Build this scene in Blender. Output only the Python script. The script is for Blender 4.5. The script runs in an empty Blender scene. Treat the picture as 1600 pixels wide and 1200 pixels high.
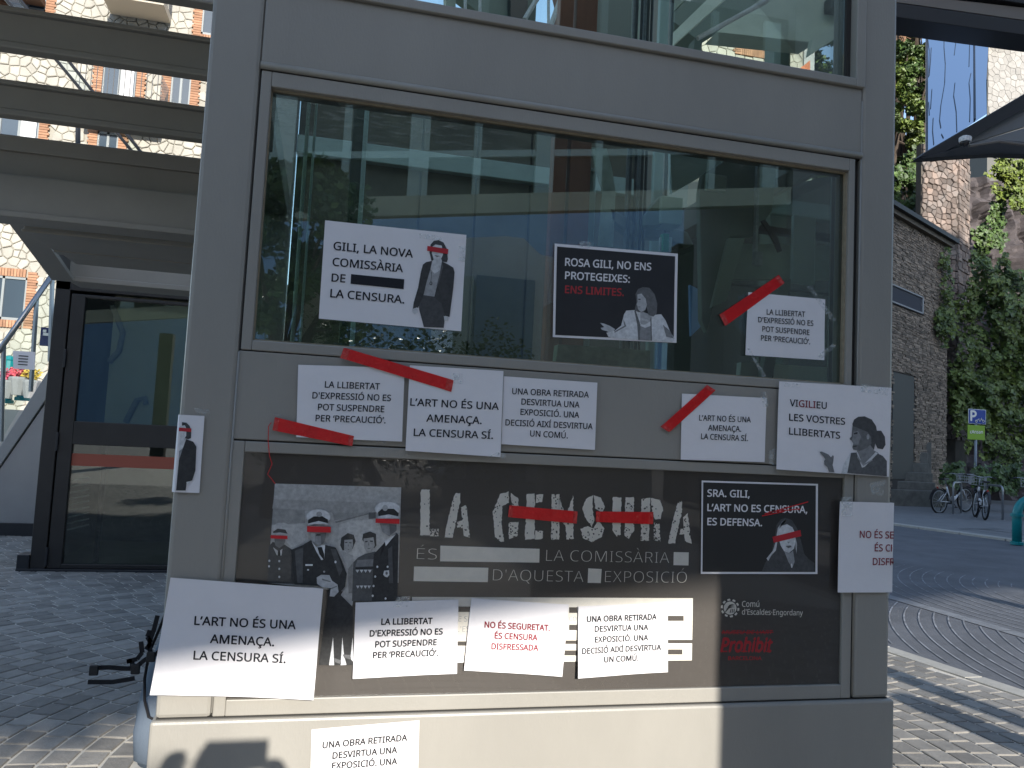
import bpy, bmesh, math, random, json
from mathutils import Vector, Matrix, noise
random.seed(11)
scene = bpy.context.scene
COL = scene.collection

# ---------------------------------------------------------------- camera
EYE = 1.45
YAW, PITCH, ROLL = math.radians(-13.2566), math.radians(4.306), math.radians(2.8499)
FPX = 1230.0
fwd = Vector((-math.sin(YAW) * math.cos(PITCH), math.cos(YAW) * math.cos(PITCH), math.sin(PITCH)))
rgt0 = Vector((math.cos(YAW), math.sin(YAW), 0))
up0 = rgt0.cross(fwd)
RGT = math.cos(ROLL) * rgt0 + math.sin(ROLL) * up0
UPV = -math.sin(ROLL) * rgt0 + math.cos(ROLL) * up0
camd = bpy.data.cameras.new('camera')
camd.sensor_width = 36.0
camd.lens = FPX / 1600 * 36
camd.clip_start = 0.02
camd.clip_end = 3000
cam = bpy.data.objects.new('camera', camd)
COL.objects.link(cam)
M = Matrix((RGT, UPV, -fwd)).transposed().to_4x4()
M.translation = Vector((0, 0, EYE))
cam.matrix_world = M
scene.camera = cam

def ray(px, py):
    return RGT * ((px - 800) / FPX) + UPV * ((600 - py) / FPX) + fwd
def at(px, py, Y):
    "point of the vertical plane y = Y seen at a photograph pixel"
    d = ray(px, py); return Vector((0, 0, EYE)) + d * (Y / d.y)
def gp(px, py, z=0.0):
    "point of the level ground seen at a photograph pixel"
    d = ray(px, py); t = (z - EYE) / d.z
    return Vector((0, 0, EYE)) + d * t

# ---------------------------------------------------------------- light
SUNDIR = Vector((-0.0833, 0.9348, -0.3454)).normalized()      # way the light travels
world = bpy.data.worlds.new('World'); scene.world = world
world.use_nodes = True
wn = world.node_tree; wn.nodes.clear()
sky = wn.nodes.new('ShaderNodeTexSky'); sky.sky_type = 'NISHITA'; sky.sun_disc = False
sky.sun_elevation = math.asin(-SUNDIR.z)
sky.sun_rotation = math.atan2(-SUNDIR.x, -SUNDIR.y)
sky.altitude = 1050; sky.air_density = 1.0; sky.dust_density = 1.6; sky.ozone_density = 0.7
bg = wn.nodes.new('ShaderNodeBackground'); bg.inputs['Strength'].default_value = 0.15
wo = wn.nodes.new('ShaderNodeOutputWorld')
wn.links.new(sky.outputs[0], bg.inputs['Color']); wn.links.new(bg.outputs[0], wo.inputs['Surface'])
sund = bpy.data.lights.new('sun', 'SUN'); sund.energy = 3.1; sund.angle = math.radians(0.53)
sund.color = (1.0, 0.96, 0.89)
sun = bpy.data.objects.new('sun', sund); COL.objects.link(sun)
sun.rotation_euler = SUNDIR.to_track_quat('-Z', 'Y').to_euler()
sun.location = (3, -20, 20)
scene.view_settings.view_transform = 'Standard'
scene.view_settings.look = 'None'
scene.view_settings.gamma = 1
scene.view_settings.use_curve_mapping = False
scene.view_settings.exposure = 1.25
scene.cycles.max_bounces = 8
scene.cycles.transparent_max_bounces = 16
scene.cycles.caustics_reflective = False
scene.cycles.caustics_refractive = False

# ---------------------------------------------------------------- materials
MATS = {}
def mat(name, col, rough=0.6, metal=0.0, var=0.0, vscale=6.0, bump=0.0, bscale=60.0, col2=None, spec=0.5, streak=None):
    if name in MATS: return MATS[name]
    m = bpy.data.materials.new(name); m.use_nodes = True
    nt = m.node_tree; b = nt.nodes['Principled BSDF']
    b.inputs['Roughness'].default_value = rough; b.inputs['Metallic'].default_value = metal
    b.inputs['Specular IOR Level'].default_value = spec
    c = (*col, 1)
    b.inputs['Base Color'].default_value = c
    if var > 0 or col2 or bump > 0:
        geo = nt.nodes.new('ShaderNodeNewGeometry')
        mp = nt.nodes.new('ShaderNodeMapping')
        if streak: mp.inputs['Scale'].default_value = streak
        nt.links.new(geo.outputs['Position'], mp.inputs['Vector'])
    if var > 0 or col2:
        n = nt.nodes.new('ShaderNodeTexNoise'); n.inputs['Scale'].default_value = vscale
        n.inputs['Detail'].default_value = 6; n.inputs['Roughness'].default_value = 0.65
        nt.links.new(mp.outputs[0], n.inputs['Vector'])
        r = nt.nodes.new('ShaderNodeMapRange'); r.inputs[1].default_value = 0.3; r.inputs[2].default_value = 0.7
        nt.links.new(n.outputs['Fac'], r.inputs[0])
        mx = nt.nodes.new('ShaderNodeMix'); mx.data_type = 'RGBA'
        if col2: a, d = c, (*col2, 1)
        else:
            a = tuple(x * (1 - var) for x in col) + (1,); d = tuple(min(1, x * (1 + var)) for x in col) + (1,)
        mx.inputs[6].default_value = a; mx.inputs[7].default_value = d
        nt.links.new(r.outputs[0], mx.inputs[0]); nt.links.new(mx.outputs[2], b.inputs['Base Color'])
    if bump > 0:
        n2 = nt.nodes.new('ShaderNodeTexNoise'); n2.inputs['Scale'].default_value = bscale; n2.inputs['Detail'].default_value = 5
        nt.links.new(mp.outputs[0], n2.inputs['Vector'])
        bp = nt.nodes.new('ShaderNodeBump'); bp.inputs['Strength'].default_value = bump; bp.inputs['Distance'].default_value = 0.01
        nt.links.new(n2.outputs['Fac'], bp.inputs['Height']); nt.links.new(bp.outputs[0], b.inputs['Normal'])
    MATS[name] = m
    return m

def random_tint(m, lo, hi):
    "colour differs from piece to piece (object random) on top of the noise"
    nt = m.node_tree; b = nt.nodes['Principled BSDF']
    src = b.inputs['Base Color'].links[0].from_socket if b.inputs['Base Color'].links else None
    oi = nt.nodes.new('ShaderNodeObjectInfo')
    geo = nt.nodes.new('ShaderNodeNewGeometry')
    ad = nt.nodes.new('ShaderNodeMath'); ad.operation = 'ADD'
    nt.links.new(oi.outputs['Random'], ad.inputs[0]); nt.links.new(geo.outputs['Random Per Island'], ad.inputs[1])
    fr = nt.nodes.new('ShaderNodeMath'); fr.operation = 'FRACT'; nt.links.new(ad.outputs[0], fr.inputs[0])
    mr = nt.nodes.new('ShaderNodeMapRange'); mr.inputs[3].default_value = lo; mr.inputs[4].default_value = hi
    nt.links.new(fr.outputs[0], mr.inputs[0])
    hs = nt.nodes.new('ShaderNodeHueSaturation')
    nt.links.new(mr.outputs[0], hs.inputs['Value'])
    if src: nt.links.new(src, hs.inputs['Color'])
    else: hs.inputs['Color'].default_value = b.inputs['Base Color'].default_value
    nt.links.new(hs.outputs[0], b.inputs['Base Color'])
    return m

def glass_mat(name, tint, refl=0.05, rough=0.0, gain=1.0, grime=0.0, gscale=(3, 3, 30)):
    m = bpy.data.materials.new(name); m.use_nodes = True
    nt = m.node_tree; nt.nodes.clear()
    o = nt.nodes.new('ShaderNodeOutputMaterial')
    t = nt.nodes.new('ShaderNodeBsdfTransparent'); t.inputs[0].default_value = (*tint, 1)
    g = nt.nodes.new('ShaderNodeBsdfGlossy'); g.inputs['Roughness'].default_value = rough
    f = nt.nodes.new('ShaderNodeFresnel'); f.inputs[0].default_value = 1.52
    ma = nt.nodes.new('ShaderNodeMath'); ma.operation = 'MULTIPLY_ADD'; ma.inputs[1].default_value = gain; ma.inputs[2].default_value = refl
    ma.use_clamp = True
    nt.links.new(f.outputs[0], ma.inputs[0])
    mx = nt.nodes.new('ShaderNodeMixShader')
    nt.links.new(ma.outputs[0], mx.inputs[0]); nt.links.new(t.outputs[0], mx.inputs[1]); nt.links.new(g.outputs[0], mx.inputs[2])
    last = mx
    if grime > 0:
        geo = nt.nodes.new('ShaderNodeNewGeometry')
        mp = nt.nodes.new('ShaderNodeMapping'); mp.inputs['Scale'].default_value = gscale
        nt.links.new(geo.outputs['Position'], mp.inputs['Vector'])
        n = nt.nodes.new('ShaderNodeTexNoise'); n.inputs['Scale'].default_value = 6; n.inputs['Detail'].default_value = 8; n.inputs['Roughness'].default_value = 0.75
        nt.links.new(mp.outputs[0], n.inputs['Vector'])
        r = nt.nodes.new('ShaderNodeMapRange'); r.inputs[1].default_value = 0.5; r.inputs[2].default_value = 0.75; r.inputs[4].default_value = grime
        nt.links.new(n.outputs['Fac'], r.inputs[0])
        # smeared most along the top of the pane
        sx = nt.nodes.new('ShaderNodeSeparateXYZ'); nt.links.new(geo.outputs['Position'], sx.inputs[0])
        zz = nt.nodes.new('ShaderNodeMapRange'); zz.inputs[1].default_value = 2.26; zz.inputs[2].default_value = 2.42; zz.inputs[3].default_value = 0.08
        nt.links.new(sx.outputs[2], zz.inputs[0])
        xx = nt.nodes.new('ShaderNodeMapRange'); xx.inputs[1].default_value = 0.35; xx.inputs[2].default_value = 0.6; xx.inputs[3].default_value = 1; xx.inputs[4].default_value = 0.2
        nt.links.new(sx.outputs[0], xx.inputs[0])
        mu = nt.nodes.new('ShaderNodeMath'); mu.operation = 'MULTIPLY'; nt.links.new(zz.outputs[0], mu.inputs[0]); nt.links.new(xx.outputs[0], mu.inputs[1])
        mu2 = nt.nodes.new('ShaderNodeMath'); mu2.operation = 'MULTIPLY'; nt.links.new(mu.outputs[0], mu2.inputs[0]); nt.links.new(r.outputs[0], mu2.inputs[1])
        d = nt.nodes.new('ShaderNodeBsdfDiffuse'); d.inputs[0].default_value = (.6, .65, .6, 1)
        m2 = nt.nodes.new('ShaderNodeMixShader'); nt.links.new(mu2.outputs[0], m2.inputs[0]); nt.links.new(mx.outputs[0], m2.inputs[1]); nt.links.new(d.outputs[0], m2.inputs[2])
        last = m2
    nt.links.new(last.outputs[0], o.inputs['Surface'])
    MATS[name] = m
    return m

PAINT = mat('tower_paint', (.312, .292, .256), .42, var=.075, vscale=2.2, bump=.08, bscale=180, streak=(1, 1, .35))
PAINT2 = mat('stair_paint', (.36, .33, .28), .5, var=.07, vscale=3, bump=.04, bscale=150)
SEAL = mat('joint_shadow_gap', (.03, .028, .025), .8)
SEALY = mat('old_sealant', (.30, .25, .17), .7, var=.2, vscale=30)
PAPER = mat('paper_white', (.82, .785, .785), .8, var=.02, vscale=8, spec=.25, bump=.55, bscale=7)
INK = mat('black_ink', (.022, .023, .028), .75, spec=.2)
INKR = mat('dark_red_ink', (.25, .028, .042), .75, spec=.2)
BLKPAPER = mat('black_print', (.022, .022, .025), .42, var=.25, vscale=5, bump=.05, bscale=12)
REDTAPE = mat('red_tape', (.66, .008, .010), .3, var=.10, vscale=30, bump=.5, bscale=45)
TAPEEND = mat('red_tape_end', (.62, .07, .06), .15, col2=(.55, .01, .01), vscale=90, bump=.7, bscale=70)  # lighter red paints a sheen on the tape ends
WHITEINK = mat('white_print', (.88, .83, .75), .6, var=.05, vscale=30)
POSTER = mat('charcoal_poster', (.070, .060, .053), .5, var=.04, vscale=4)
DKMETAL = mat('dark_bronze_metal', (.022, .020, .019), .35, var=.2, vscale=5, bump=.03)
BLKMETAL = mat('black_metal', (.016, .017, .020), .4)
def grey(v):
    return mat('print_grey_%02d' % round(v * 100), (v, v, v * 1.0), .7, spec=.2, var=.22, vscale=75)

# ---------------------------------------------------------------- mesh helpers
def tag(o, label=None, cat=None, group=None, kind=None):
    if label: o['label'] = label
    if cat: o['category'] = cat
    if group: o['group'] = group
    if kind: o['kind'] = kind
    return o
def empty(name, loc=(0, 0, 0), rz=0, label=None, cat=None, group=None, kind=None):
    o = bpy.data.objects.new(name, None); COL.objects.link(o)
    o.location = loc; o.rotation_euler = (0, 0, rz); o.empty_display_size = .1
    return tag(o, label, cat, group, kind)

class MB:
    def __init__(s): s.v = []; s.f = []
    def face(s, pts):
        n = len(s.v); s.v += [tuple(p) for p in pts]; s.f.append(tuple(range(n, n + len(pts)))); return s
    def hexa(s, p):   # 8 points: bottom 4 ccw, top 4 ccw
        n = len(s.v); s.v += [tuple(q) for q in p]
        for f in ((0, 3, 2, 1), (4, 5, 6, 7), (0, 1, 5, 4), (1, 2, 6, 5), (2, 3, 7, 6), (3, 0, 4, 7)):
            s.f.append(tuple(n + i for i in f))
        return s
    def box(s, x0, x1, y0, y1, z0, z1):
        return s.hexa([(x0, y0, z0), (x1, y0, z0), (x1, y1, z0), (x0, y1, z0), (x0, y0, z1), (x1, y0, z1), (x1, y1, z1), (x0, y1, z1)])
    def prism(s, pts, off):
        "pts: closed outline, swept by vector off"
        pts = [Vector(p) for p in pts]; off = Vector(off); n = len(pts); k = len(s.v)
        s.v += [tuple(p) for p in pts] + [tuple(p + off) for p in pts]
        s.f.append(tuple(range(k + n - 1, k - 1, -1))); s.f.append(tuple(range(k + n, k + 2 * n)))
        for i in range(n):
            j = (i + 1) % n; s.f.append((k + i, k + j, k + n + j, k + n + i))
        return s
    def tube(s, pts, r, n=8, cap=True):
        pts = [Vector(p) for p in pts]; rs = r if isinstance(r, (list, tuple)) else [r] * len(pts)
        k = len(s.v); prev = None
        for i, p in enumerate(pts):
            a = pts[max(0, i - 1)]; b = pts[min(len(pts) - 1, i + 1)]
            t = (b - a).normalized()
            if prev is None: u = t.orthogonal().normalized()
            else:
                u = prev - t * prev.dot(t); u = u.normalized() if u.length > 1e-6 else t.orthogonal().normalized()
            prev = u; w = t.cross(u)
            for j in range(n):
                an = 2 * math.pi * j / n; s.v.append(tuple(p + (u * math.cos(an) + w * math.sin(an)) * rs[i]))
        for i in range(len(pts) - 1):
            for j in range(n):
                a = k + i * n + j; b = k + i * n + (j + 1) % n
                s.f.append((a, b, b + n, a + n))
        if cap:
            s.f.append(tuple(k + j for j in range(n - 1, -1, -1))); e = k + (len(pts) - 1) * n
            s.f.append(tuple(e + j for j in range(n)))
        return s
    def torus(s, c, ax1, ax2, R, r, n=24, m=6):
        c = Vector(c); a1 = Vector(ax1).normalized(); a2 = Vector(ax2).normalized(); nrm = a1.cross(a2); k = len(s.v)
        for i in range(n):
            t = 2 * math.pi * i / n; d = a1 * math.cos(t) + a2 * math.sin(t)
            for j in range(m):
                u = 2 * math.pi * j / m; s.v.append(tuple(c + d * (R + r * math.cos(u)) + nrm * (r * math.sin(u))))
        for i in range(n):
            for j in range(m):
                s.f.append((k + i * m + j, k + ((i + 1) % n) * m + j, k + ((i + 1) % n) * m + (j + 1) % m, k + i * m + (j + 1) % m))
        return s
    def lathe(s, c, prof, n=16, sx=1, sy=1):
        k = len(s.v)
        for (r, z) in prof:
            for j in range(n):
                a = 2 * math.pi * j / n; s.v.append((c[0] + r * math.cos(a) * sx, c[1] + r * math.sin(a) * sy, c[2] + z))
        for i in range(len(prof) - 1):
            for j in range(n):
                a = k + i * n + j; b = k + i * n + (j + 1) % n; s.f.append((a, b, b + n, a + n))
        s.f.append(tuple(k + j for j in range(n - 1, -1, -1))); e = k + (len(prof) - 1) * n; s.f.append(tuple(e + j for j in range(n)))
        return s
    def mesh(s, name, m, shift=None):
        me = bpy.data.meshes.new(name)
        v = s.v if shift is None else [(a - shift[0], b - shift[1], c - shift[2]) for a, b, c in s.v]
        me.from_pydata(v, [], s.f); me.update()
        if m: me.materials.append(m)
        return me
    def build(s, name, m, parent=None, smooth=False, bevel=0, seg=2, local=False, **kw):
        shift = None
        if parent is not None and not local:
            p = Vector(parent.location)
            q = parent.parent
            while q is not None: p = p + Vector(q.location); q = q.parent
            shift = p
        me = s.mesh(name, m, shift)
        o = bpy.data.objects.new(name, me); COL.objects.link(o)
        if parent is not None: o.parent = parent
        if smooth:
            for p in me.polygons: p.use_smooth = True
        if bevel:
            b = o.modifiers.new('bevel', 'BEVEL'); b.width = bevel; b.segments = seg; b.limit_method = 'ANGLE'; b.angle_limit = math.radians(40)
        return tag(o, **kw)

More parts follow.
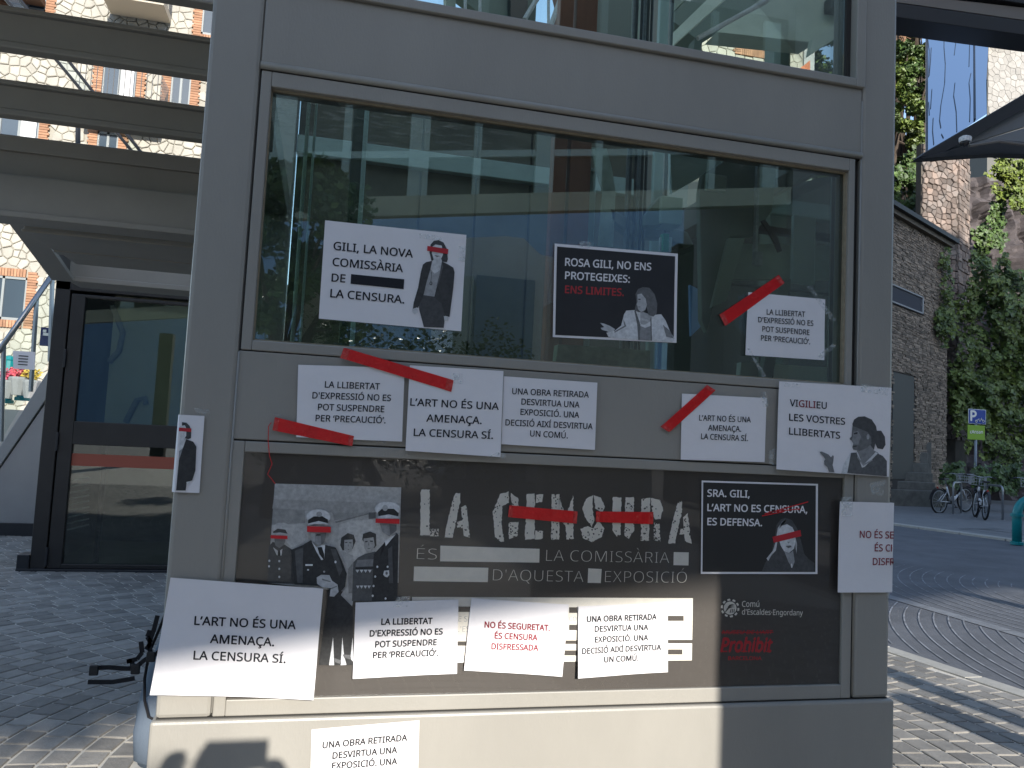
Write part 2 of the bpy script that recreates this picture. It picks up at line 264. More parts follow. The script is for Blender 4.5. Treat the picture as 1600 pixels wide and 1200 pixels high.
# ---------------------------------------------------------------- lettering
GL = json.loads(r'''{"A":[512,"437 0 368 177 141 177 73 0 0 0 224 575 289 575 512 0","282 415 274 438 263 473 255 500 247 468 238 438 230 415 165 241 346 241"],"B":[521,"241 573 307 569 361 558 404 541 434 515 453 478 459 431 457 409 453 389 446 371 437 354 424 340 409 328 392 317 372 309 350 304 350 300 415 279 433 267 448 253 461 236 470 215 476 191 478 163 475 130 467 100 454 74 436 52 413 33 385 19 354 8 318 2 279 0 78 0 78 573","256 329 300 331 334 339 357 352 372 371 381 394 384 423 380 451 369 474 351 490 324 502 289 509 245 511 150 511 150 329","150 269 150 61 265 61 311 64 346 74 371 91 388 112 398 138 401 168 399 188 395 205 388 221 377 235 362 247 344 256 321 263 293 267 260 269"],"C":[507,"323 517 294 516 266 510 241 502 217 490 196 474 178 456 162 434 149 410 139 383 131 353 127 321 125 286 128 241 135 200 147 164 164 132 186 105 213 83 244 68 281 58 322 55 394 62 460 78 460 15 393 -2 312 -8 257 -4 208 8 166 28 130 56 101 90 78 131 62 178 52 230 49 287 51 329 57 369 67 406 81 440 99 471 120 499 145 523 174 543 206 559 242 571 281 578 324 581 409 572 482 547 453 486 394 508"],"D":[585,"536 292 533 231 521 177 501 131 474 91 439 58 399 33 351 15 297 4 237 0 78 0 78 573 254 573 309 569 359 558 404 540 443 516 476 484 502 446 521 401 533 350","460 289 457 337 449 379 435 415 416 444 391 469 361 487 327 500 287 508 244 511 150 511 150 62 228 62 299 68 357 87 402 119 434 164 454 220"],"E":[446,"398 0 78 0 78 573 398 573 398 509 150 509 150 330 383 330 383 268 150 268 150 63 398 63"],"G":[584,"326 302 524 302 524 22 431 -1 323 -8 267 -4 217 8 173 28 136 55 105 89 81 130 63 176 52 229 49 286 53 343 65 395 84 442 111 482 145 517 186 544 233 564 286 577 346 581 437 572 516 547 489 484 421 508 342 517 298 514 259 505 225 489 195 468 170 441 150 409 136 373 127 332 124 286 127 243 134 202 146 166 164 133 187 106 216 84 251 68 292 58 340 55 404 59 452 68 452 238 326 238"],"H":[594,"516 0 443 0 443 267 150 267 150 0 78 0 78 573 150 573 150 330 443 330 443 573 516 573"],"I":[272,"239 0 32 0 32 42 99 57 99 515 32 531 32 573 239 573 239 531 172 515 172 57 239 42"],"L":[420,"78 0 78 573 150 573 150 64 400 64 400 0"],"M":[727,"330 0 142 502 142 461 144 407 144 347 144 0 78 0 78 573 184 573 361 103 544 573 650 573 650 0 578 0 578 352 579 408 581 460 584 501 390 0"],"N":[609,"532 0 447 0 141 476 141 432 143 378 144 320 144 0 78 0 78 573 161 573 467 99 468 137 466 193 464 249 464 573 532 573"],"O":[626,"577 287 576 244 570 204 561 166 547 132 531 101 510 73 486 49 459 29 428 13 393 1 355 -6 314 -8 271 -6 232 1 196 13 165 29 138 49 114 73 94 101 78 132 65 167 56 204 51 245 49 288 52 344 62 396 78 442 100 482 130 517 166 545 208 565 258 577 314 581 369 577 417 565 459 545 495 517 524 483 547 442 564 396 574 344","125 287 127 241 134 200 145 163 161 131 182 104 207 83 238 67 273 58 314 55 354 58 390 67 420 83 445 104 465 131 481 163 492 200 499 241 501 287 496 354 481 411 456 457 421 491 373 511 314 518 274 515 238 506 207 490 182 469 161 443 145 411 134 374 127 333"],"P":[485,"229 573 297 568 352 553 393 528 421 495 439 454 444 404 433 336 423 316 411 296 395 278 375 262 351 249 324 238 292 230 256 225 216 223 150 223 150 0 78 0 78 573","223 511 150 511 150 285 208 285 242 286 272 290 298 296 320 306 338 318 352 334 362 352 368 375 370 401 366 435 354 462 334 484 306 499 269 508"],"Q":[626,"577 287 575 242 569 200 559 160 544 124 525 92 503 64 476 40 445 21 411 6 548 -136 444 -136 334 -7 324 -8 314 -8 271 -6 232 1 196 13 165 29 138 49 114 73 94 101 78 132 65 167 56 204 51 245 49 288 52 344 62 396 78 442 100 482 130 517 166 545 208 565 258 577 314 581 369 577 417 565 459 545 495 517 524 483 547 442 564 396 574 344","125 287 127 241 134 200 145 163 161 131 182 104 207 83 238 67 273 58 314 55 354 58 390 67 420 83 445 104 465 131 481 163 492 200 499 241 501 287 496 354 481 411 456 457 421 491 373 511 314 518 274 515 238 506 207 490 182 469 161 443 145 411 134 374 127 333"],"R":[499,"236 573 281 571 320 565 353 555 381 540 404 522 422 500 434 474 442 444 444 410 442 381 437 356 427 334 415 315 401 298 385 285 330 257 487 0 403 0 264 237 150 237 150 0 78 0 78 573","232 510 150 510 150 298 236 298 278 301 312 310 338 325 355 347 366 374 370 407 368 430 363 450 355 467 343 480 328 491 310 500 287 505 261 509"],"S":[440,"403 153 400 121 392 92 378 66 359 44 335 26 307 11 274 1 238 -6 198 -8 137 -5 83 4 41 19 41 88 113 65 201 55 228 56 252 60 273 66 290 74 305 85 316 98 324 113 329 129 330 147 329 164 325 180 318 194 308 207 295 218 277 230 196 265 131 294 85 330 57 375 48 435 51 464 58 490 71 513 89 533 110 550 136 563 165 573 197 579 231 581 318 572 389 549 366 487 302 508 229 517 207 516 187 513 169 507 155 499 142 489 133 478 126 464 122 450 121 434 122 416 126 400 133 386 143 373 156 362 172 351 246 318 332 279 353 264 371 247 385 228 395 206 401 181"],"T":[446,"259 0 187 0 187 509 8 509 8 573 437 573 437 509 259 509"],"U":[586,"513 202 511 164 503 128 489 95 470 65 446 40 416 20 380 4 338 -5 290 -8 225 -2 171 18 128 50 97 93 78 144 72 204 72 573 144 573 144 201 148 158 161 122 182 93 211 72 248 59 294 55 327 57 355 63 379 73 399 88 415 105 427 126 435 149 440 174 442 202 442 573 513 573"],"V":[481,"481 573 277 0 204 0 0 573 75 573 204 205 220 160 231 119 241 80 250 119 262 161 277 207 405 573"],"X":[470,"467 0 385 0 233 249 79 0 3 0 193 298 15 573 95 573 236 348 377 573 453 573 276 300"],"J":[219,"-3 -152 -37 -150 -63 -142 -63 -81 -35 -87 -5 -89 33 -81 45 -74 54 -65 63 -53 69 -38 73 -19 74 3 74 573 146 573 146 9 144 -26 138 -56 128 -82 114 -104 96 -122 75 -135 52 -145 25 -150"],"F":[416,"150 0 78 0 78 573 398 573 398 509 150 509 150 306 383 306 383 243 150 243"],"É":[446,"398 0 78 0 78 573 398 573 398 509 150 509 150 330 383 330 383 268 150 268 150 63 398 63","363 749 342 722 312 688 279 656 249 629 202 629 202 638 228 674 256 717 278 757 363 757"],"À":[512,"437 0 368 177 141 177 73 0 0 0 224 575 289 575 512 0","282 415 274 438 263 473 255 500 247 468 238 438 230 415 165 241 346 241","235 757 257 717 285 674 312 638 312 629 265 629 234 656 201 688 171 722 151 749 151 757"],"Ó":[626,"577 287 576 244 570 204 561 166 547 132 531 101 510 73 486 49 459 29 428 13 393 1 355 -6 314 -8 271 -6 232 1 196 13 165 29 138 49 114 73 94 101 78 132 65 167 56 204 51 245 49 288 52 344 62 396 78 442 100 482 130 517 166 545 208 565 258 577 314 581 369 577 417 565 459 545 495 517 524 483 547 442 564 396 574 344","125 287 127 241 134 200 145 163 161 131 182 104 207 83 238 67 273 58 314 55 354 58 390 67 420 83 445 104 465 131 481 163 492 200 499 241 501 287 496 354 481 411 456 457 421 491 373 511 314 518 274 515 238 506 207 490 182 469 161 443 145 411 134 374 127 333","432 749 411 722 381 688 348 656 318 629 271 629 271 638 297 674 325 717 347 757 432 757"],"Í":[272,"239 0 32 0 32 42 99 57 99 515 32 531 32 573 239 573 239 531 172 515 172 57 239 42","255 749 234 722 204 688 171 656 140 629 94 629 94 638 120 674 148 717 170 757 255 757"],"Ú":[586,"513 202 511 164 503 128 489 95 470 65 446 40 416 20 380 4 338 -5 290 -8 225 -2 171 18 128 50 97 93 78 144 72 204 72 573 144 573 144 201 148 158 161 122 182 93 211 72 248 59 294 55 327 57 355 63 379 73 399 88 415 105 427 126 435 149 440 174 442 202 442 573 513 573","412 749 391 722 361 688 328 656 298 629 251 629 251 638 277 674 305 717 327 757 412 757"],"Ç":[507,"323 517 294 516 266 510 241 502 217 490 196 474 178 456 162 434 149 410 139 383 131 353 127 321 125 286 128 241 135 200 147 164 164 132 186 105 213 83 244 68 281 58 322 55 394 62 460 78 460 15 393 -2 312 -8 257 -4 208 8 166 28 130 56 101 90 78 131 62 178 52 230 49 287 51 329 57 369 67 406 81 440 99 471 120 499 145 523 174 543 206 559 242 571 281 578 324 581 409 572 482 547 453 486 394 508","379 -111 376 -135 366 -155 350 -171 327 -183 297 -190 261 -192 238 -191 221 -188 221 -144 240 -147 263 -148 307 -141 316 -134 321 -125 322 -113 320 -100 313 -90 301 -83 249 -69 284 0 330 0 310 -43 345 -55 370 -77"],".":[215,"58 43 59 61 64 75 72 85 82 92 94 96 107 97 120 96 132 92 142 85 151 75 156 61 157 43 156 26 151 12 142 2 132 -6 120 -10 107 -11 94 -10 82 -6 72 2 64 12 59 26"],",":[215,"154 84 136 23 111 -42 85 -103 33 -103 49 -38 63 31 73 93 148 93"],":":[215,"58 43 59 61 64 75 72 85 82 92 94 96 107 97 120 96 132 92 142 85 151 75 156 61 157 43 156 26 151 12 142 2 132 -6 120 -10 107 -11 94 -10 82 -6 72 2 64 12 59 26","58 387 59 405 64 419 72 429 82 436 94 440 107 441 120 440 132 436 142 429 151 419 156 405 157 387 156 369 151 355 142 345 132 338 120 333 107 332 94 333 82 338 72 345 64 355 59 369"],"’":[140,"131 564 112 503 88 437 62 376 10 376 21 424 32 476 42 527 50 573 125 573"],"‘":[140,"10 385 28 446 53 512 79 573 131 573 115 507 101 438 91 376 14 376"],"'":[180,"128 573 112 366 68 366 52 573"],"·":[215,"58 283 59 301 64 315 72 325 82 331 94 335 107 337 120 335 132 331 142 325 151 315 156 301 157 283 156 266 151 252 142 241 132 234 120 230 107 229 94 230 82 234 72 241 64 252 59 266"],"-":[258,"32 184 32 246 226 246 226 184"],"a":[450,"231 437 279 433 318 422 347 403 368 375 381 338 385 293 385 0 334 0 320 61 279 22 234 -1 172 -8 148 -7 124 -2 103 6 84 16 68 30 55 48 45 68 39 92 37 119 43 159 59 192 87 219 127 238 179 251 243 257 316 259 316 285 313 317 306 342 293 359 275 371 253 378 227 380 163 370 106 347 84 400 151 426","252 208 204 203 167 195 141 182 124 165 113 144 110 119 112 97 120 79 132 66 148 56 167 51 188 49 223 52 253 62 279 79 299 103 311 134 315 172 315 210"],"b":[493,"139 461 138 410 135 373 139 373 153 390 169 405 189 419 213 429 240 435 272 437 322 431 365 412 401 381 428 338 444 283 449 215 447 168 439 127 427 91 410 61 390 36 365 17 337 3 306 -5 272 -8 240 -6 213 0 189 10 169 24 153 38 139 55 133 55 119 0 68 0 68 609 139 609","260 379 231 377 207 371 188 361 172 348 159 330 150 308 144 282 140 252 139 217 142 165 150 125 165 93 187 69 219 55 261 51 297 55 325 69 348 93 363 126 373 166 376 216 373 265 363 306 348 338 325 360 296 374"],"c":[385,"241 -8 204 -5 170 2 139 15 112 34 88 58 69 87 55 123 47 165 44 213 47 262 56 305 71 342 90 372 114 396 142 415 174 428 208 435 245 438 309 431 358 415 337 356 292 370 244 376 217 374 193 368 172 358 155 343 141 325 131 303 123 277 119 247 117 213 119 181 123 152 131 126 141 104 155 86 172 71 191 61 214 55 240 53 302 60 351 78 351 15 304 -2"],"d":[493,"221 -8 171 -2 128 17 92 48 65 91 49 146 44 214 49 282 66 338 93 381 128 413 171 432 221 438 280 429 323 407 354 374 359 374 356 405 354 438 354 609 425 609 425 0 368 0 358 58 354 58 323 24 279 1","232 51 273 55 305 67 328 88 343 117 352 154 355 200 355 213 352 263 343 304 329 336 306 360 274 375 231 379 196 374 168 359 146 334 130 300 120 260 117 213 120 165 130 125 146 93 168 69 197 55"],"e":[452,"234 438 269 435 301 427 329 414 354 396 374 373 390 346 402 315 409 281 411 244 411 201 117 201 122 157 134 119 154 90 181 69 215 56 254 52 327 60 392 82 392 20 327 -1 251 -8 212 -5 176 3 143 17 114 36 90 61 70 91 56 126 47 167 44 212 47 257 55 297 68 333 86 364 108 390 134 411 164 426 198 435","233 380 202 377 175 366 154 348 137 323 125 293 119 257 338 257 336 281 333 302 326 322 318 338 306 353 292 364 276 373 256 378"],"g":[493,"221 438 248 436 273 431 297 422 319 409 338 393 355 373 359 373 369 430 425 430 425 -7 423 -46 416 -80 404 -109 388 -135 367 -155 341 -172 310 -183 274 -190 233 -192 147 -186 78 -165 78 -100 149 -125 237 -134 271 -130 300 -119 324 -101 341 -77 352 -48 355 -13 355 4 356 32 358 57 354 57 338 37 320 21 299 8 275 -1 250 -6 221 -8 170 -2 126 18 91 51 65 95 49 149 44 214 49 278 65 332 91 377 126 411 169 431","230 379 207 376 187 370 169 359 153 344 140 326 130 303 123 277 119 247 117 213 120 165 130 124 146 92 169 68 197 54 232 50 288 58 303 65 315 74 326 85 349 131 356 197 356 214 355 251 350 282 343 309 332 331 319 348 302 362 281 371 257 377"],"h":[496,"139 431 138 399 135 370 140 370 174 407 221 429 273 437 306 435 335 430 360 421 382 408 399 391 413 370 423 344 429 314 431 280 431 0 361 0 361 275 358 307 351 333 338 353 319 367 295 376 265 379 235 377 210 370 189 360 173 347 160 329 150 308 144 283 140 254 139 222 139 0 68 0 68 609 139 609"],"i":[207,"139 430 139 0 68 0 68 430","104 591 133 580 140 572 144 560 145 546 144 532 140 521 133 512 104 501 93 502 83 506 75 512 68 521 64 532 63 546 64 560 68 572 75 580 83 586 93 590"],"l":[207,"139 0 68 0 68 609 139 609"],"m":[750,"540 438 584 434 621 421 649 401 669 371 681 330 685 280 685 0 615 0 615 277 613 308 606 333 594 353 577 367 555 376 528 379 490 374 460 362 438 342 423 315 414 280 411 237 411 0 342 0 342 277 332 333 325 347 315 359 303 367 289 374 272 377 253 379 227 377 204 370 185 360 170 347 158 329 150 308 144 283 140 255 139 223 139 0 68 0 68 430 125 430 136 371 140 371 173 409 217 431 266 438 298 436 325 430 349 420 369 406 386 388 398 366 402 366 418 388 438 406 461 420 486 430 512 436"],"n":[496,"275 438 322 434 361 421 391 401 413 371 426 330 431 280 431 0 361 0 361 275 358 307 351 333 338 353 319 367 295 376 265 379 222 374 189 361 166 338 151 308 142 269 139 223 139 0 68 0 68 430 125 430 136 371 140 371 175 409 222 431"],"o":[485,"442 216 440 181 436 150 428 121 417 95 404 71 388 51 369 33 348 18 324 7 299 -1 271 -6 241 -8 214 -6 188 -1 163 7 140 18 119 33 100 51 84 71 70 95 59 121 51 150 46 181 44 216 47 261 55 301 68 336 87 367 110 392 137 412 169 426 204 435 244 438 281 435 316 426 347 412 374 392 398 367 417 336 431 301 439 261","117 216 119 184 123 154 130 128 141 105 155 86 172 71 192 59 216 53 243 51 270 53 294 59 314 71 331 86 345 105 356 128 363 154 367 184 369 216 367 248 363 277 355 303 345 325 331 344 314 359 294 370 270 376 242 379 202 374 171 359 147 335 130 303 120 263"],"p":[493,"273 438 322 432 365 413 401 383 428 339 444 284 449 216 447 170 439 129 427 93 410 62 390 37 365 17 337 3 306 -5 272 -8 213 1 170 24 139 55 134 55 137 20 139 -16 139 -192 68 -192 68 430 126 430 136 371 170 405 213 429","260 379 233 377 210 371 190 362 174 349 161 333 152 313 145 289 141 261 139 229 139 216 140 182 144 152 150 126 159 103 172 85 188 70 208 59 233 53 261 51 286 53 308 60 326 72 341 88 354 108 364 131 371 157 375 186 376 217 373 262 363 302 348 334 325 359 296 374"],"r":[331,"269 438 295 437 319 433 310 368 287 372 264 374 217 363 176 334 149 289 139 229 139 0 68 0 68 430 126 430 134 351 170 395 214 426 231 433 249 437"],"s":[384,"348 119 346 92 339 69 327 49 311 32 292 18 268 6 241 -2 210 -6 176 -8 99 -1 42 19 42 83 104 60 178 49 211 51 236 57 256 66 269 79 277 94 280 112 271 141 239 167 174 196 103 228 84 239 69 252 57 266 48 283 43 302 41 324 46 358 61 386 85 408 118 425 157 435 202 438 275 430 339 409 315 353 258 372 197 380 171 379 149 374 131 366 118 356 111 343 108 328 119 298 154 274 219 246 289 215 306 203 321 191 333 176 341 159 346 140"],"t":[289,"212 50 245 53 272 59 272 5 240 -4 200 -8 178 -7 157 -3 138 4 120 13 104 27 91 44 82 66 76 93 74 125 74 375 13 375 13 409 75 437 103 528 144 528 144 430 269 430 269 375 144 375 144 127 146 103 153 83 163 69 177 58 193 52"],"u":[496,"427 430 427 0 370 0 359 57 321 20 273 -1 220 -8 187 -6 159 -1 134 8 112 21 95 38 81 59 71 85 65 114 63 148 63 430 135 430 135 153 137 122 145 96 158 76 176 62 200 53 230 51 260 53 285 59 306 69 323 82 336 100 345 121 352 146 356 175 357 206 357 430"],"y":[409,"1 430 76 430 169 185 184 144 196 105 205 68 209 68 224 121 245 186 333 430 409 430 224 -59 188 -130 173 -148 157 -164 138 -176 117 -185 94 -191 67 -192 34 -190 9 -186 9 -130 30 -133 56 -135 99 -126 130 -99 152 -59 174 -2"],"ú":[496,"427 430 427 0 370 0 359 57 321 20 273 -1 220 -8 187 -6 159 -1 134 8 112 21 95 38 81 59 71 85 65 114 63 148 63 430 135 430 135 153 137 122 145 96 158 76 176 62 200 53 230 51 260 53 285 59 306 69 323 82 336 100 345 121 352 146 356 175 357 206 357 430","366 606 346 579 316 546 283 513 252 486 205 486 205 496 231 532 259 575 281 614 366 614"]," ":[209]}''')
GLY = {}
for k_, v_ in GL.items():
    cs = []
    for c_ in v_[1:]:
        q_ = [int(x) / 1000 for x in c_.split()]
        cs.append([(q_[i], q_[i + 1]) for i in range(0, len(q_), 2)])
    GLY[k_] = (v_[0] / 1000, cs)
CAP = 0.573
def _area(c):
    return sum(c[i][0] * c[(i + 1) % len(c)][1] - c[(i + 1) % len(c)][0] * c[i][1] for i in range(len(c))) / 2
def _inside(p, c):
    r = False
    for i in range(len(c)):
        (x0, y0), (x1, y1) = c[i], c[(i + 1) % len(c)]
        if (y0 > p[1]) != (y1 > p[1]) and p[0] < (x1 - x0) * (p[1] - y0) / (y1 - y0) + x0: r = not r
    return r
def _offset(c, d):
    n = len(c); out = []
    for i in range(n):
        p = Vector((*c[i], 0)); a = Vector((*c[i - 1], 0)); b = Vector((*c[(i + 1) % n], 0))
        e1 = (p - a).normalized(); e2 = (b - p).normalized()
        n1 = Vector((e1.y, -e1.x, 0)); n2 = Vector((e2.y, -e2.x, 0)); m = n1 + n2
        if m.length < 1e-4: m = n1
        m.normalize(); k = d / max(.45, m.dot(n1)); q = p + m * k
        out.append((q.x, q.y))
    return out
GM = {}
def glyph_mesh(ch, d):
    key = (ch, d)
    if key in GM: return GM[key]
    adv, cs = GLY[ch]; V = []; F = []
    if cs:
        cur = bpy.data.curves.new('g', 'CURVE'); cur.dimensions = '2D'; cur.fill_mode = 'BOTH'
        for i, c in enumerate(cs):
            hole = sum(_inside(c[0], o) for j, o in enumerate(cs) if j != i) % 2 == 1
            ar = _area(c)
            c2 = list(c) if ar > 0 else list(reversed(c))      # ccw
            c2 = _offset(c2, -d if hole else d)
            if hole: c2.reverse()
            sp = cur.splines.new('POLY'); sp.points.add(len(c2) - 1)
            for q, (x, y) in zip(sp.points, c2): q.co = (x, y, 0, 1)
            sp.use_cyclic_u = True
        ob = bpy.data.objects.new('g', cur); me = bpy.data.meshes.new_from_object(ob)
        V = [(v.co.x, v.co.y) for v in me.vertices]; F = [tuple(p.vertices) for p in me.polygons]
        bpy.data.meshes.remove(me); bpy.data.objects.remove(ob); bpy.data.curves.remove(cur)
    GM[key] = (adv, V, F)
    return GM[key]
def text_geo(s, bold, track=0.0):
    "list of (char index, verts, faces) in em units"
    x = 0; out = []
    for i, ch in enumerate(s):
        adv, V, F = glyph_mesh(ch, bold)
        out.append((i, [(a + x, b) for a, b in V], F)); x += adv + track
    xs = [v[0] for _, V, _ in out for v in V]
    return out, min(xs), max(xs)

# ---------------------------------------------------------------- printed sheets on the tower
class Surf:
    "a sheet lying on the plane y = Y; lifts = how far its corners (tl,tr,br,bl) stand off"
    def __init__(s, px, Y, off=.003, lifts=(0, 0, 0, 0), wave=.0, fold=None, quad=None):
        s.Y = Y; s.off = off; s.l = lifts; s.wave = wave; s.fold = fold
        q = quad or [at(x, y, Y) for x, y in px]
        s.q = [(p[0], p[2]) if len(p) == 3 else p for p in q]
        xs = [p[0] for p in s.q]; zs = [p[1] for p in s.q]
        s.x0, s.x1, s.z0, s.z1 = min(xs), max(xs), min(zs), max(zs)
        s.ph = random.random() * 6
    def pos(s, x, z, e=0.0):
        u = (x - s.x0) / (s.x1 - s.x0); v = (z - s.z0) / (s.z1 - s.z0)
        u = min(1, max(0, u)); v = min(1, max(0, v)); tl, tr, br, bl = s.l
        d = s.off + e + tl * ((1 - u) * v) ** 2 + tr * (u * v) ** 2 + br * (u * (1 - v)) ** 2 + bl * ((1 - u) * (1 - v)) ** 2
        d += s.wave * (math.sin(u * 5 + s.ph) * math.sin(v * 4 + s.ph) * .5 + .5) * 4 * max(u * (1 - u), v * (1 - v))
        if s.fold:
            side, xe = s.fold
            if side > 0 and x > xe: return (xe + d, s.Y - d + (x - xe), z)
            if side < 0 and x < xe: return (xe - d, s.Y - d + (xe - x), z)
        return (x, s.Y - d, z)
    def sheet(s, name, m, nu=14, nv=10, parent=None, e=0.0, quad=None, th=.0006, **kw):
        q = quad or s.q; mb = MB(); g = {}
        us = [i / nu for i in range(nu + 1)]
        for k, dd in enumerate((0, -th)):
            for j in range(nv + 1):
                for i, u in enumerate(us):
                    v = j / nv
                    x = (q[0][0] * (1 - u) + q[1][0] * u) * (1 - v) + (q[3][0] * (1 - u) + q[2][0] * u) * v
                    z = (q[0][1] * (1 - u) + q[1][1] * u) * (1 - v) + (q[3][1] * (1 - u) + q[2][1] * u) * v
                    g[k, i, j] = len(mb.v); mb.v.append(s.pos(x, z, e + dd))
        for j in range(nv):
            for i in range(nu):
                mb.f.append((g[0, i, j + 1], g[0, i + 1, j + 1], g[0, i + 1, j], g[0, i, j]))
                mb.f.append((g[1, i, j], g[1, i + 1, j], g[1, i + 1, j + 1], g[1, i, j + 1]))
        for i in range(nu):
            mb.f.append((g[0, i, 0], g[0, i + 1, 0], g[1, i + 1, 0], g[1, i, 0])); mb.f.append((g[1, i, nv], g[1, i + 1, nv], g[0, i + 1, nv], g[0, i, nv]))
        for j in range(nv):
            mb.f.append((g[1, 0, j], g[1, 0, j + 1], g[0, 0, j + 1], g[0, 0, j])); mb.f.append((g[0, nu, j], g[0, nu, j + 1], g[1, nu, j + 1], g[1, nu, j]))
        o = mb.build(name, m, parent, smooth=False, **kw)
        if parent is None:      # origin on the sheet itself
            c = Vector(s.pos((s.x0 + s.x1) / 2, s.z0)); o.data.transform(Matrix.Translation(-c)); o.location = c
        return o
    def w(s, px, py):
        p = at(px, py, s.Y - s.off); return p.x, p.z
    def poly(s, mb, pts, e):
        "flat print traced on the sheet; pts in photograph pixels"
        P = [s.w(*p) for p in pts]; mb.face([s.pos(x, z, e) for x, z in reversed(P)])
    def text(s, mbs, string, p0, p1, cap, bold=.012, cols=None, e=.0012, track=0.0, shear=0.0, aspect=1.0):
        "string set from baseline point p0 to p1 (photograph pixels), capital height cap (pixels)"
        geo, xa, xb = text_geo(string, min(bold, 0), track)
        x0, z0 = s.w(*p0)
        hz = s.w(p0[0], p0[1] - cap)[1] - z0; ky = hz / CAP
        if p1: x1, z1 = s.w(*p1)
        else: x1, z1 = x0 + (xb - xa) * ky * aspect, z0
        kx = (x1 - x0) / (xb - xa); sl = (z1 - z0) / (x1 - x0)
        for i, V, F in geo:
            mb = mbs[cols[i] if cols else 0]
            # heavier strokes: the letter printed again a hair to each side
            for q, (da, db) in enumerate(((0, 0), (bold, 0), (-bold, 0), (0, bold), (0, -bold)) if bold > .004 else ((0, 0),)):
                n = len(mb.v)
                for a, b in V:
                    a += da; b += db
                    dx = (a - xa) * kx + shear * b * ky
                    mb.v.append(s.pos(x0 + dx, z0 + b * ky + sl * dx, e + q * .00003))
                for f in F: mb.f.append(tuple(n + k for k in f))
def fig(S, parent, ox, oy, sc, items, name='printed_figure', e0=.0010, mats=None):
    "monochrome printed figure: items = (grey value or material, outline) traced in an enlarged crop"
    root = None; by = {}
    for k, (g, pts) in enumerate(items):
        m = g if not isinstance(g, (int, float)) else grey(round(.8 * g ** 1.4, 2))
        by.setdefault(m.name, (m, MB()))
        S.poly(by[m.name][1], [(ox + x / sc, oy + y / sc) for x, y in pts], e0 + .00012 * k)
    # one mesh, several materials
    me = bpy.data.meshes.new(name); V = []; F = []; MI = []; ms = []
    for i, (nm, (m, mb)) in enumerate(by.items()):
        n = len(V); V += mb.v; F += [tuple(n + q for q in f) for f in mb.f]; MI += [i] * len(mb.f); ms.append(m)
    p = Vector(parent.location); me.from_pydata([tuple(Vector(v) - p) for v in V], [], F); me.update()
    for m in ms: me.materials.append(m)
    for poly, i in zip(me.polygons, MI): poly.material_index = i
    o = bpy.data.objects.new(name, me); COL.objects.link(o); o.parent = parent
    return o
def ell(cx, cy, rx, ry, n=14, a0=0, a1=360):
    return [(cx + rx * math.cos(math.radians(a0 + (a1 - a0) * i / n)), cy + ry * math.sin(math.radians(a0 + (a1 - a0) * i / n))) for i in range(n + (0 if a1 - a0 == 360 else 1))]

# ================================================================ LIFT TOWER
YW = 2.32
GLS = glass_mat('tower_glass', (.84, .92, .88), refl=.12, gain=1.0, grime=.5)
GLU = glass_mat('upper_glass', (.86, .93, .89), refl=.02, gain=.6)
GLP = glass_mat('poster_glass', (.995, .995, .99), refl=0, gain=.35)
INNER = mat('shaft_lining', (.10, .115, .10), .7, var=.3, vscale=2.2)
GREENST = mat('green_grey_steel', (.46, .56, .51), .5, var=.08, vscale=4)
RUST = mat('red_brown_steel', (.30, .10, .055), .5, var=.3, vscale=5, streak=(1, 1, .2))

tower = empty('lift_tower', (.75, 3.4, 0), label='grey painted steel lift tower with glass windows, covered in protest notices', cat='lift tower')
def tp(name, m, *boxes, bevel=.004, parent=None, **kw):
    mb = MB()
    for b in boxes: mb.box(*b)
    return mb.build(name, m, parent or tower, bevel=bevel, **kw)
tp('corner_post', PAINT, (-.389, -.246, YW, 2.50, .667, 4.4), bevel=.012)
tp('corner_post', PAINT, (1.752, 1.889, YW, 2.50, .667, 4.4), bevel=.012)
tp('corner_post', PAINT, (-.389, -.246, 4.30, 4.46, .0, 4.4), bevel=.008)
tp('corner_post', PAINT, (1.752, 1.889, 4.30, 4.46, .0, 4.4), bevel=.008)
tp('lintel_beam', PAINT, (-.246, 1.752, YW + .003, 2.47, 2.497, 2.744), bevel=.006)
tp('middle_panel', PAINT, (-.246, 1.752, YW + .005, 2.47, 1.424, 1.673), bevel=.003)
tp('base_panel', PAINT, (-.398, 1.902, YW - .012, 2.50, 0.0, .664), bevel=.008)
wt = MB(); wt.tube([(-.246, YW + .004, 2.505), (1.752, YW + .004, 2.505)], .011, 10)
wt.build('weld_bead', PAINT, tower, smooth=True)
wt = MB(); wt.tube([(-.2455, YW + .004, .68), (-.2455, YW + .004, 1.67)], .0035, 6)
wt.build('weld_seam', PAINT, tower, smooth=True)
wt = MB(); wt.tube([(1.7515, YW + .004, .68), (1.7515, YW + .004, 2.70)], .0035, 6)
wt.build('weld_seam', PAINT, tower, smooth=True)
# dark joints between frame and panels
tp('joint_gap', SEAL, (-.246, 1.752, YW + .012, 2.46, 2.4905, 2.4972), (-.246, 1.752, YW + .010, 2.46, 1.6725, 1.6758),
   (-.246, 1.752, YW + .010, 2.46, 1.4195, 1.4245), (-.386, 1.886, YW + .006, 2.46, .6635, .6675), (-.2465, -.2435, YW + .01, 2.45, .67, 1.42),
   (1.7455, 1.7525, YW + .01, 2.45, .67, 1.42), (-.2465, -.2415, YW + .01, 2.45, 1.675, 2.49), (1.7285, 1.7525, YW + .022, 2.45, 1.675, 2.49), bevel=0)
def frame(name, x0, x1, z0, z1, l, r, b, t, y0, y1, parent=None):
    fr = empty(name, (x0, YW, z0)); fr.parent = tower; fr.location = Vector((x0, YW, z0)) - tower.location
    for bx in ((x0, x0 + l, y0, y1, z0, z1), (x1 - r, x1, y0, y1, z0, z1), (x0 + l, x1 - r, y0, y1, z0, z0 + b), (x0 + l, x1 - r, y0, y1, z1 - t, z1)):
        MB().box(*bx).build('frame_bar', PAINT, fr, bevel=.003)
    return fr
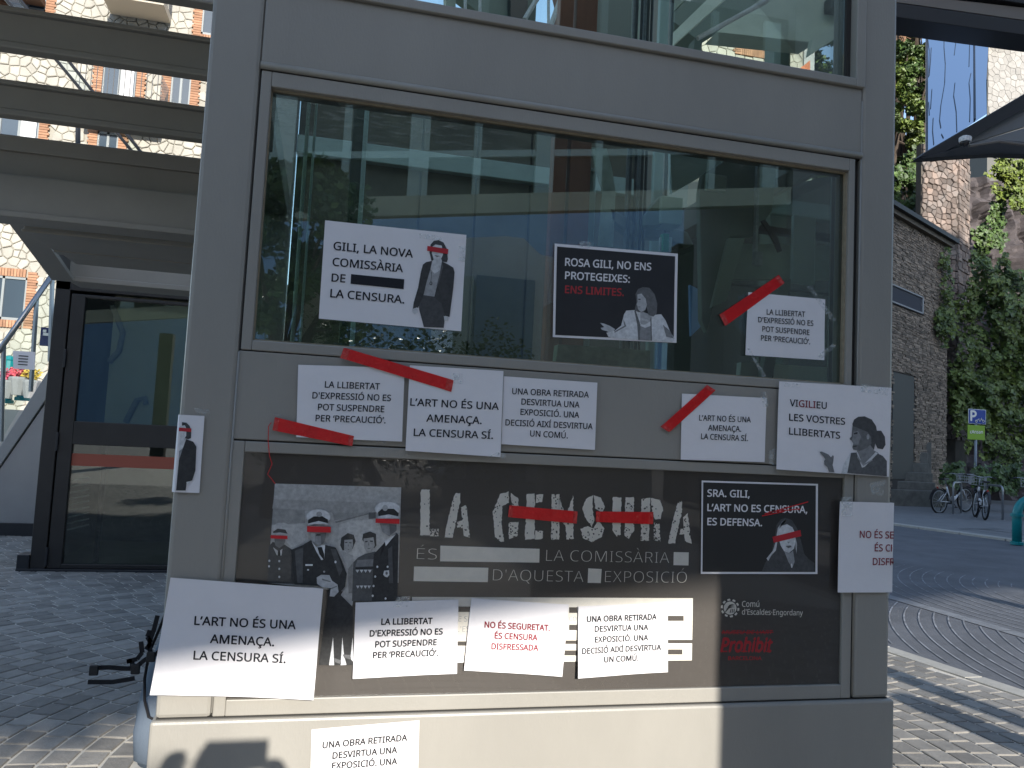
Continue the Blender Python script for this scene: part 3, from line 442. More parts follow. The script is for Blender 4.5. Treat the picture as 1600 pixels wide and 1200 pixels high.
wf = frame('window_frame', -.2415, 1.7285, 1.676, 2.490, .029, .0235, .029, .045, YW + .002, 2.40)
sx = MB()
for bx in ((-.2125, 1.705, 2.338, 2.347, 2.439, 2.445), (-.2125, 1.705, 2.340, 2.347, 1.705, 1.710), (1.699, 1.705, 2.332, 2.347, 1.710, 2.439), (-.2125, -.208, 2.338, 2.347, 1.710, 2.439)): sx.box(*bx)
sx.build('sealant', SEALY, wf)
MB().box(-.2125, 1.705, 2.348, 2.358, 1.705, 2.445).build('glass_pane', GLS, wf)
pf = frame('poster_frame', -.2435, 1.7455, .6685, 1.4195, .0325, .0355, .044, .0305, YW + .004, 2.39)
MB().box(-.211, 1.710, 2.333, 2.335, .7125, 1.389).build('glass_pane', GLP, pf)
uf = frame('window_frame', -.2415, 1.7545, 2.7445, 4.30, .03, .036, .0295, .05, YW - .010, 2.42)
MB().box(-.2115, 1.718, 2.358, 2.368, 2.774, 4.25).build('glass_pane', GLU, uf)
MB().box(1.700, 1.7175, 2.345, 2.357, 2.774, 4.25).build('sealant', SEAL, uf)
tp('side_glass', GLU, (-.372, -.362, 2.51, 4.29, 1.4, 2.60), bevel=0); tp('side_glass', GLU, (1.862, 1.872, 2.51, 4.29, 1.4, 2.60), bevel=0)
tp('side_panel', INNER, (-.372, -.352, 2.51, 4.29, 0, 1.4), (1.852, 1.872, 2.51, 4.29, 0, 1.4), (-.24, 1.745, 4.40, 4.42, 0, 3.6), bevel=0)
tp('side_beam', PAINT, (-.389, -.26, 2.51, 4.29, 2.60, 2.72)); tp('side_beam', PAINT, (1.76, 1.889, 2.51, 4.29, 2.60, 2.72))
0 and tp('roof_slab', PAINT, (-.45, 1.95, 2.27, 4.52, 4.41, 4.6), bevel=.01)
tp('rear_cross_beam', GREENST, (-.24, 1.745, 4.32, 4.385, 2.96, 3.06), bevel=.004)

# ---- machinery in the shaft
def pxbox(name, m, x0, y0, x1, y1, Y, dep, parent=None, bevel=.003, **kw):
    "upright box whose front lies on y = Y and shows between two photograph pixels (top left, bottom right)"
    if parent is not None and parent.name == 'lift_machinery' and x1 > 1120: Y = 2.5 + (Y - 2.7) * .12; dep = min(dep, .04)
    a = at(x0, y0, Y); b = at(x1, y1, Y)
    mb = MB().box(a.x, b.x, Y, Y + dep, b.z, a.z)
    if parent is None:
        o = mb.build(name, m, None, bevel=bevel, **kw)
        c = Vector((a.x / 2 + b.x / 2, Y + dep / 2, min(a.z, b.z))); o.data.transform(Matrix.Translation(-c)); o.location = c
        return o
    return mb.build(name, m, parent, bevel=bevel, **kw)
def pxpoly(name, m, pts, Y, dep, parent=None, bevel=0, **kw):
    if parent is not None and parent.name == 'lift_machinery' and max(p[0] for p in pts) > 1120: Y = 2.5 + (Y - 2.7) * .12; dep = min(dep, .03)
    P = [at(x, y, Y) for x, y in pts]
    mb = MB().prism([(p.x, Y, p.z) for p in P], (0, dep, 0))
    o = mb.build(name, m, parent, bevel=bevel, **kw)
    if parent is None:
        c = Vector((sum(p.x for p in P) / len(P), Y, min(p.z for p in P))); o.data.transform(Matrix.Translation(-c)); o.location = c
    return o
sh = empty('lift_machinery', (1.1, 3.2, .1), label='lift guide rails, cables, brown column and machine cabinets behind the tower glass', cat='machinery')
def mach(name, m, x0, x1, Y, dep, z0=.2, z1=4.3, **kw):
    return MB().box(x0, x1, Y, Y + dep, z0, z1).build(name, m, sh, bevel=.003, **kw)
def X(px, py, Y): return at(px, py, Y).x
Y1 = 3.05
for a, b in ((862, 884), (889, 922)):
    mach('brown_column', RUST, X(a, 300, Y1), X(b, 300, Y1), Y1, .05)
mach('steel_strut', GREENST, X(918, 300, 3.1), X(931, 300, 3.1), 3.1, .04, z1=at(918, 262, 3.1).z)
pxbox('bracket', GREENST, 917, 262, 957, 272, 3.08, .02, sh)
Z = MB()
for a in (985, 993, 1003, 1009):
    x = X(a, 280, 2.95); Z.tube([(x, 2.95, .2), (x, 2.95, 4.3)], .006, 6)
Z.build('cable', BLKMETAL, sh)
mach('guide_rail', grey(.30), X(980, 280, 3.0), X(985, 280, 3.0), 3.0, .02)
mach('guide_rail', grey(.30), X(997, 280, 3.0), X(1001, 280, 3.0), 3.0, .02)
mach('guide_rail', GREENST, X(1022, 280, 3.2), X(1036, 280, 3.2), 3.2, .03)
mach('guide_rail', BLKMETAL, X(1040, 280, 3.0), X(1044, 280, 3.0), 3.0, .02)
for a, b in ((470, 476), (483, 487)):
    mach('guide_rail', GREENST, X(a, 300, 2.8), X(b, 300, 2.8), 2.8, .02)
mach('steel_strut', mat('dark_olive_steel', (.07, .08, .06), .6), X(545, 300, 3.6), X(562, 300, 3.6), 3.6, .06)
mach('steel_strut', GREENST, X(562, 300, 3.55), X(569, 300, 3.55), 3.55, .04)
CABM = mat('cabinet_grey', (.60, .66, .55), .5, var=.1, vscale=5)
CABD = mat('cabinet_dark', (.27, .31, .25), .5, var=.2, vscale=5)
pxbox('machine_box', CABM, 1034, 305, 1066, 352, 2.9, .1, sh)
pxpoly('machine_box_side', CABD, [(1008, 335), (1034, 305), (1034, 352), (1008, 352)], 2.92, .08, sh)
pxpoly('oil_hose', mat('grey_rubber_hose', (.3, .28, .23), .6), [(950, 318), (968, 332), (1000, 352), (1045, 352), (1075, 362), (1085, 382), (1068, 386), (1040, 372), (990, 370), (955, 345)], 3.0, .06, sh, bevel=.008)
pxbox('level_switch', mat('green_plastic', (.02, .42, .16), .4), 1036, 364, 1045, 393, 2.86, .03, sh)
pxbox('level_switch_scale', grey(.75), 1031, 370, 1035.5, 393, 2.87, .01, sh)
pxbox('level_switch_scale', grey(.75), 1045.5, 370, 1050, 393, 2.87, .01, sh)
pxpoly('white_side_panel', mat('pale_panel', (.75, .85, .78), .5), [(1047, 236), (1146, 246), (1140, 250), (1050, 302)], 3.5, .02, sh)
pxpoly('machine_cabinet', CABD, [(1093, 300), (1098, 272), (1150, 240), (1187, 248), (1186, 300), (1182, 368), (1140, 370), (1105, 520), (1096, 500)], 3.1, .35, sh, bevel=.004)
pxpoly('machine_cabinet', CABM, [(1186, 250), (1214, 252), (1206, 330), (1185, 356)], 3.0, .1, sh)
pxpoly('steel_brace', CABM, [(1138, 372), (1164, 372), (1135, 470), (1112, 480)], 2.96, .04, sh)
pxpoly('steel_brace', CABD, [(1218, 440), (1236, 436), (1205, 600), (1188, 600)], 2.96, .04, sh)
pxbox('cross_beam', BLKMETAL, 1180, 350, 1330, 378, 3.3, .06, sh)
pxbox('cross_beam', BLKMETAL, 1100, 438, 1330, 462, 3.6, .06, sh)
pxpoly('oil_tray', mat('speckled_tray', (.35, .4, .27), .6, col2=(.06, .06, .04), vscale=14), [(872, 538), (940, 542), (1016, 548), (1015, 583), (868, 572)], 2.75, .05, sh)
pxbox('light_grille', grey(.6), 1180, 392, 1192, 415, 2.9, .02, sh)
sp_ = MB(); c_ = at(1206, 405, 2.9); sp_.torus(c_, (1, 0, 0), (0, 0, 1), .022, .006, 16, 6)
sp_.build('pulley', grey(.7), sh)
pxbox('pale_board', mat('pale_board_grey', (.62, .70, .60), .5), 1241, 335, 1273, 445, 3.05, .02, sh)
pxpoly('pale_edge', grey(.8), [(1184, 250), (1188, 250), (1184, 400), (1180, 400)], 2.95, .02, sh)
pxpoly('rear_patch', mat('rear_patch_grey', (.50, .55, .46), .5, var=.2, vscale=4), [(1110, 380), (1340, 384), (1330, 436), (1190, 436), (1100, 436)], 3.7, .03, sh)
pxpoly('rear_patch', mat('lit_ground_cream', (.85, .85, .70), .5), [(1158, 566), (1300, 574), (1296, 640), (1152, 640)], 3.4, .03, sh)  # cream patch paints the sunlit ground showing in the glass
pxpoly('steel_brace', BLKMETAL, [(1195, 470), (1214, 470), (1206, 640), (1190, 640)], 3.2, .03, sh)
pxpoly('rear_patch', mat('sky_patch_blue', (.35, .5, .8), .4), [(1078, 445), (1098, 455), (1100, 505), (1080, 525)], 3.5, .02, sh)  # blue patch paints a piece of sky showing in the glass
pxpoly('rear_patch', mat('sky_patch_blue', (.35, .5, .8), .4), [(1302, 525), (1311, 527), (1308, 620), (1300, 620)], 3.5, .02, sh)  # second painted piece of sky
pxbox('junction_box', CABM, 1105, 270, 1135, 300, 2.95, .05, sh)
pxpoly('cable_loom', BLKMETAL, [(1190, 345), (1196, 343), (1216, 372), (1222, 392), (1217, 394), (1208, 374)], 2.9, .01, sh)
pxpoly('hanging_film', mat('plastic_film', (.55, .58, .5), .3, var=.3, vscale=9), [(925, 230), (948, 232), (956, 262), (962, 300), (958, 385), (935, 384), (942, 300), (930, 262)], 3.0, .01, sh)
# ---- lining panels seen dimly at the back of the shaft
for i in range(6):
    x0 = -.2 + i * .32
    mach('back_panel', mat('back_panel_brown', (.13, .12, .085), .7, var=.3, vscale=3), x0 + .006, x0 + .314, 4.37, .02, z0=1.2, z1=3.5)
# ---- big inclined stair beams and roof seen through the upper window
ov = empty('roof_structure', (1.6, 5.4, 0), label='dark green-grey roof soffit and inclined beams seen through the top window', cat='roof')
SOF = mat('dark_soffit', (.16, .20, .17), .6, var=.1, vscale=2)
for pts, m_, Y, dep in (
        ([(1090, 62), (1200, -6), (1380, -70), (1380, -260), (900, -260), (940, -50)], SOF, 5.6, .25),
        ([(1270, 66), (1330, 30), (1380, -20), (1200, -10), (1120, 50)], CABM, 5.3, .2),
        ([(1265, 86), (1270, 60), (1345, 12), (1345, 34), (1320, 50)], CABM, 5.2, .05),
        ([(908, -60), (995, -60), (988, 62), (925, 52)], mat('pale_green_panel', (.16, .18, .16), .6), 5.5, .1),
        ([(1000, 70), (1090, -20), (1130, -50), (1080, -60), (1000, -20), (998, 66)], CABD, 5.0, .15),
        ([(1030, 72), (1135, -30), (1165, -30), (1046, 76)], CABM, 4.9, .1),
        ([(1086, 60), (1098, 52), (1096, 82), (1084, 80)], SOF, 5.2, .1),
        ([(722, -60), (800, -60), (798, 30), (752, 22), (700, -18)], SOF, 5.4, .1),
        ([(798, -60), (826, -60), (824, 34), (798, 30)], BLKMETAL, 5.3, .1),
        ([(694, -60), (712, -60), (712, 12), (697, 9)], CABD, 5.2, .1),
        ([(858, -60), (904, -60), (905, 50), (870, 44), (872, 0)], RUST, 5.2, .1)):
    pxpoly('roof_beam', m_, pts, Y, dep, ov)
MB().box(1.2, 1.35, 5.55, 5.7, 0, 4.9).build('roof_post', SOF, ov); MB().box(3.4, 3.55, 5.62, 5.77, 0, 4.9).build('roof_post', SOF, ov)
bb = MB()
for a, b in (((820, 30), (850, -20)), ((860, 42), (886, -30)), ((1090, 60), (1200, 0))):
    bb.tube([at(*a, 5.0), at(*b, 5.0)], .018, 6)
for px in (727, 750, 857):
    bb.tube([at(px, 60, 4.9), at(px, -80, 4.9)], .010, 6)
bb.build('tie_rod', grey(.55), ov)

# ================================================================ EXHIBITION POSTER
YP = 2.3365
PS = Surf([(378, 700), (1316, 742), (1312, 1078), (362, 1092)], YP, off=0, quad=[(-.2105, 1.3885), (1.7095, 1.3885), (1.7095, .713), (-.2105, .713)])
poster = PS.sheet('exhibition_poster', POSTER, 4, 4, th=.004, label='wide charcoal exhibition poster with stencilled white title, framed behind glass in the lower tower', cat='poster')
def figP(*a, **k): return fig(PS, poster, *a, **k)
O, Pq, SC = 410, 740, 3.75
phq = [(73, 58), (813, 81), (797, 420), (560, 620), (500, 1118), (330, 1118), (200, 640), (35, 640)]
dots = []
RI = mat('print_red', (.62, .015, .02), .6)
items = [
    (.80, [(73, 58), (813, 81), (797, 640), (560, 700), (30, 640)]),
    (.70, [(66, 150), (810, 175), (806, 232), (400, 228), (58, 205)]),
    (.62, [(62, 205), (250, 212), (250, 290), (55, 300)]),
    (.62, [(410, 228), (630, 230), (520, 260), (420, 275)]),
    (.9, [(530, 275), (790, 262), (797, 600), (500, 600), (440, 430), (450, 300)]),
    (.88, [(130, 300), (260, 300), (270, 400), (170, 430), (140, 400)]),
    (.35, [(622, 228), (664, 226), (664, 262), (622, 266)]),
    (.5, [(425, 280), (620, 232), (622, 238), (430, 290)]),
    # man far left
    (.22, [(35, 430), (60, 400), (130, 415), (175, 445), (190, 560), (190, 645), (28, 640)]),
    (.85, ell(112, 318, 52, 32)), (.2, [(62, 340), (90, 322), (135, 328), (148, 352), (105, 345), (65, 352)]),
    (.8, [(62, 348), (105, 344), (145, 352), (148, 362), (60, 360)]),
    (.42, [(68, 365), (140, 368), (128, 415), (100, 436), (75, 420)]),
    (.85, [(62, 430), (95, 455), (118, 440), (112, 480), (85, 478)]), (.1, [(92, 450), (104, 450), (106, 480), (90, 480)]),
    # woman behind
    (.75, [(446, 450), (480, 455), (530, 480), (548, 560), (540, 700), (525, 782), (480, 775), (445, 735), (500, 640), (490, 540)]),
    (.2, [(456, 420), (462, 375), (500, 348), (535, 358), (546, 395), (528, 440), (470, 450)]),
    (.72, [(480, 388), (528, 385), (532, 420), (520, 455), (498, 466), (478, 445)]),
    (.5, [(500, 560), (530, 520), (530, 700), (505, 700)]),
    (.25, [(484, 402), (498, 400), (498, 406), (485, 407)]), (.25, [(508, 401), (522, 403), (521, 408), (508, 406)]), (.4, [(496, 442), (512, 442), (504, 447)]), (.5, [(502, 405), (507, 425), (499, 426)]),
    # man behind right
    (.18, [(585, 385), (590, 352), (630, 338), (665, 352), (668, 420), (655, 436), (600, 410)]),
    (.68, [(592, 380), (650, 372), (658, 420), (640, 456), (612, 462), (596, 435)]),
    (.2, [(600, 396), (616, 392), (616, 400), (601, 402)]), (.2, [(630, 391), (648, 392), (646, 400), (630, 398)]), (.45, [(622, 398), (628, 420), (617, 421)]), (.35, [(612, 436), (636, 435), (624, 442)]),
    (.24, [(532, 520), (560, 490), (600, 470), (660, 455), (690, 480), (660, 745), (525, 745)]),
    (.4, [(555, 505), (650, 500), (645, 540), (545, 545)]), (.12, [(545, 548), (650, 545), (650, 556), (545, 560)]),
    # officer right
    (.14, [(652, 470), (700, 420), (716, 400), (785, 345), (797, 358), (790, 745), (640, 745)]),
    (.48, [(685, 285), (785, 288), (788, 330), (742, 366), (702, 340)]),
    (.92, [(716, 392), (745, 375), (782, 352), (722, 424)]), (.1, [(700, 420), (716, 405), (712, 440), (690, 485)]),
    (.85, ell(732, 205, 75, 42)), (.12, [(676, 225), (700, 205), (770, 205), (798, 232), (795, 250), (740, 238), (680, 248)]),
    (.9, [(676, 250), (740, 238), (798, 250), (798, 262), (676, 262)]), (.6, ell(718, 200, 16, 18)),
    # officer centre
    (.13, [(168, 445), (240, 415), (285, 388), (320, 430), (365, 415), (430, 432), (462, 500), (494, 585), (484, 660), (450, 700), (530, 780), (530, 950), (535, 1118), (330, 1118), (372, 800), (395, 660), (188, 645)]),
    (.93, [(288, 395), (318, 430), (368, 412), (362, 500), (345, 505), (316, 455)]),
    (.1, [(322, 430), (348, 428), (362, 470), (362, 508), (334, 470)]),
    (.50, [(272, 320), (378, 325), (366, 398), (338, 422), (300, 405)]), (.2, [(318, 352), (355, 350), (358, 362), (312, 364)]),
    (.87, ell(328, 252, 72, 44)), (.10, [(268, 270), (300, 250), (350, 248), (384, 268), (384, 296), (330, 285), (268, 300)]),
    (.85, [(266, 292), (330, 276), (384, 290), (384, 300), (330, 286), (268, 302)]), (.55, ell(333, 237, 17, 16)),
    (.62, [(276, 345), (310, 345), (306, 400), (290, 390)]), (.35, [(340, 345), (375, 345), (362, 400), (345, 412)]), (.24, [(190, 450), (240, 430), (236, 640), (205, 640)]), (.22, [(400, 440), (430, 440), (470, 560), (450, 600)]), (.3, [(742, 300), (784, 300), (780, 335), (748, 355)]), (.22, [(735, 440), (760, 420), (765, 640), (740, 640)]),
    (.72, [(318, 606), (345, 590), (392, 592), (408, 625), (440, 648), (446, 690), (420, 718), (394, 716), (400, 668), (350, 664), (320, 642)]),
    (.4, [(350, 612), (400, 628), (402, 634), (350, 622)]), (.4, [(400, 668), (436, 655), (436, 660), (400, 676)]),
    (.93, [(252, 528), (295, 528), (295, 538), (252, 538)]), (.93, ell(428, 515, 6, 8)), (.9, ell(268, 561, 6, 5)), (.6, ell(362, 572, 6, 6)),
    (.93, [(390, 1118), (414, 955), (420, 1118)]), (.93, [(458, 1118), (468, 955), (478, 1060), (492, 1116)]), (.93, [(515, 1080), (528, 955), (533, 1100)]),
    (.3, [(420, 1075), (460, 1090), (462, 1112), (425, 1100)]), (.3, [(470, 1055), (515, 1058), (520, 1085), (478, 1075)]),
]
for bx, by in ((100, 510), (100, 555), (100, 602), (42, 508), (40, 540), (672, 543), (732, 543), (660, 600), (650, 655), (645, 712), (720, 728)): items.append((.9, ell(bx, by, 6, 7, 8)))
for k in range(4): items.append((.85, [(545 + k * 24, 560), (567 + k * 24, 560), (556 + k * 24, 578)]))
for k in range(4): items.append((.85, [(548 + k * 22, 652), (568 + k * 22, 652), (558 + k * 22, 670)]))
items.append((.85, [(712, 565), (740, 562), (742, 590), (730, 604), (716, 600), (706, 588)])); items.append((.3, ell(726, 580, 7, 9)))
items += [(RI, [(50, 357), (148, 362), (148, 381), (50, 377)]), (RI, [(262, 305), (401, 309), (401, 343), (262, 339)]), (RI, [(662, 261), (802, 264), (801, 292), (661, 286)])]
figP(O, Pq, SC, items, name='printed_photograph', e0=.0006)

# stencilled title
def rough_poly(pts, amp=.9, step=3.0, seed=0):
    rnd = random.Random(seed); out = []
    for i in range(len(pts)):
        a = pts[i]; b = pts[(i + 1) % len(pts)]
        L = math.hypot(b[0] - a[0], b[1] - a[1]); n = max(1, int(L / step))
        for k in range(n):
            t = k / n; out.append((a[0] + (b[0] - a[0]) * t + rnd.uniform(-amp, amp), a[1] + (b[1] - a[1]) * t + rnd.uniform(-amp, amp)))
    return out
def L_(x0, y0, x1, y1, polys):      # unit box polygons to pixels
    return [[(x0 + u * (x1 - x0), y0 + v * (y1 - y0)) for u, v in p] for p in polys]
TL = []
TL += L_(656, 765, 685, 838, [[(.05, 0), (.52, 0), (.52, .98), (.0, .98)], [(.55, .84), (1, .84), (1, 1), (.55, 1)]])
TL += L_(694, 767, 734, 840, [[(.42, .05), (.62, .05), (.62, .25), (.32, 1), (.0, 1), (.1, .7)], [(.66, .35), (.86, .3), (1, 1), (.75, .95), (.72, .8), (.5, .78), (.52, .66), (.7, .64)]])
TL += L_(770, 768, 810, 846, [[(.3, .05), (.62, 0), (.62, .22), (.36, .3), (.34, .7), (.45, 1), (.3, 1), (.08, .9), (0, .4)], [(.7, .02), (1, .15), (1, .4), (.75, .34)], [(.62, .62), (1, .6), (.96, .9), (.62, .95)]])
TL += L_(820, 771, 850, 843, [[(.1, .02), (.52, 0), (.5, .98), (.0, 1)], [(.6, .02), (.95, .02), (.93, .18), (.58, .2)], [(.55, .8), (.95, .82), (.93, .98), (.53, 1)]])
TL += L_(861, 771, 896, 843, [[(.02, .02), (.38, .02), (.36, 1), (.0, 1)], [(.36, .06), (.64, .5), (.98, .04), (1, .98), (.68, 1), (.66, .72), (.34, .5)]])
TL += L_(907, 772, 946, 847, [[(.22, .1), (.5, .02), (.48, .34), (.56, .55), (.44, .68), (.2, .5), (.08, .3)], [(.54, .02), (.8, .08), (.98, .25), (.85, .38), (.58, .3)], [(.0, .72), (.3, .66), (.5, .72), (.7, .55), (.95, .72), (.85, .9), (.45, 1), (.1, .92)]])
TL += L_(956, 777, 991, 842, [[(.03, 0), (.42, 0), (.38, .9), (.2, .95), (.02, .8)], [(.6, 0), (.98, 0), (.98, .8), (.75, 1), (.56, .92)]])
TL += L_(1001, 778, 1036, 846, [[(.03, .02), (.42, 0), (.36, .98), (.0, .98)], [(.46, .0), (.85, .05), (1, .25), (.88, .48), (.62, .5), (.48, .2)], [(.58, .56), (.85, .6), (.88, 1), (.58, .96)]])
TL += L_(1043, 781, 1080, 849, [[(.42, .05), (.6, .02), (.6, .3), (.3, 1), (.0, 1)], [(.66, .4), (.84, .3), (1, 1), (.72, .95), (.7, .8), (.5, .8), (.54, .66), (.68, .66)]])
tm = MB(); hm = MB(); rr = random.Random(5)
for i, p in enumerate(TL):
    PS.poly(tm, rough_poly(p, .7, 2.6, i), .0012)
    xs = [q[0] for q in p]; ys = [q[1] for q in p]
    worn = i in (2, 3, 14, 16, 19, 20, 21) or rr.random() < .25
    for k in range(34 if worn else 5):        # worn specks, the poster colour showing through
        cx = rr.uniform(min(xs), max(xs)); cy = rr.uniform(min(ys), max(ys)); r = rr.uniform(.4, 1.7)
        PS.poly(hm, [(cx + r * rr.uniform(.6, 1.3) * math.cos(a), cy + r * rr.uniform(.6, 1.3) * math.sin(a)) for a in (0, 1.2, 2.5, 3.8, 5)], .0018)
tm.build('title_lettering', WHITEINK, poster); hm.build('title_wear', POSTER, poster)
lt = MB(); wb = MB()
for s_, a, b, c, bo in (("ÉS", (651, 873.5), (682, 874.5), 17.5, -.021), ("LA COMISSÀRIA", (853, 876.5), (1045, 880), 18, -.021), ("D'AQUESTA", (770, 907), (911, 909.5), 18, -.021), ("EXPOSICIÓ", (945, 909.7), (1072.5, 910.7), 18, -.021),
        ("Comú", (1159, 948), (1186, 948), 9, .008), ("d'Escaldes·Engordany", (1159, 960), (1254, 961.5), 8.5, .008)):
    lt = MB(); PS.text([lt], s_, a, b, c, bo); lt.build('text_line', WHITEINK, poster)
for q in (((688, 852.5), (843, 857.5), (842.5, 879), (687.5, 877)), ((1052.5, 862.5), (1076, 863), (1075.5, 883.5), (1052, 883)), ((647, 885), (763, 887), (762, 909.5), (646, 908)), ((919, 888), (940, 889), (938.5, 911), (918, 910.5)),
          ((643.7, 932.5), (1082.5, 934.5), (1080.7, 1031.7), (645, 1036))): PS.poly(wb, q, .0010)
wb.build('white_bars', WHITEINK, poster)
rb = MB()
for x0, y0, x1, y1 in ((1041, 962, 1068, 970), (1041, 999.5, 1084, 1005), (1041, 1014.5, 1066, 1022.5), (889, 948.7, 902, 957.5), (889, 976, 902, 984.5), (880, 1000.5, 902, 1006), (879, 1016, 902, 1024), (716, 947.5, 737, 956), (714, 1002, 737, 1008.7)):
    PS.poly(rb, [(x0, y0), (x1, y0), (x1, y1), (x0, y1)], .0014)
rb.build('redaction_bars', POSTER, poster)
gt = MB()
for s_, a, c in (("tistes", (1041, 957), 9), ("ohibit", (1041, 984), 9), ("co", (889, 970), 9), ("E S", (716, 971), 8.5), ("L'ES", (713, 987), 9), ("a ç", (713, 1026), 9)):
    if 'ç' in s_: s_ = 'a c'
    PS.text([gt], s_, a, None, c, .0, e=.0014)
gt.build('small_lettering', grey(.55), poster)
rl = MB()
PS.text([rl], "MUSEU DE L'ART", (1128, 990.5), (1206, 990.5), 6, .012, shear=.25)
PS.text([rl], "Prohibit", (1126, 1018), (1204, 1018), 21, .034, shear=.18)
PS.text([rl], "BARCELONA", (1137.5, 1031), (1189.5, 1031), 5.5, .022)
PS.poly(rl, [(1127, 987), (1208, 987), (1208, 988.4), (1127, 988.4)], .0016)
for x_, dx in ((1127, 9), (1149, 7), (1158, 9), (1197, 6)): PS.poly(rl, [(x_, 1016.6), (x_ + dx, 1016.6), (x_ + dx, 1018.6), (x_, 1018.6)], .0015)
rl.build('red_lettering', mat('coral_red_ink', (.55, .02, .03), .6), poster)
em = MB(); cx, cy = 1140.5, 950
PS.poly(em, ell(cx, cy, 10, 10.3, 20), .0012)
for k in range(10):
    a = k * 36 + 10
    PS.poly(em, [(cx + r * math.cos(math.radians(a + d)), cy + r * math.sin(math.radians(a + d))) for r, d in ((11.5, -12), (14.5, -10), (14.8, 6), (12.2, 13))], .0012)
em.build('round_emblem', WHITEINK, poster)
em = MB()
for k in range(3): PS.poly(em, [(cx - 8 + k * 2, cy + 5 - k * 3.4), (cx - 3 + k, cy - 1 - k * 2.2), (cx + 4, cy - 2.5 - k * 2), (cx + 8, cy - 1 - k * 2), (cx + 4, cy - 1.4 - k * 2), (cx - 2 + k, cy + .6 - k * 2), (cx - 7 + k * 2, cy + 6.4 - k * 3.4)], .0018)
for k in range(3): PS.poly(em, [(cx - 1 + k * 3, cy + 7), (cx + 1 + k * 2.4, cy + 1), (cx + 2.2 + k * 2.4, cy + 1), (cx + .6 + k * 3, cy + 7.4)], .0018)
em.build('emblem_lines', POSTER, poster)

# ================================================================ NOTICES
CLEAR = bpy.data.materials.new('clear_tape'); CLEAR.use_nodes = True
nt_ = CLEAR.node_tree; b_ = nt_.nodes['Principled BSDF']; o_ = nt_.nodes['Material Output']
b_.inputs['Base Color'].default_value = (.75, .78, .76, 1); b_.inputs['Roughness'].default_value = .12
t_ = nt_.nodes.new('ShaderNodeBsdfTransparent'); m_ = nt_.nodes.new('ShaderNodeMixShader')
nz = nt_.nodes.new('ShaderNodeTexNoise'); nz.inputs['Scale'].default_value = 70; nz.inputs['Detail'].default_value = 3
g_ = nt_.nodes.new('ShaderNodeNewGeometry'); nt_.links.new(g_.outputs['Position'], nz.inputs['Vector'])
r_ = nt_.nodes.new('ShaderNodeMapRange'); r_.inputs[1].default_value = .42; r_.inputs[2].default_value = .62; r_.inputs[3].default_value = .05; r_.inputs[4].default_value = .38
nt_.links.new(nz.outputs['Fac'], r_.inputs[0]); nt_.links.new(r_.outputs[0], m_.inputs[0]); nt_.links.new(t_.outputs[0], m_.inputs[1]); nt_.links.new(b_.outputs[0], m_.inputs[2])
nt_.links.new(m_.outputs[0], o_.inputs['Surface'])
def strip(S, parent, pts, m=CLEAR, name='clear_tape', e=.0022):
    mb = MB(); P = [S.w(*p) for p in pts]
    (a, b, c, d) = P; n = 8
    for k in range(n):
        t0, t1 = k / n, (k + 1) / n
        L = lambda p, q, t: (p[0] + (q[0] - p[0]) * t, p[1] + (q[1] - p[1]) * t)
        q = [L(a, b, t0), L(a, b, t1), L(d, c, t1), L(d, c, t0)]
        mb.face([S.pos(x, z, e + .0006 * math.sin(9 * t0 + x * 40)) if 0 else S.pos(x, z, e) for x, z in reversed(q)])
    return mb.build(name, m, parent)
def notice(px, Y, label, lines, lifts=(0, 0, 0, 0), off=.002, wave=.0, m=PAPER, cap=9, inks=(INK,), name='paper_notice', cat='notice', fold=None, quad=None, bold=.013, group=None, tapes=()):
    S = Surf(px, Y, off, lifts, wave, fold, quad)
    o = S.sheet(name, m, label=label, cat=cat, group=group)
    for ln in lines:
        mbs = [MB() for _ in inks]
        S.text(mbs, ln[0], ln[1], ln[2], ln[3] if len(ln) > 3 else cap, bold, cols=ln[4] if len(ln) > 4 else None)
        for mb, ink in zip(mbs, inks):
            if mb.f: mb.build('text_line', ink, o)
    for t in tapes: strip(S, o, t)
    return S, o
YG = 2.348      # face of the window glass
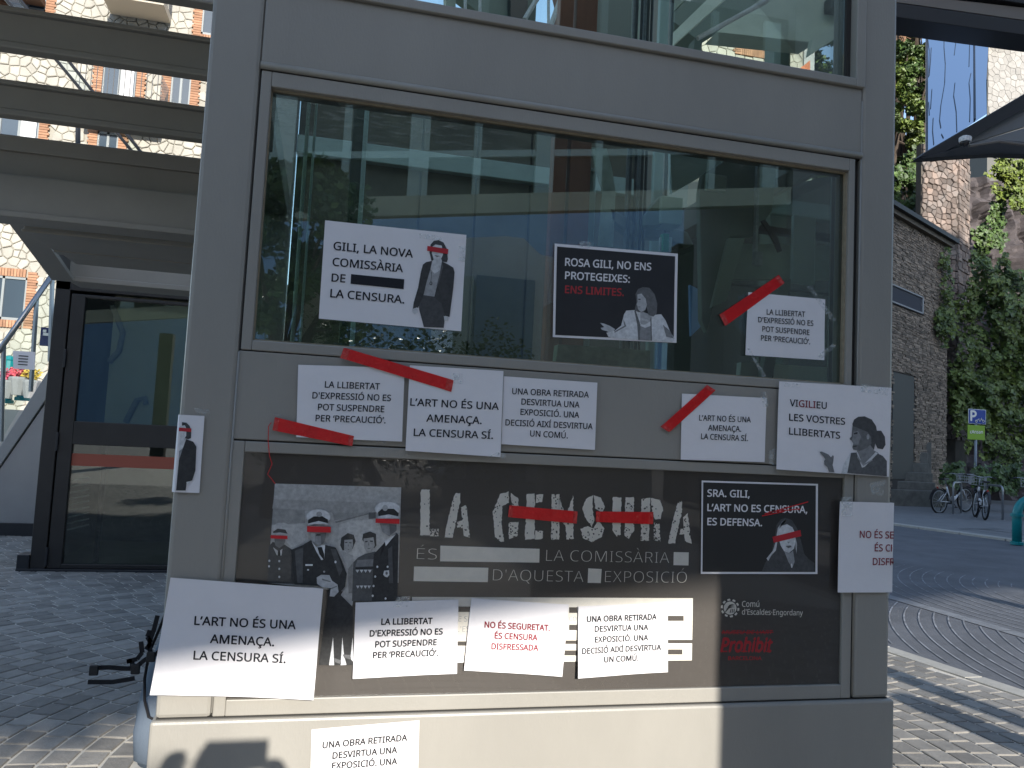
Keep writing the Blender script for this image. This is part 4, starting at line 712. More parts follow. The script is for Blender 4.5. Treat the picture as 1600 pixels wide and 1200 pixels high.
# --- on the window glass
S, o = notice([(508, 345), (728, 368), (720, 518), (498, 498)], YG, 'large white notice on the window with a printed full-length woman in a dark blazer',
    [("GILI, LA NOVA", (521, 390.5), (644.5, 403), 12.5), ("COMISSÀRIA", (519.5, 415.5), (629, 425.7), 12.5), ("DE", (518, 440), (539, 441.7), 12.2), ("LA CENSURA.", (516, 464.5), (631, 474.5), 12.5)], lifts=(.004, .006, .004, .002), wave=.002)
mb = MB(); S.poly(mb, [(548.5, 428.7), (631.5, 436.7), (630.5, 452), (547.7, 443.7)], .0012); mb.build('black_bar', INK, o)
WOMAN = [(.17, [(1090, 330), (1110, 308), (1140, 303), (1170, 318), (1190, 355), (1198, 420), (1192, 440), (1150, 436), (1095, 430), (1083, 380)]),
    (.84, [(1100, 345), (1120, 330), (1160, 338), (1168, 390), (1158, 415), (1132, 432), (1108, 418), (1098, 385)]),
    (.78, [(1110, 420), (1155, 415), (1165, 445), (1150, 492), (1115, 512), (1092, 480), (1100, 440)]),
    (.55, [(1088, 480), (1115, 512), (1150, 490), (1128, 600), (1112, 655), (1045, 645), (1065, 560)]),
    (.19, [(1010, 650), (1045, 645), (1112, 655), (1140, 640), (1190, 700), (1172, 850), (1048, 845), (1020, 740)]),
    (.15, [(1062, 440), (1100, 432), (1090, 480), (1068, 555), (1045, 650), (1012, 725), (978, 738), (985, 690), (1012, 600), (1030, 500), (1042, 455)]),
    (.15, [(1160, 436), (1200, 455), (1232, 475), (1240, 505), (1232, 600), (1208, 782), (1178, 775), (1160, 700), (1112, 660), (1130, 590), (1150, 495)]),
    (.80, [(975, 732), (1008, 722), (1010, 755), (990, 766), (978, 752)]), (.80, [(1172, 776), (1200, 782), (1198, 804), (1176, 806)]),
    (.2, ell(1092, 572, 9, 12, 10)), (.5, ell(1092, 572, 5, 7, 8)), (.3, [(1095, 500), (1099, 500), (1094, 560), (1090, 560)]),
    (.35, [(1112, 396), (1148, 402), (1130, 410)]),
    (.26, [(1160, 440), (1168, 470), (1135, 590), (1128, 590), (1152, 490)]),
    (mat('print_red2', (.48, .02, .03), .6), [(1070, 340), (1200, 360), (1197, 391), (1068, 370)])]
fig(S, o, 400, 300, 4, WOMAN)
strip(S, o, [(655, 366), (690, 369), (690, 376), (655, 373)]); strip(S, o, [(716, 385), (728, 386), (727, 410), (715, 409)])

S, o = notice([(866, 381), (1058, 397), (1056, 536), (863, 527)], YG, 'black notice on the window with white and red lettering and woman in pale jacket', [], m=PAPER, lifts=(.003, .004, .003, .003), wave=.0015)
bq = [S.w(*p) for p in ((870, 385.5), (1054, 401), (1052, 532), (867, 523.5))]
S.sheet('black_print', BLKPAPER, parent=o, e=.0008, quad=bq) if False else None
mb = MB()
for k in range(8):
    for j in range(6):
        def bl(u, v):
            a, b, c, d = bq
            return S.pos((a[0] * (1 - u) + b[0] * u) * (1 - v) + (d[0] * (1 - u) + c[0] * u) * v, (a[1] * (1 - u) + b[1] * u) * (1 - v) + (d[1] * (1 - u) + c[1] * u) * v, .0008)
        mb.face([bl(k / 8, (j + 1) / 6), bl((k + 1) / 8, (j + 1) / 6), bl((k + 1) / 8, j / 6), bl(k / 8, j / 6)])
mb.build('black_print', BLKPAPER, o)
mb = MB(); mr_ = MB()
S.text([mb], "ROSA GILI, NO ENS", (882.5, 415.3), (1016.5, 423), 11.8, .02, e=.0014); S.text([mb], "PROTEGEIXES:", (882.5, 436), (983, 442), 11.5, .02, e=.0014)
S.text([mr_], "ENS LIMITES.", (882.5, 458), (973.7, 462.8), 11.5, .02, e=.0014)
mb.build('text_line', PAPER, o); mr_.build('text_line', mat('bright_red_ink', (.42, .03, .035), .6), o)
fig(S, o, 800, 300, 4, [
    (.72, [(548, 818), (575, 824), (610, 838), (642, 858), (620, 888), (590, 870), (560, 862), (552, 850), (575, 846)]),
    (.86, [(712, 742), (770, 738), (800, 745), (870, 770), (930, 765), (958, 805), (988, 880), (1012, 915), (1000, 938), (925, 933), (800, 925), (640, 915), (600, 905), (588, 880), (640, 868), (680, 835), (698, 765)]),
    (.62, [(800, 745), (866, 768), (860, 840), (830, 850), (800, 820)]),
    (.45, [(800, 838), (830, 850), (864, 838), (868, 930), (795, 925)]),
    (.3, [(770, 740), (800, 830), (796, 926), (786, 925), (780, 830), (762, 745)]), (.3, [(868, 770), (872, 930), (864, 930), (862, 800)]),
    (.4, [(690, 790), (712, 840), (640, 880), (636, 874), (700, 836)]), (.42, [(940, 830), (985, 870), (1006, 915), (960, 905)]),
    (.3, [(768, 640), (785, 608), (815, 596), (855, 600), (888, 640), (905, 700), (902, 760), (880, 780), (850, 770), (838, 720), (820, 752), (790, 752), (762, 742), (775, 690)]),
    (.68, [(780, 642), (806, 636), (832, 668), (840, 705), (830, 738), (804, 752), (785, 735), (781, 712), (776, 705), (782, 688)]),
    (.2, [(785, 668), (800, 668), (800, 676), (786, 675)]), (.4, [(786, 716), (802, 718), (790, 724)]), (.75, [(806, 790), (850, 800), (848, 812), (808, 802)])], e0=.0012)
strip(S, o, [(905, 377), (925, 379), (923, 388), (903, 386)])

S, o = notice([(1168, 457), (1288, 468), (1287, 563), (1163, 555)], YG, 'small white notice taped to the right of the window glass below a red tape',
    [("LA LLIBERTAT", (1197, 491.6), (1257, 495.3)), ("D'EXPRESSIÓ NO ES", (1183.6, 503.7), (1270, 509.3)), ("POT SUSPENDRE", (1190, 518), (1264, 523.6)), ("PER ‘PRECAUCIÓ’.", (1188, 532), (1265, 538))], cap=8.2, lifts=(.004, .003, .002, .005), wave=.002)
strip(S, o, [(1258, 446), (1265, 447), (1306, 500), (1298, 503)]); strip(S, o, [(1300, 537), (1306, 540), (1282, 562), (1276, 556)]); strip(S, o, [(1166, 545), (1170, 545), (1196, 588), (1190, 590)])


# --- on the painted panel under the window
Sl, o = notice([(466, 570), (632, 575), (628, 690), (463, 683)], YW, 'white four-line notice under the window, leftmost of its row',
    [("LA LLIBERTAT", (507.5, 605.5), (593, 608.7)), ("D'EXPRESSIÓ NO ES", (488, 622.5), (610.5, 626.7)), ("POT SUSPENDRE", (496.7, 640.7), (600, 644)), ("PER ‘PRECAUCIÓ’.", (493, 658), (602, 661.5))], cap=9.8, lifts=(.001, .002, .002, .002), wave=.001)
S, o = notice([(640, 571), (786, 580), (781, 714), (633, 704)], YW, 'tall white three-line notice under the window, held by the long red tape',
    [("L’ART NO ÉS UNA", (640.7, 633.7), (778.7, 640.5)), ("AMENAÇA.", (665.7, 658.7), (752, 662.5)), ("LA CENSURA SÍ.", (646, 681), (769.5, 685.7))], cap=11.3, off=.005, lifts=(.001, .001, .004, .006), wave=.003)
strip(S, o, [(706, 583), (722, 584), (722, 600), (706, 599)]); strip(S, o, [(775, 707), (790, 708), (790, 716), (760, 716)])
S, o = notice([(787, 588), (933, 598), (929, 703), (783, 694)], YW, 'white five-line notice under the window, third of the row, beside the bare grey panel',
    [("UNA OBRA RETIRADA", (800, 615.7), (919.5, 621.2)), ("DESVIRTUA UNA", (814.5, 632), (905, 637)), ("EXPOSICIÓ. UNA", (813, 648), (904.5, 653)), ("DECISIÓ AIXÍ DESVIRTUA", (789.5, 664.5), (925.5, 670.7)), ("UN COMÚ.", (828, 681.7), (886.7, 685))], cap=9.2, lifts=(.001, .001, .001, .001))
S, o = notice([(1065, 615), (1197, 622), (1194, 722), (1063, 718)], YW, 'small white three-line notice right of the bare panel, red tape at its corner',
    [("L’ART NO ÉS UNA", (1092, 657), (1172.5, 660)), ("AMENAÇA.", (1106, 672.5), (1157.5, 674.5)), ("LA CENSURA SÍ.", (1095, 686), (1168, 689))], cap=8.6, lifts=(.001, .002, .001, .001))
strip(S, o, [(1186, 612), (1196, 612), (1200, 635), (1192, 636)])
S, o = notice([(1215, 596), (1391, 606), (1387, 745), (1210, 733)], YW - .002, 'white notice on the right post with a printed woman in profile pointing a finger',
    [("VIGILIEU", (1233, 634.5), (1290.7, 639), 10.5, [0, 0, 1, 1, 1, 1, 0, 0]), ("LES VOSTRES", (1232, 657), (1319.5, 663.7), 10.5), ("LLIBERTATS", (1231.7, 678.7), (1311.7, 685.5), 10.5)], inks=(INK, INKR), off=.006, lifts=(.004, .0, .0, .006), wave=.002)
fig(S, o, 1200, 600, 4, [
    (.86, [(452, 560), (470, 500), (512, 432), (560, 425), (552, 560)]),
    (.42, [(556, 400), (645, 370), (660, 415), (690, 432), (640, 500), (592, 520), (552, 440)]),
    (.26, [(492, 556), (505, 490), (516, 430), (556, 428), (588, 520), (680, 432), (716, 450), (741, 482), (741, 577)]),
    (.8, [(549, 424), (558, 424), (590, 508), (672, 425), (684, 434), (588, 532)]),
    (.20, [(524, 250), (535, 222), (560, 205), (600, 202), (645, 222), (672, 262), (678, 292), (705, 292), (728, 330), (732, 380), (715, 408), (682, 402), (668, 372), (660, 412), (640, 385), (600, 320), (560, 280), (528, 270)]),
    (.32, [(525, 262), (560, 275), (620, 300), (642, 330), (645, 372), (612, 402), (570, 418), (530, 410), (524, 395), (530, 372), (518, 352), (508, 347), (508, 338), (520, 328), (522, 300)]),
    (.45, [(530, 300), (560, 292), (580, 330), (560, 380), (530, 378), (522, 350)]), (.6, ell(622, 330, 9, 17, 10)), (.15, [(532, 306), (556, 300), (556, 312), (534, 316)]), (.15, [(528, 388), (552, 384), (550, 392), (530, 394)]),
    (.36, [(316, 424), (330, 422), (372, 440), (388, 458), (400, 444), (406, 452), (402, 488), (398, 505), (410, 552), (374, 549), (366, 520), (346, 504), (344, 480), (352, 470), (345, 460)]),
    (.5, [(556, 450), (592, 500), (650, 470), (650, 478), (592, 512), (552, 460)])], e0=.0012)
strip(S, o, [(1345, 600), (1388, 604), (1386, 618), (1343, 612)]); strip(S, o, [(1225, 598), (1250, 600), (1249, 606), (1224, 604)])
q0 = at(1309, 783, YW); q3 = at(1310, 925, YW)
S, o = notice(None, YW - .002, 'white notice with dark red lettering wrapped round the right edge of the tower',
    [("NO ÉS SEGURETAT.", (1342.5, 840), None, 10.7), ("ÉS CENSURA", (1366, 861), None, 10.7), ("DISFRESSADA", (1363, 882.5), None, 10.7)], inks=(INKR,), off=.004, lifts=(.006, 0, 0, .003), wave=.001, fold=(1, 1.889),
    quad=[(q0.x, q0.z), (q0.x + .42, q0.z + .002), (q0.x + .42, q3.z + .002), (q0.x, q3.z)])
strip(S, o, [(1312, 776), (1330, 776), (1330, 806), (1314, 806)])
q1 = at(320, 650, YW); q2 = at(312, 770, YW)
S, o = notice(None, YW - .002, 'white notice wrapped round the left edge of the tower with a printed woman',
    [], off=.004, wave=.0, fold=(-1, -.389), quad=[(q1.x - .30, q1.z), (q1.x, q1.z), (q2.x, q2.z), (q2.x - .30, q2.z)])
fig(S, o, 4, 600, 4, [
    (.17, [(1122, 238), (1150, 242), (1170, 262), (1180, 292), (1178, 338), (1160, 345), (1118, 330)]),
    (.88, [(1110, 262), (1140, 258), (1150, 280), (1148, 325), (1132, 345), (1111, 340)]),
    (.85, [(1108, 340), (1142, 338), (1140, 400), (1104, 440)]), (.5, [(1104, 420), (1140, 390), (1118, 480), (1100, 520)]),
    (.14, [(1148, 345), (1192, 360), (1212, 392), (1206, 540), (1186, 602), (1152, 615), (1145, 665), (1085, 665), (1102, 480), (1128, 400)]),
    (.85, [(1150, 612), (1176, 606), (1168, 625), (1152, 632)]), (mat('print_red2', (.48, .02, .03), .6), [(1104, 272), (1181, 278), (1180, 300), (1102, 294)])], e0=.0012)

# --- lower row
S, o = notice([(268, 901), (505, 918), (490, 1088), (238, 1080)], YW, 'largest white notice, three bold lines, at the lower left corner of the tower',
    [("L’ART NO ÉS UNA", (304, 975.5), (461.7, 982), 13.2), ("AMENAÇA.", (328.7, 1003.5), (428, 1008.5), 13.2), ("LA CENSURA SÍ.", (303, 1029), (446, 1034.5), 13.2)], off=.014, lifts=(.0, .004, .02, .02), wave=.004, bold=.017)
S, o = notice([(555.5, 941), (716, 936), (713, 1051), (550.7, 1058)], 2.332, 'white four-line notice on the poster, half lit by sun, beside the largest notice',
    [("LA LLIBERTAT", (595.7, 975.7), (675, 974.2)), ("D'EXPRESSIÓ NO ES", (577.5, 993.7), (691, 990.7)), ("POT SUSPENDRE", (586, 1010.5), (681.7, 1007.5)), ("PER ‘PRECAUCIÓ’.", (582.5, 1027), (683.7, 1024))], cap=9.3, off=.004, lifts=(.0, .0, .008, .014), wave=.004, bold=.029)
strip(S, o, [(620, 932), (642, 931), (636, 948), (614, 948)])
S, o = notice([(736, 934), (888, 944), (876, 1055), (724, 1046)], 2.332, 'white notice with dark red lettering in the middle of the lower row on the poster',
    [("NO ÉS SEGURETAT.", (757, 980), (858, 985)), ("ÉS CENSURA", (772.5, 997), (838.7, 1000)), ("DISFRESSADA", (767.5, 1013.7), (840, 1016))], bold=.029, cap=9.1, inks=(INKR,), off=.005, lifts=(.0, .0, .012, .006), wave=.004)
S, o = notice([(903, 947), (1042, 940), (1041.7, 1049), (900, 1057)], 2.332, 'white five-line notice at the right end of the lower row on the poster',
    [("UNA OBRA RETIRADA", (916.7, 971.7), (1025, 967.5)), ("DESVIRTUA UNA", (928.7, 986.7), (1011.7, 983.7)), ("EXPOSICIÓ. UNA", (928.7, 1003), (1011.7, 1000)), ("DECISIÓ AIXÍ DESVIRTUA", (908, 1020.5), (1032, 1015)), ("UN COMÚ.", (942.5, 1033.7), (996.7, 1031.7))], cap=8.7, off=.005, lifts=(.0, .0, .004, .016), wave=.004, bold=.029)
S, o = notice([(487, 1139), (655, 1125), (652, 1245), (484, 1258)], YW - .012, 'sunlit white five-line notice on the base panel below the poster frame',
    [("UNA OBRA RETIRADA", (504, 1168.7), (635.7, 1156.7)), ("DESVIRTUA UNA", (519.5, 1185), (620, 1176)), ("EXPOSICIÓ. UNA", (518.7, 1201), (620, 1193.7)), ("DECISIÓ AIXÍ DESVIRTUA", (497, 1219), (641, 1210)), ("UN COMÚ.", (538, 1235), (602, 1231))], cap=9.8, lifts=(.003, .001, .002, .002), wave=.001, bold=.029)
# --- small black notice on the poster
S, o = notice([(1096, 750.7), (1277.5, 756), (1276.7, 896.7), (1094.6, 896.5)], 2.332, 'black white-edged notice on the poster showing a long-haired woman with slanted red bar', [], off=.002)
mb = MB(); S.poly(mb, [(1098.7, 753.6), (1274.6, 758.7), (1273.8, 893.6), (1097.4, 893.4)], .0008); mb.build('black_print', mat('matt_black_print', (.022, .021, .020), .7), o)
mb = MB()
S.text([mb], "SRA. GILI,", (1105, 775.7), (1170.7, 777.3), 11, .02, e=.0014); S.text([mb], "L’ART NO ES CENSURA,", (1105, 798.2), (1260.7, 801.5), 11, .02, e=.0014); S.text([mb], "ES DEFENSA.", (1105, 820.2), (1190, 822), 11, .02, e=.0014)
mb.build('lettering', PAPER, o)
fig(S, o, 1200, 600, 4, [
    (.2, [(40, 960), (52, 880), (80, 845), (110, 836), (150, 852), (182, 905), (205, 980), (225, 1060), (250, 1090), (290, 1120), (290, 1172), (-40, 1172), (-20, 1120), (20, 1060)]),
    (.75, [(-10, 1090), (30, 1040), (45, 990), (60, 900), (90, 860), (120, 842), (85, 862), (66, 910), (58, 980), (48, 1040), (20, 1070), (0, 1105)]),
    (.82, [(62, 915), (85, 885), (118, 876), (150, 895), (168, 930), (172, 985), (160, 1030), (130, 1055), (100, 1046), (78, 1010), (64, 960)]),
    (.5, [(100, 1045), (135, 1056), (155, 1040), (165, 1110), (150, 1150), (125, 1110)]), (.3, [(108, 1012), (140, 1008), (146, 1018), (124, 1026)]), (.5, [(116, 985), (136, 984), (128, 998)]),
    (.6, [(170, 960), (180, 1000), (176, 1060), (168, 1010)]), (.85, ell(146, 1135, 5, 14, 8)),
    (mat('print_red2', (.48, .02, .03), .6), [(25, 955), (200, 912), (206, 950), (34, 992)])], e0=.0012)
mb = MB(); tr_ = lambda a, b, w: S.poly(mb, [(a[0], a[1] - w), (b[0], b[1] - w), (b[0], b[1] + w), (a[0], a[1] + w)], .0026)
tr_((1194, 803), (1262, 784), .8); tr_((1200, 800), (1250, 795), .7); tr_((1190, 806), (1225, 799), .8); mb.build('marker_strokes', RI, o)

# --- red tapes and the thread
def redtape(pts, Y, off, label, grp='strips of red tape'):
    S = Surf(pts, Y, off, (0, 0, 0, 0), 0)
    o = S.sheet('red_tape', REDTAPE, 12, 2, th=.0004, label=label, cat='tape', group=grp)
    a, b, c, d = pts
    L = lambda p, q, t: (p[0] + (q[0] - p[0]) * t, p[1] + (q[1] - p[1]) * t)
    for t0, t1 in ((-.012, .05), (.95, 1.01)):
        strip(S, o, [L(a, b, t0), L(a, b, t1), L(d, c, t1), L(d, c, t0)], m=TAPEEND, name='tape_end_sheen', e=.0004)
    return o
redtape([(539, 544), (707, 594), (703.5, 612), (533.5, 560)], YW, .0085, 'longest red tape, slanting down from the window sill across two white notices')
redtape([(431, 652), (552, 681), (549, 697), (427, 672.5)], YW, .004, 'red tape crossing the lower left corner of a white notice, trailing a thread')
redtape([(1125, 491), (1215.5, 430), (1224.5, 442.5), (1134, 508.5)], YG, .006, 'red tape rising to the right across the window glass')
redtape([(1032.5, 666), (1104, 602), (1117, 610), (1046, 674.5)], YW, .0045, 'red tape rising to the right on the bare grey panel')
redtape([(797, 789.5), (901.5, 799), (900, 818), (795, 808)], 2.332, .002, 'left of the two red tapes over the white poster title')
redtape([(932, 799), (1020, 800), (1019.5, 819), (932, 815.5)], 2.332, .002, 'right of the two red tapes over the white poster title')
th = MB(); th.tube([at(x, y, 2.315) for x, y in ((424, 660), (419.5, 666), (419, 690), (421, 712), (425, 725), (418, 741), (424, 748), (430, 756))], .0012, 5)
tag(th.build('red_thread', REDTAPE, None), 'thin red thread hanging from the lower left red tape', 'thread')

# --- traces of old tape on the paint
RS_ = Surf([(300, 200), (1400, 200), (1400, 1080), (250, 1080)], YW, off=.0012)
for q in (((303, 637), (330, 640), (328, 648), (305, 646)), ((1358, 755), (1384, 750), (1380, 775), (1362, 772)), ((428, 646), (440, 648), (440, 650), (428, 648)), ((1384, 925), (1390, 925), (1390, 938), (1385, 936)), ((588, 688), (602, 690), (602, 693), (588, 691)), ((1200, 705), (1212, 700), (1212, 727), (1202, 725))):
    mb = MB(); mb.face([RS_.pos(*RS_.w(*p), 0) for p in reversed(q)]); mb.build('tape_residue', CLEAR, tower)

# ================================================================ GROUND
GRD = mat('bare_ground', (.16, .155, .145), .9, var=.15, vscale=1.5)
g = MB(); g.face([(-600, -500, -.02), (600, -500, -.02), (600, 900, -.02), (-600, 900, -.02)])
g.build('ground', GRD, kind='structure')
MORT = mat('pale_mortar', (.54, .50, .43), .9, var=.12, vscale=20, bump=.2, bscale=120)
SETT = random_tint(mat('paver_stone', (.235, .217, .192), .75, var=.2, vscale=9, bump=.35, bscale=90), .72, 1.25)
kA, kB = gp(1392, 1012), gp(1600, 1080)
kd = (kB - kA).normalized(); kn = Vector((-kd.y, kd.x, 0))
if kn.x < 0: kn = -kn
def along(t, off=0): p = kA + kd * t + kn * off; return Vector((p.x, p.y, 0))
# plaza bed (everything this side of the kerb)
pl = MB(); a, b = along(-26), along(16)
pl.face([(-30, -14, 0), (b.x, b.y, 0), (a.x, a.y, 0), (-30, a.y, 0)])
plaza = pl.build('plaza_paving', MORT, kind='structure')
C0 = Vector((.6, 3.7, 0)); cand = []
rings = [1.30 + .127 * i for i in range(66)]
def vis(p):
    d = p - Vector((0, 0, EYE)); z = d.dot(fwd)
    if z < .2: return None
    return 800 + FPX * d.dot(RGT) / z, 600 - FPX * d.dot(UPV) / z
for R0 in rings:
    n = int(2 * math.pi * R0 / .150); ph = random.random()
    for k in range(n):
        a0 = 2 * math.pi * (k + ph) / n; a1 = 2 * math.pi * (k + ph + 1) / n
        am = (a0 + a1) / 2; c = C0 + Vector((math.cos(am), math.sin(am), 0)) * (R0 + .0635)
        if (c - kA).dot(kn) > -.18 or abs(c.x - .75) < 1.2 and 2.2 < c.y < 4.5: continue
        if R0 > 7.2 and c.x > 1.5 or c.y < -3.5: continue
        q = vis(c); seen = q is not None and (-10 < q[0] < 250 or 1385 < q[0] < 1610) and 850 < q[1] < 1210
        cand.append(((0 if seen else 100) + (c - Vector((0, 0, EYE))).length, R0, a0, a1, c))
cand.sort(key=lambda t: t[0])
def paver(mb, R0, a0, a1, zt, o=(0, 0, 0)):
    gpd = .0070; Ra, Rb = R0 + gpd, R0 + .127 - gpd; P = []
    for z, ins in ((-.002, 0), (zt - .003, 0), (zt, .004)):
        for R_, s_ in ((Ra + ins, 1), (Rb - ins, -1)):
            da = (gpd + ins) / R_
            P += [(C0.x + R_ * math.cos(a) - o[0], C0.y + R_ * math.sin(a) - o[1], z) for a in (a0 + da, a1 - da)]
    n = len(mb.v); mb.v += P
    q = lambda k: (n + 4 * k, n + 4 * k + 2, n + 4 * k + 3, n + 4 * k + 1)
    L0, L1, L2 = q(0), q(1), q(2)
    for A, B in ((L0, L1), (L1, L2)):
        for i in range(4): mb.f.append((A[i], A[(i + 1) % 4], B[(i + 1) % 4], B[i]))
    mb.f.append(L2)
rest = MB()
for i, (d_, R0, a0, a1, c) in enumerate(cand):
    zt = .0065 + random.uniform(-.0015, .0015)
    if i < 300:
        mb = MB(); paver(mb, R0, a0, a1, zt, c); o = mb.build('paver', SETT, plaza, local=True); o.location = (c.x, c.y, 0)
    else: paver(rest, R0, a0, a1, zt)
rest.build('paver_field', SETT, plaza, kind='stuff')
# kerb between plaza and road
KERB = mat('kerb_stone', (.36, .34, .30), .8, var=.12, vscale=8, bump=.2)
kb = empty('kerb', along(0), kind='structure')
for i in range(-18, 14):
    mb = MB(); p0, p1 = along(i * .8 + .006, -.16), along((i + 1) * .8 - .006, -.16); q0, q1 = along(i * .8 + .006, 0), along((i + 1) * .8 - .006, 0)
    mb.hexa([(p0.x, p0.y, -.1), (p1.x, p1.y, -.1), (q1.x, q1.y, -.1), (q0.x, q0.y, -.1), (p0.x, p0.y, .012), (p1.x, p1.y, .012), (q1.x, q1.y, .008), (q0.x, q0.y, .008)])
    mb.build('kerb_stone', KERB, kb, bevel=.004)
# road of dark setts in arcs
RJ = mat('road_setts', (.10, .103, .112), .8, var=.28, vscale=1.3, bump=.5, bscale=30)
RS = random_tint(mat('road_joint', (.22, .225, .24), .85, var=.3, vscale=5), .6, 1.2)
f1, f2 = gp(1392, 818), gp(1600, 846)
fd = (f2 - f1).normalized(); fn = Vector((-fd.y, fd.x, 0)); fn = fn if fn.x > 0 else -fn
def far_(t, off=0): p = f1 + fd * t + fn * off; return Vector((p.x, p.y, 0))
rd = MB(); a, b, c, d = along(-30), along(20), far_(26), far_(-30)
rd.face([(a.x, a.y, -.012), (b.x, b.y, -.012), (c.x, c.y, -.012), (d.x, d.y, -.012)])
road = rd.build('road', RJ, kind='structure')
C1 = Vector((9.5, 3.2, 0)); C2 = Vector((10.3, 6.4, 0)); rs = MB()
m1, m2 = gp(1392, 932), gp(1600, 992)          # the flat drain line between the two fields of arcs
md = (m2 - m1).normalized(); mn = Vector((-md.y, md.x, 0)); mn = mn if mn.x > 0 else -mn
for C_, lo in ((C1, True), (C2, False)):
    for i in range(34 if lo else 60):
        R0 = 2.6 + (.125 if lo else .14) * i
        for k in range(150):
            a0, a1 = math.pi * (.45 + k / 140), math.pi * (.45 + (k + 1) / 140)
            pts = [Vector((C_.x + r * math.cos(a), C_.y + r * math.sin(a), 0)) for r, a in ((R0 - .007, a0), (R0 + .007, a0), (R0 + .007, a1), (R0 - .007, a1))]
            ce = sum(pts, Vector()) / 4
            s1 = (ce - kA).dot(kn); s2 = (ce - m1).dot(mn); s3 = (ce - f1).dot(fn)
            if s1 < .12 or s3 > -.25: continue
            if lo and s2 > -.10: continue
            if not lo and (s2 < .12 or s2 > 2.1 + .4 * math.sin(a0 * 9)): continue
            rs.face([(p.x, p.y, -.007) for p in (pts[0], pts[3], pts[2], pts[1])] if 0 else [(p.x, p.y, -.007) for p in pts])
rs.build('joint_arcs', RS, road, kind='stuff')
dl = MB()
for i in range(-26, 24):
    p0 = m1 + md * (i * .5 + .004); p1 = m1 + md * ((i + 1) * .5 - .004)
    dl.face([(p0 - mn * .085)[:2] + (-.006,), (p1 - mn * .085)[:2] + (-.006,), (p1 + mn * .085)[:2] + (-.006,), (p0 + mn * .085)[:2] + (-.006,)])
dl.build('drain_line', mat('drain_stone', (.17, .175, .185), .7, var=.2, vscale=6), road)
# far pavement
PV = mat('far_pavement_stone', (.17, .17, .17), .85, var=.12, vscale=2.5, bump=.1)
fp = MB(); a, b, c, d = far_(-30), far_(26), far_(26, 14), far_(-30, 14)
fp.prism([(a.x, a.y, 0), (d.x, d.y, 0), (c.x, c.y, 0), (b.x, b.y, 0)], (0, 0, .03))
fpo = fp.build('pavement', PV, kind='structure')
kb2 = MB()
for i in range(-14, 14):
    p0, p1, q1, q0 = far_(i + .01, -.3), far_(i + .99, -.3), far_(i + .99, -.005), far_(i + .01, -.005)
    kb2.hexa([(p[0], p[1], z) for z in (-.1, .034) for p in (p0, p1, q1, q0)])
kb2.build('kerb_strip', KERB, fpo, bevel=.006)
gr_ = MB()
for dx in (0, 1):
    for dy in (0, 1):
        u, v = 1.3 + dx * 1.5, .6 + dy * .7
        for (ua, va, ub, vb) in ((u, v, u + 1.4, v + .03), (u, v + .62, u + 1.4, v + .65), (u, v, u + .05, v + .65)):
            A, B, Cc, D = far_(ua, va), far_(ub, va), far_(ub, vb), far_(ua, vb)
            gr_.face([(q.x, q.y, .034) for q in (A, D, Cc, B)])
gr_.build('manhole_frames', BLKMETAL, fpo)

# ================================================================ LEFT: STAIR UNDERSIDE
stair = empty('steel_staircase', (-1.1, 4.4, 0), label='grey steel staircase seen from below, its open treads running left from the tower', cat='staircase')
XL, XR = -1.80, -.40
def tread(y, zt, zb, dep=.24, lip=True):
    t = empty('tread', (XL, y, zb)); t.parent = stair; t.location = Vector((XL, y, zb)) - stair.location
    hgt = zt - zb
    MB().box(XL, XR, y, y + .012, zb + .028, zt - .022).box(XL, XR, y - .012, y + dep, zt - .018, zt).build('tread_plate', PAINT2, t, bevel=.003)
    MB().box(XL, XR, y - .010, y + .05, zb, zb + .026).build('tread_lip', PAINT2, t, bevel=.006)
def zpx(py, Y, px=160): return at(px, py, Y).z
for (pt, pb, Y) in ((-88, -20, 2.95), (34, 97, 3.2), (146, 199, 3.48)):
    tread(Y, zpx(pt, Y), zpx(pb, Y))
def sbar(name, pt, pb, Y, dep, x0=XL, x1=XR, bevel=.004):
    return MB().box(x0, x1, Y, Y + dep, zpx(pb, Y), zpx(pt, Y)).build(name, PAINT2, stair, bevel=bevel)
sbar('tread_plate', 228, 252, 3.76, .3); sbar('tread_riser', 253, 296, 3.78, .02)
sbar('landing_beam', 288, 346, 3.72, .25, bevel=.006); sbar('beam_flange', 344, 353, 3.69, .12, bevel=.004)
sbar('tread_soffit', 353, 362, 4.3, .05); sbar('landing_soffit_beam', 356, 372, 4.05, .45, x0=-1.42); sbar('landing_soffit_beam', 372, 398, 4.5, .35, x0=-1.42)
sbar('beam_flange', 369, 374, 4.02, .08, x0=-1.42); sbar('beam_flange', 395, 400, 4.46, .08, x0=-1.42)
a = at(115, 389, 5.55); b = at(115, 434, 5.55)
MB().box(a.x - .04, XR, 5.55, 5.60, b.z, a.z + .1).build('end_riser', PAINT2, stair, bevel=.005)
MB().box(a.x, XR, 5.50, 5.75, b.z - .03, b.z + .004).build('end_flange', PAINT2, stair, bevel=.004)
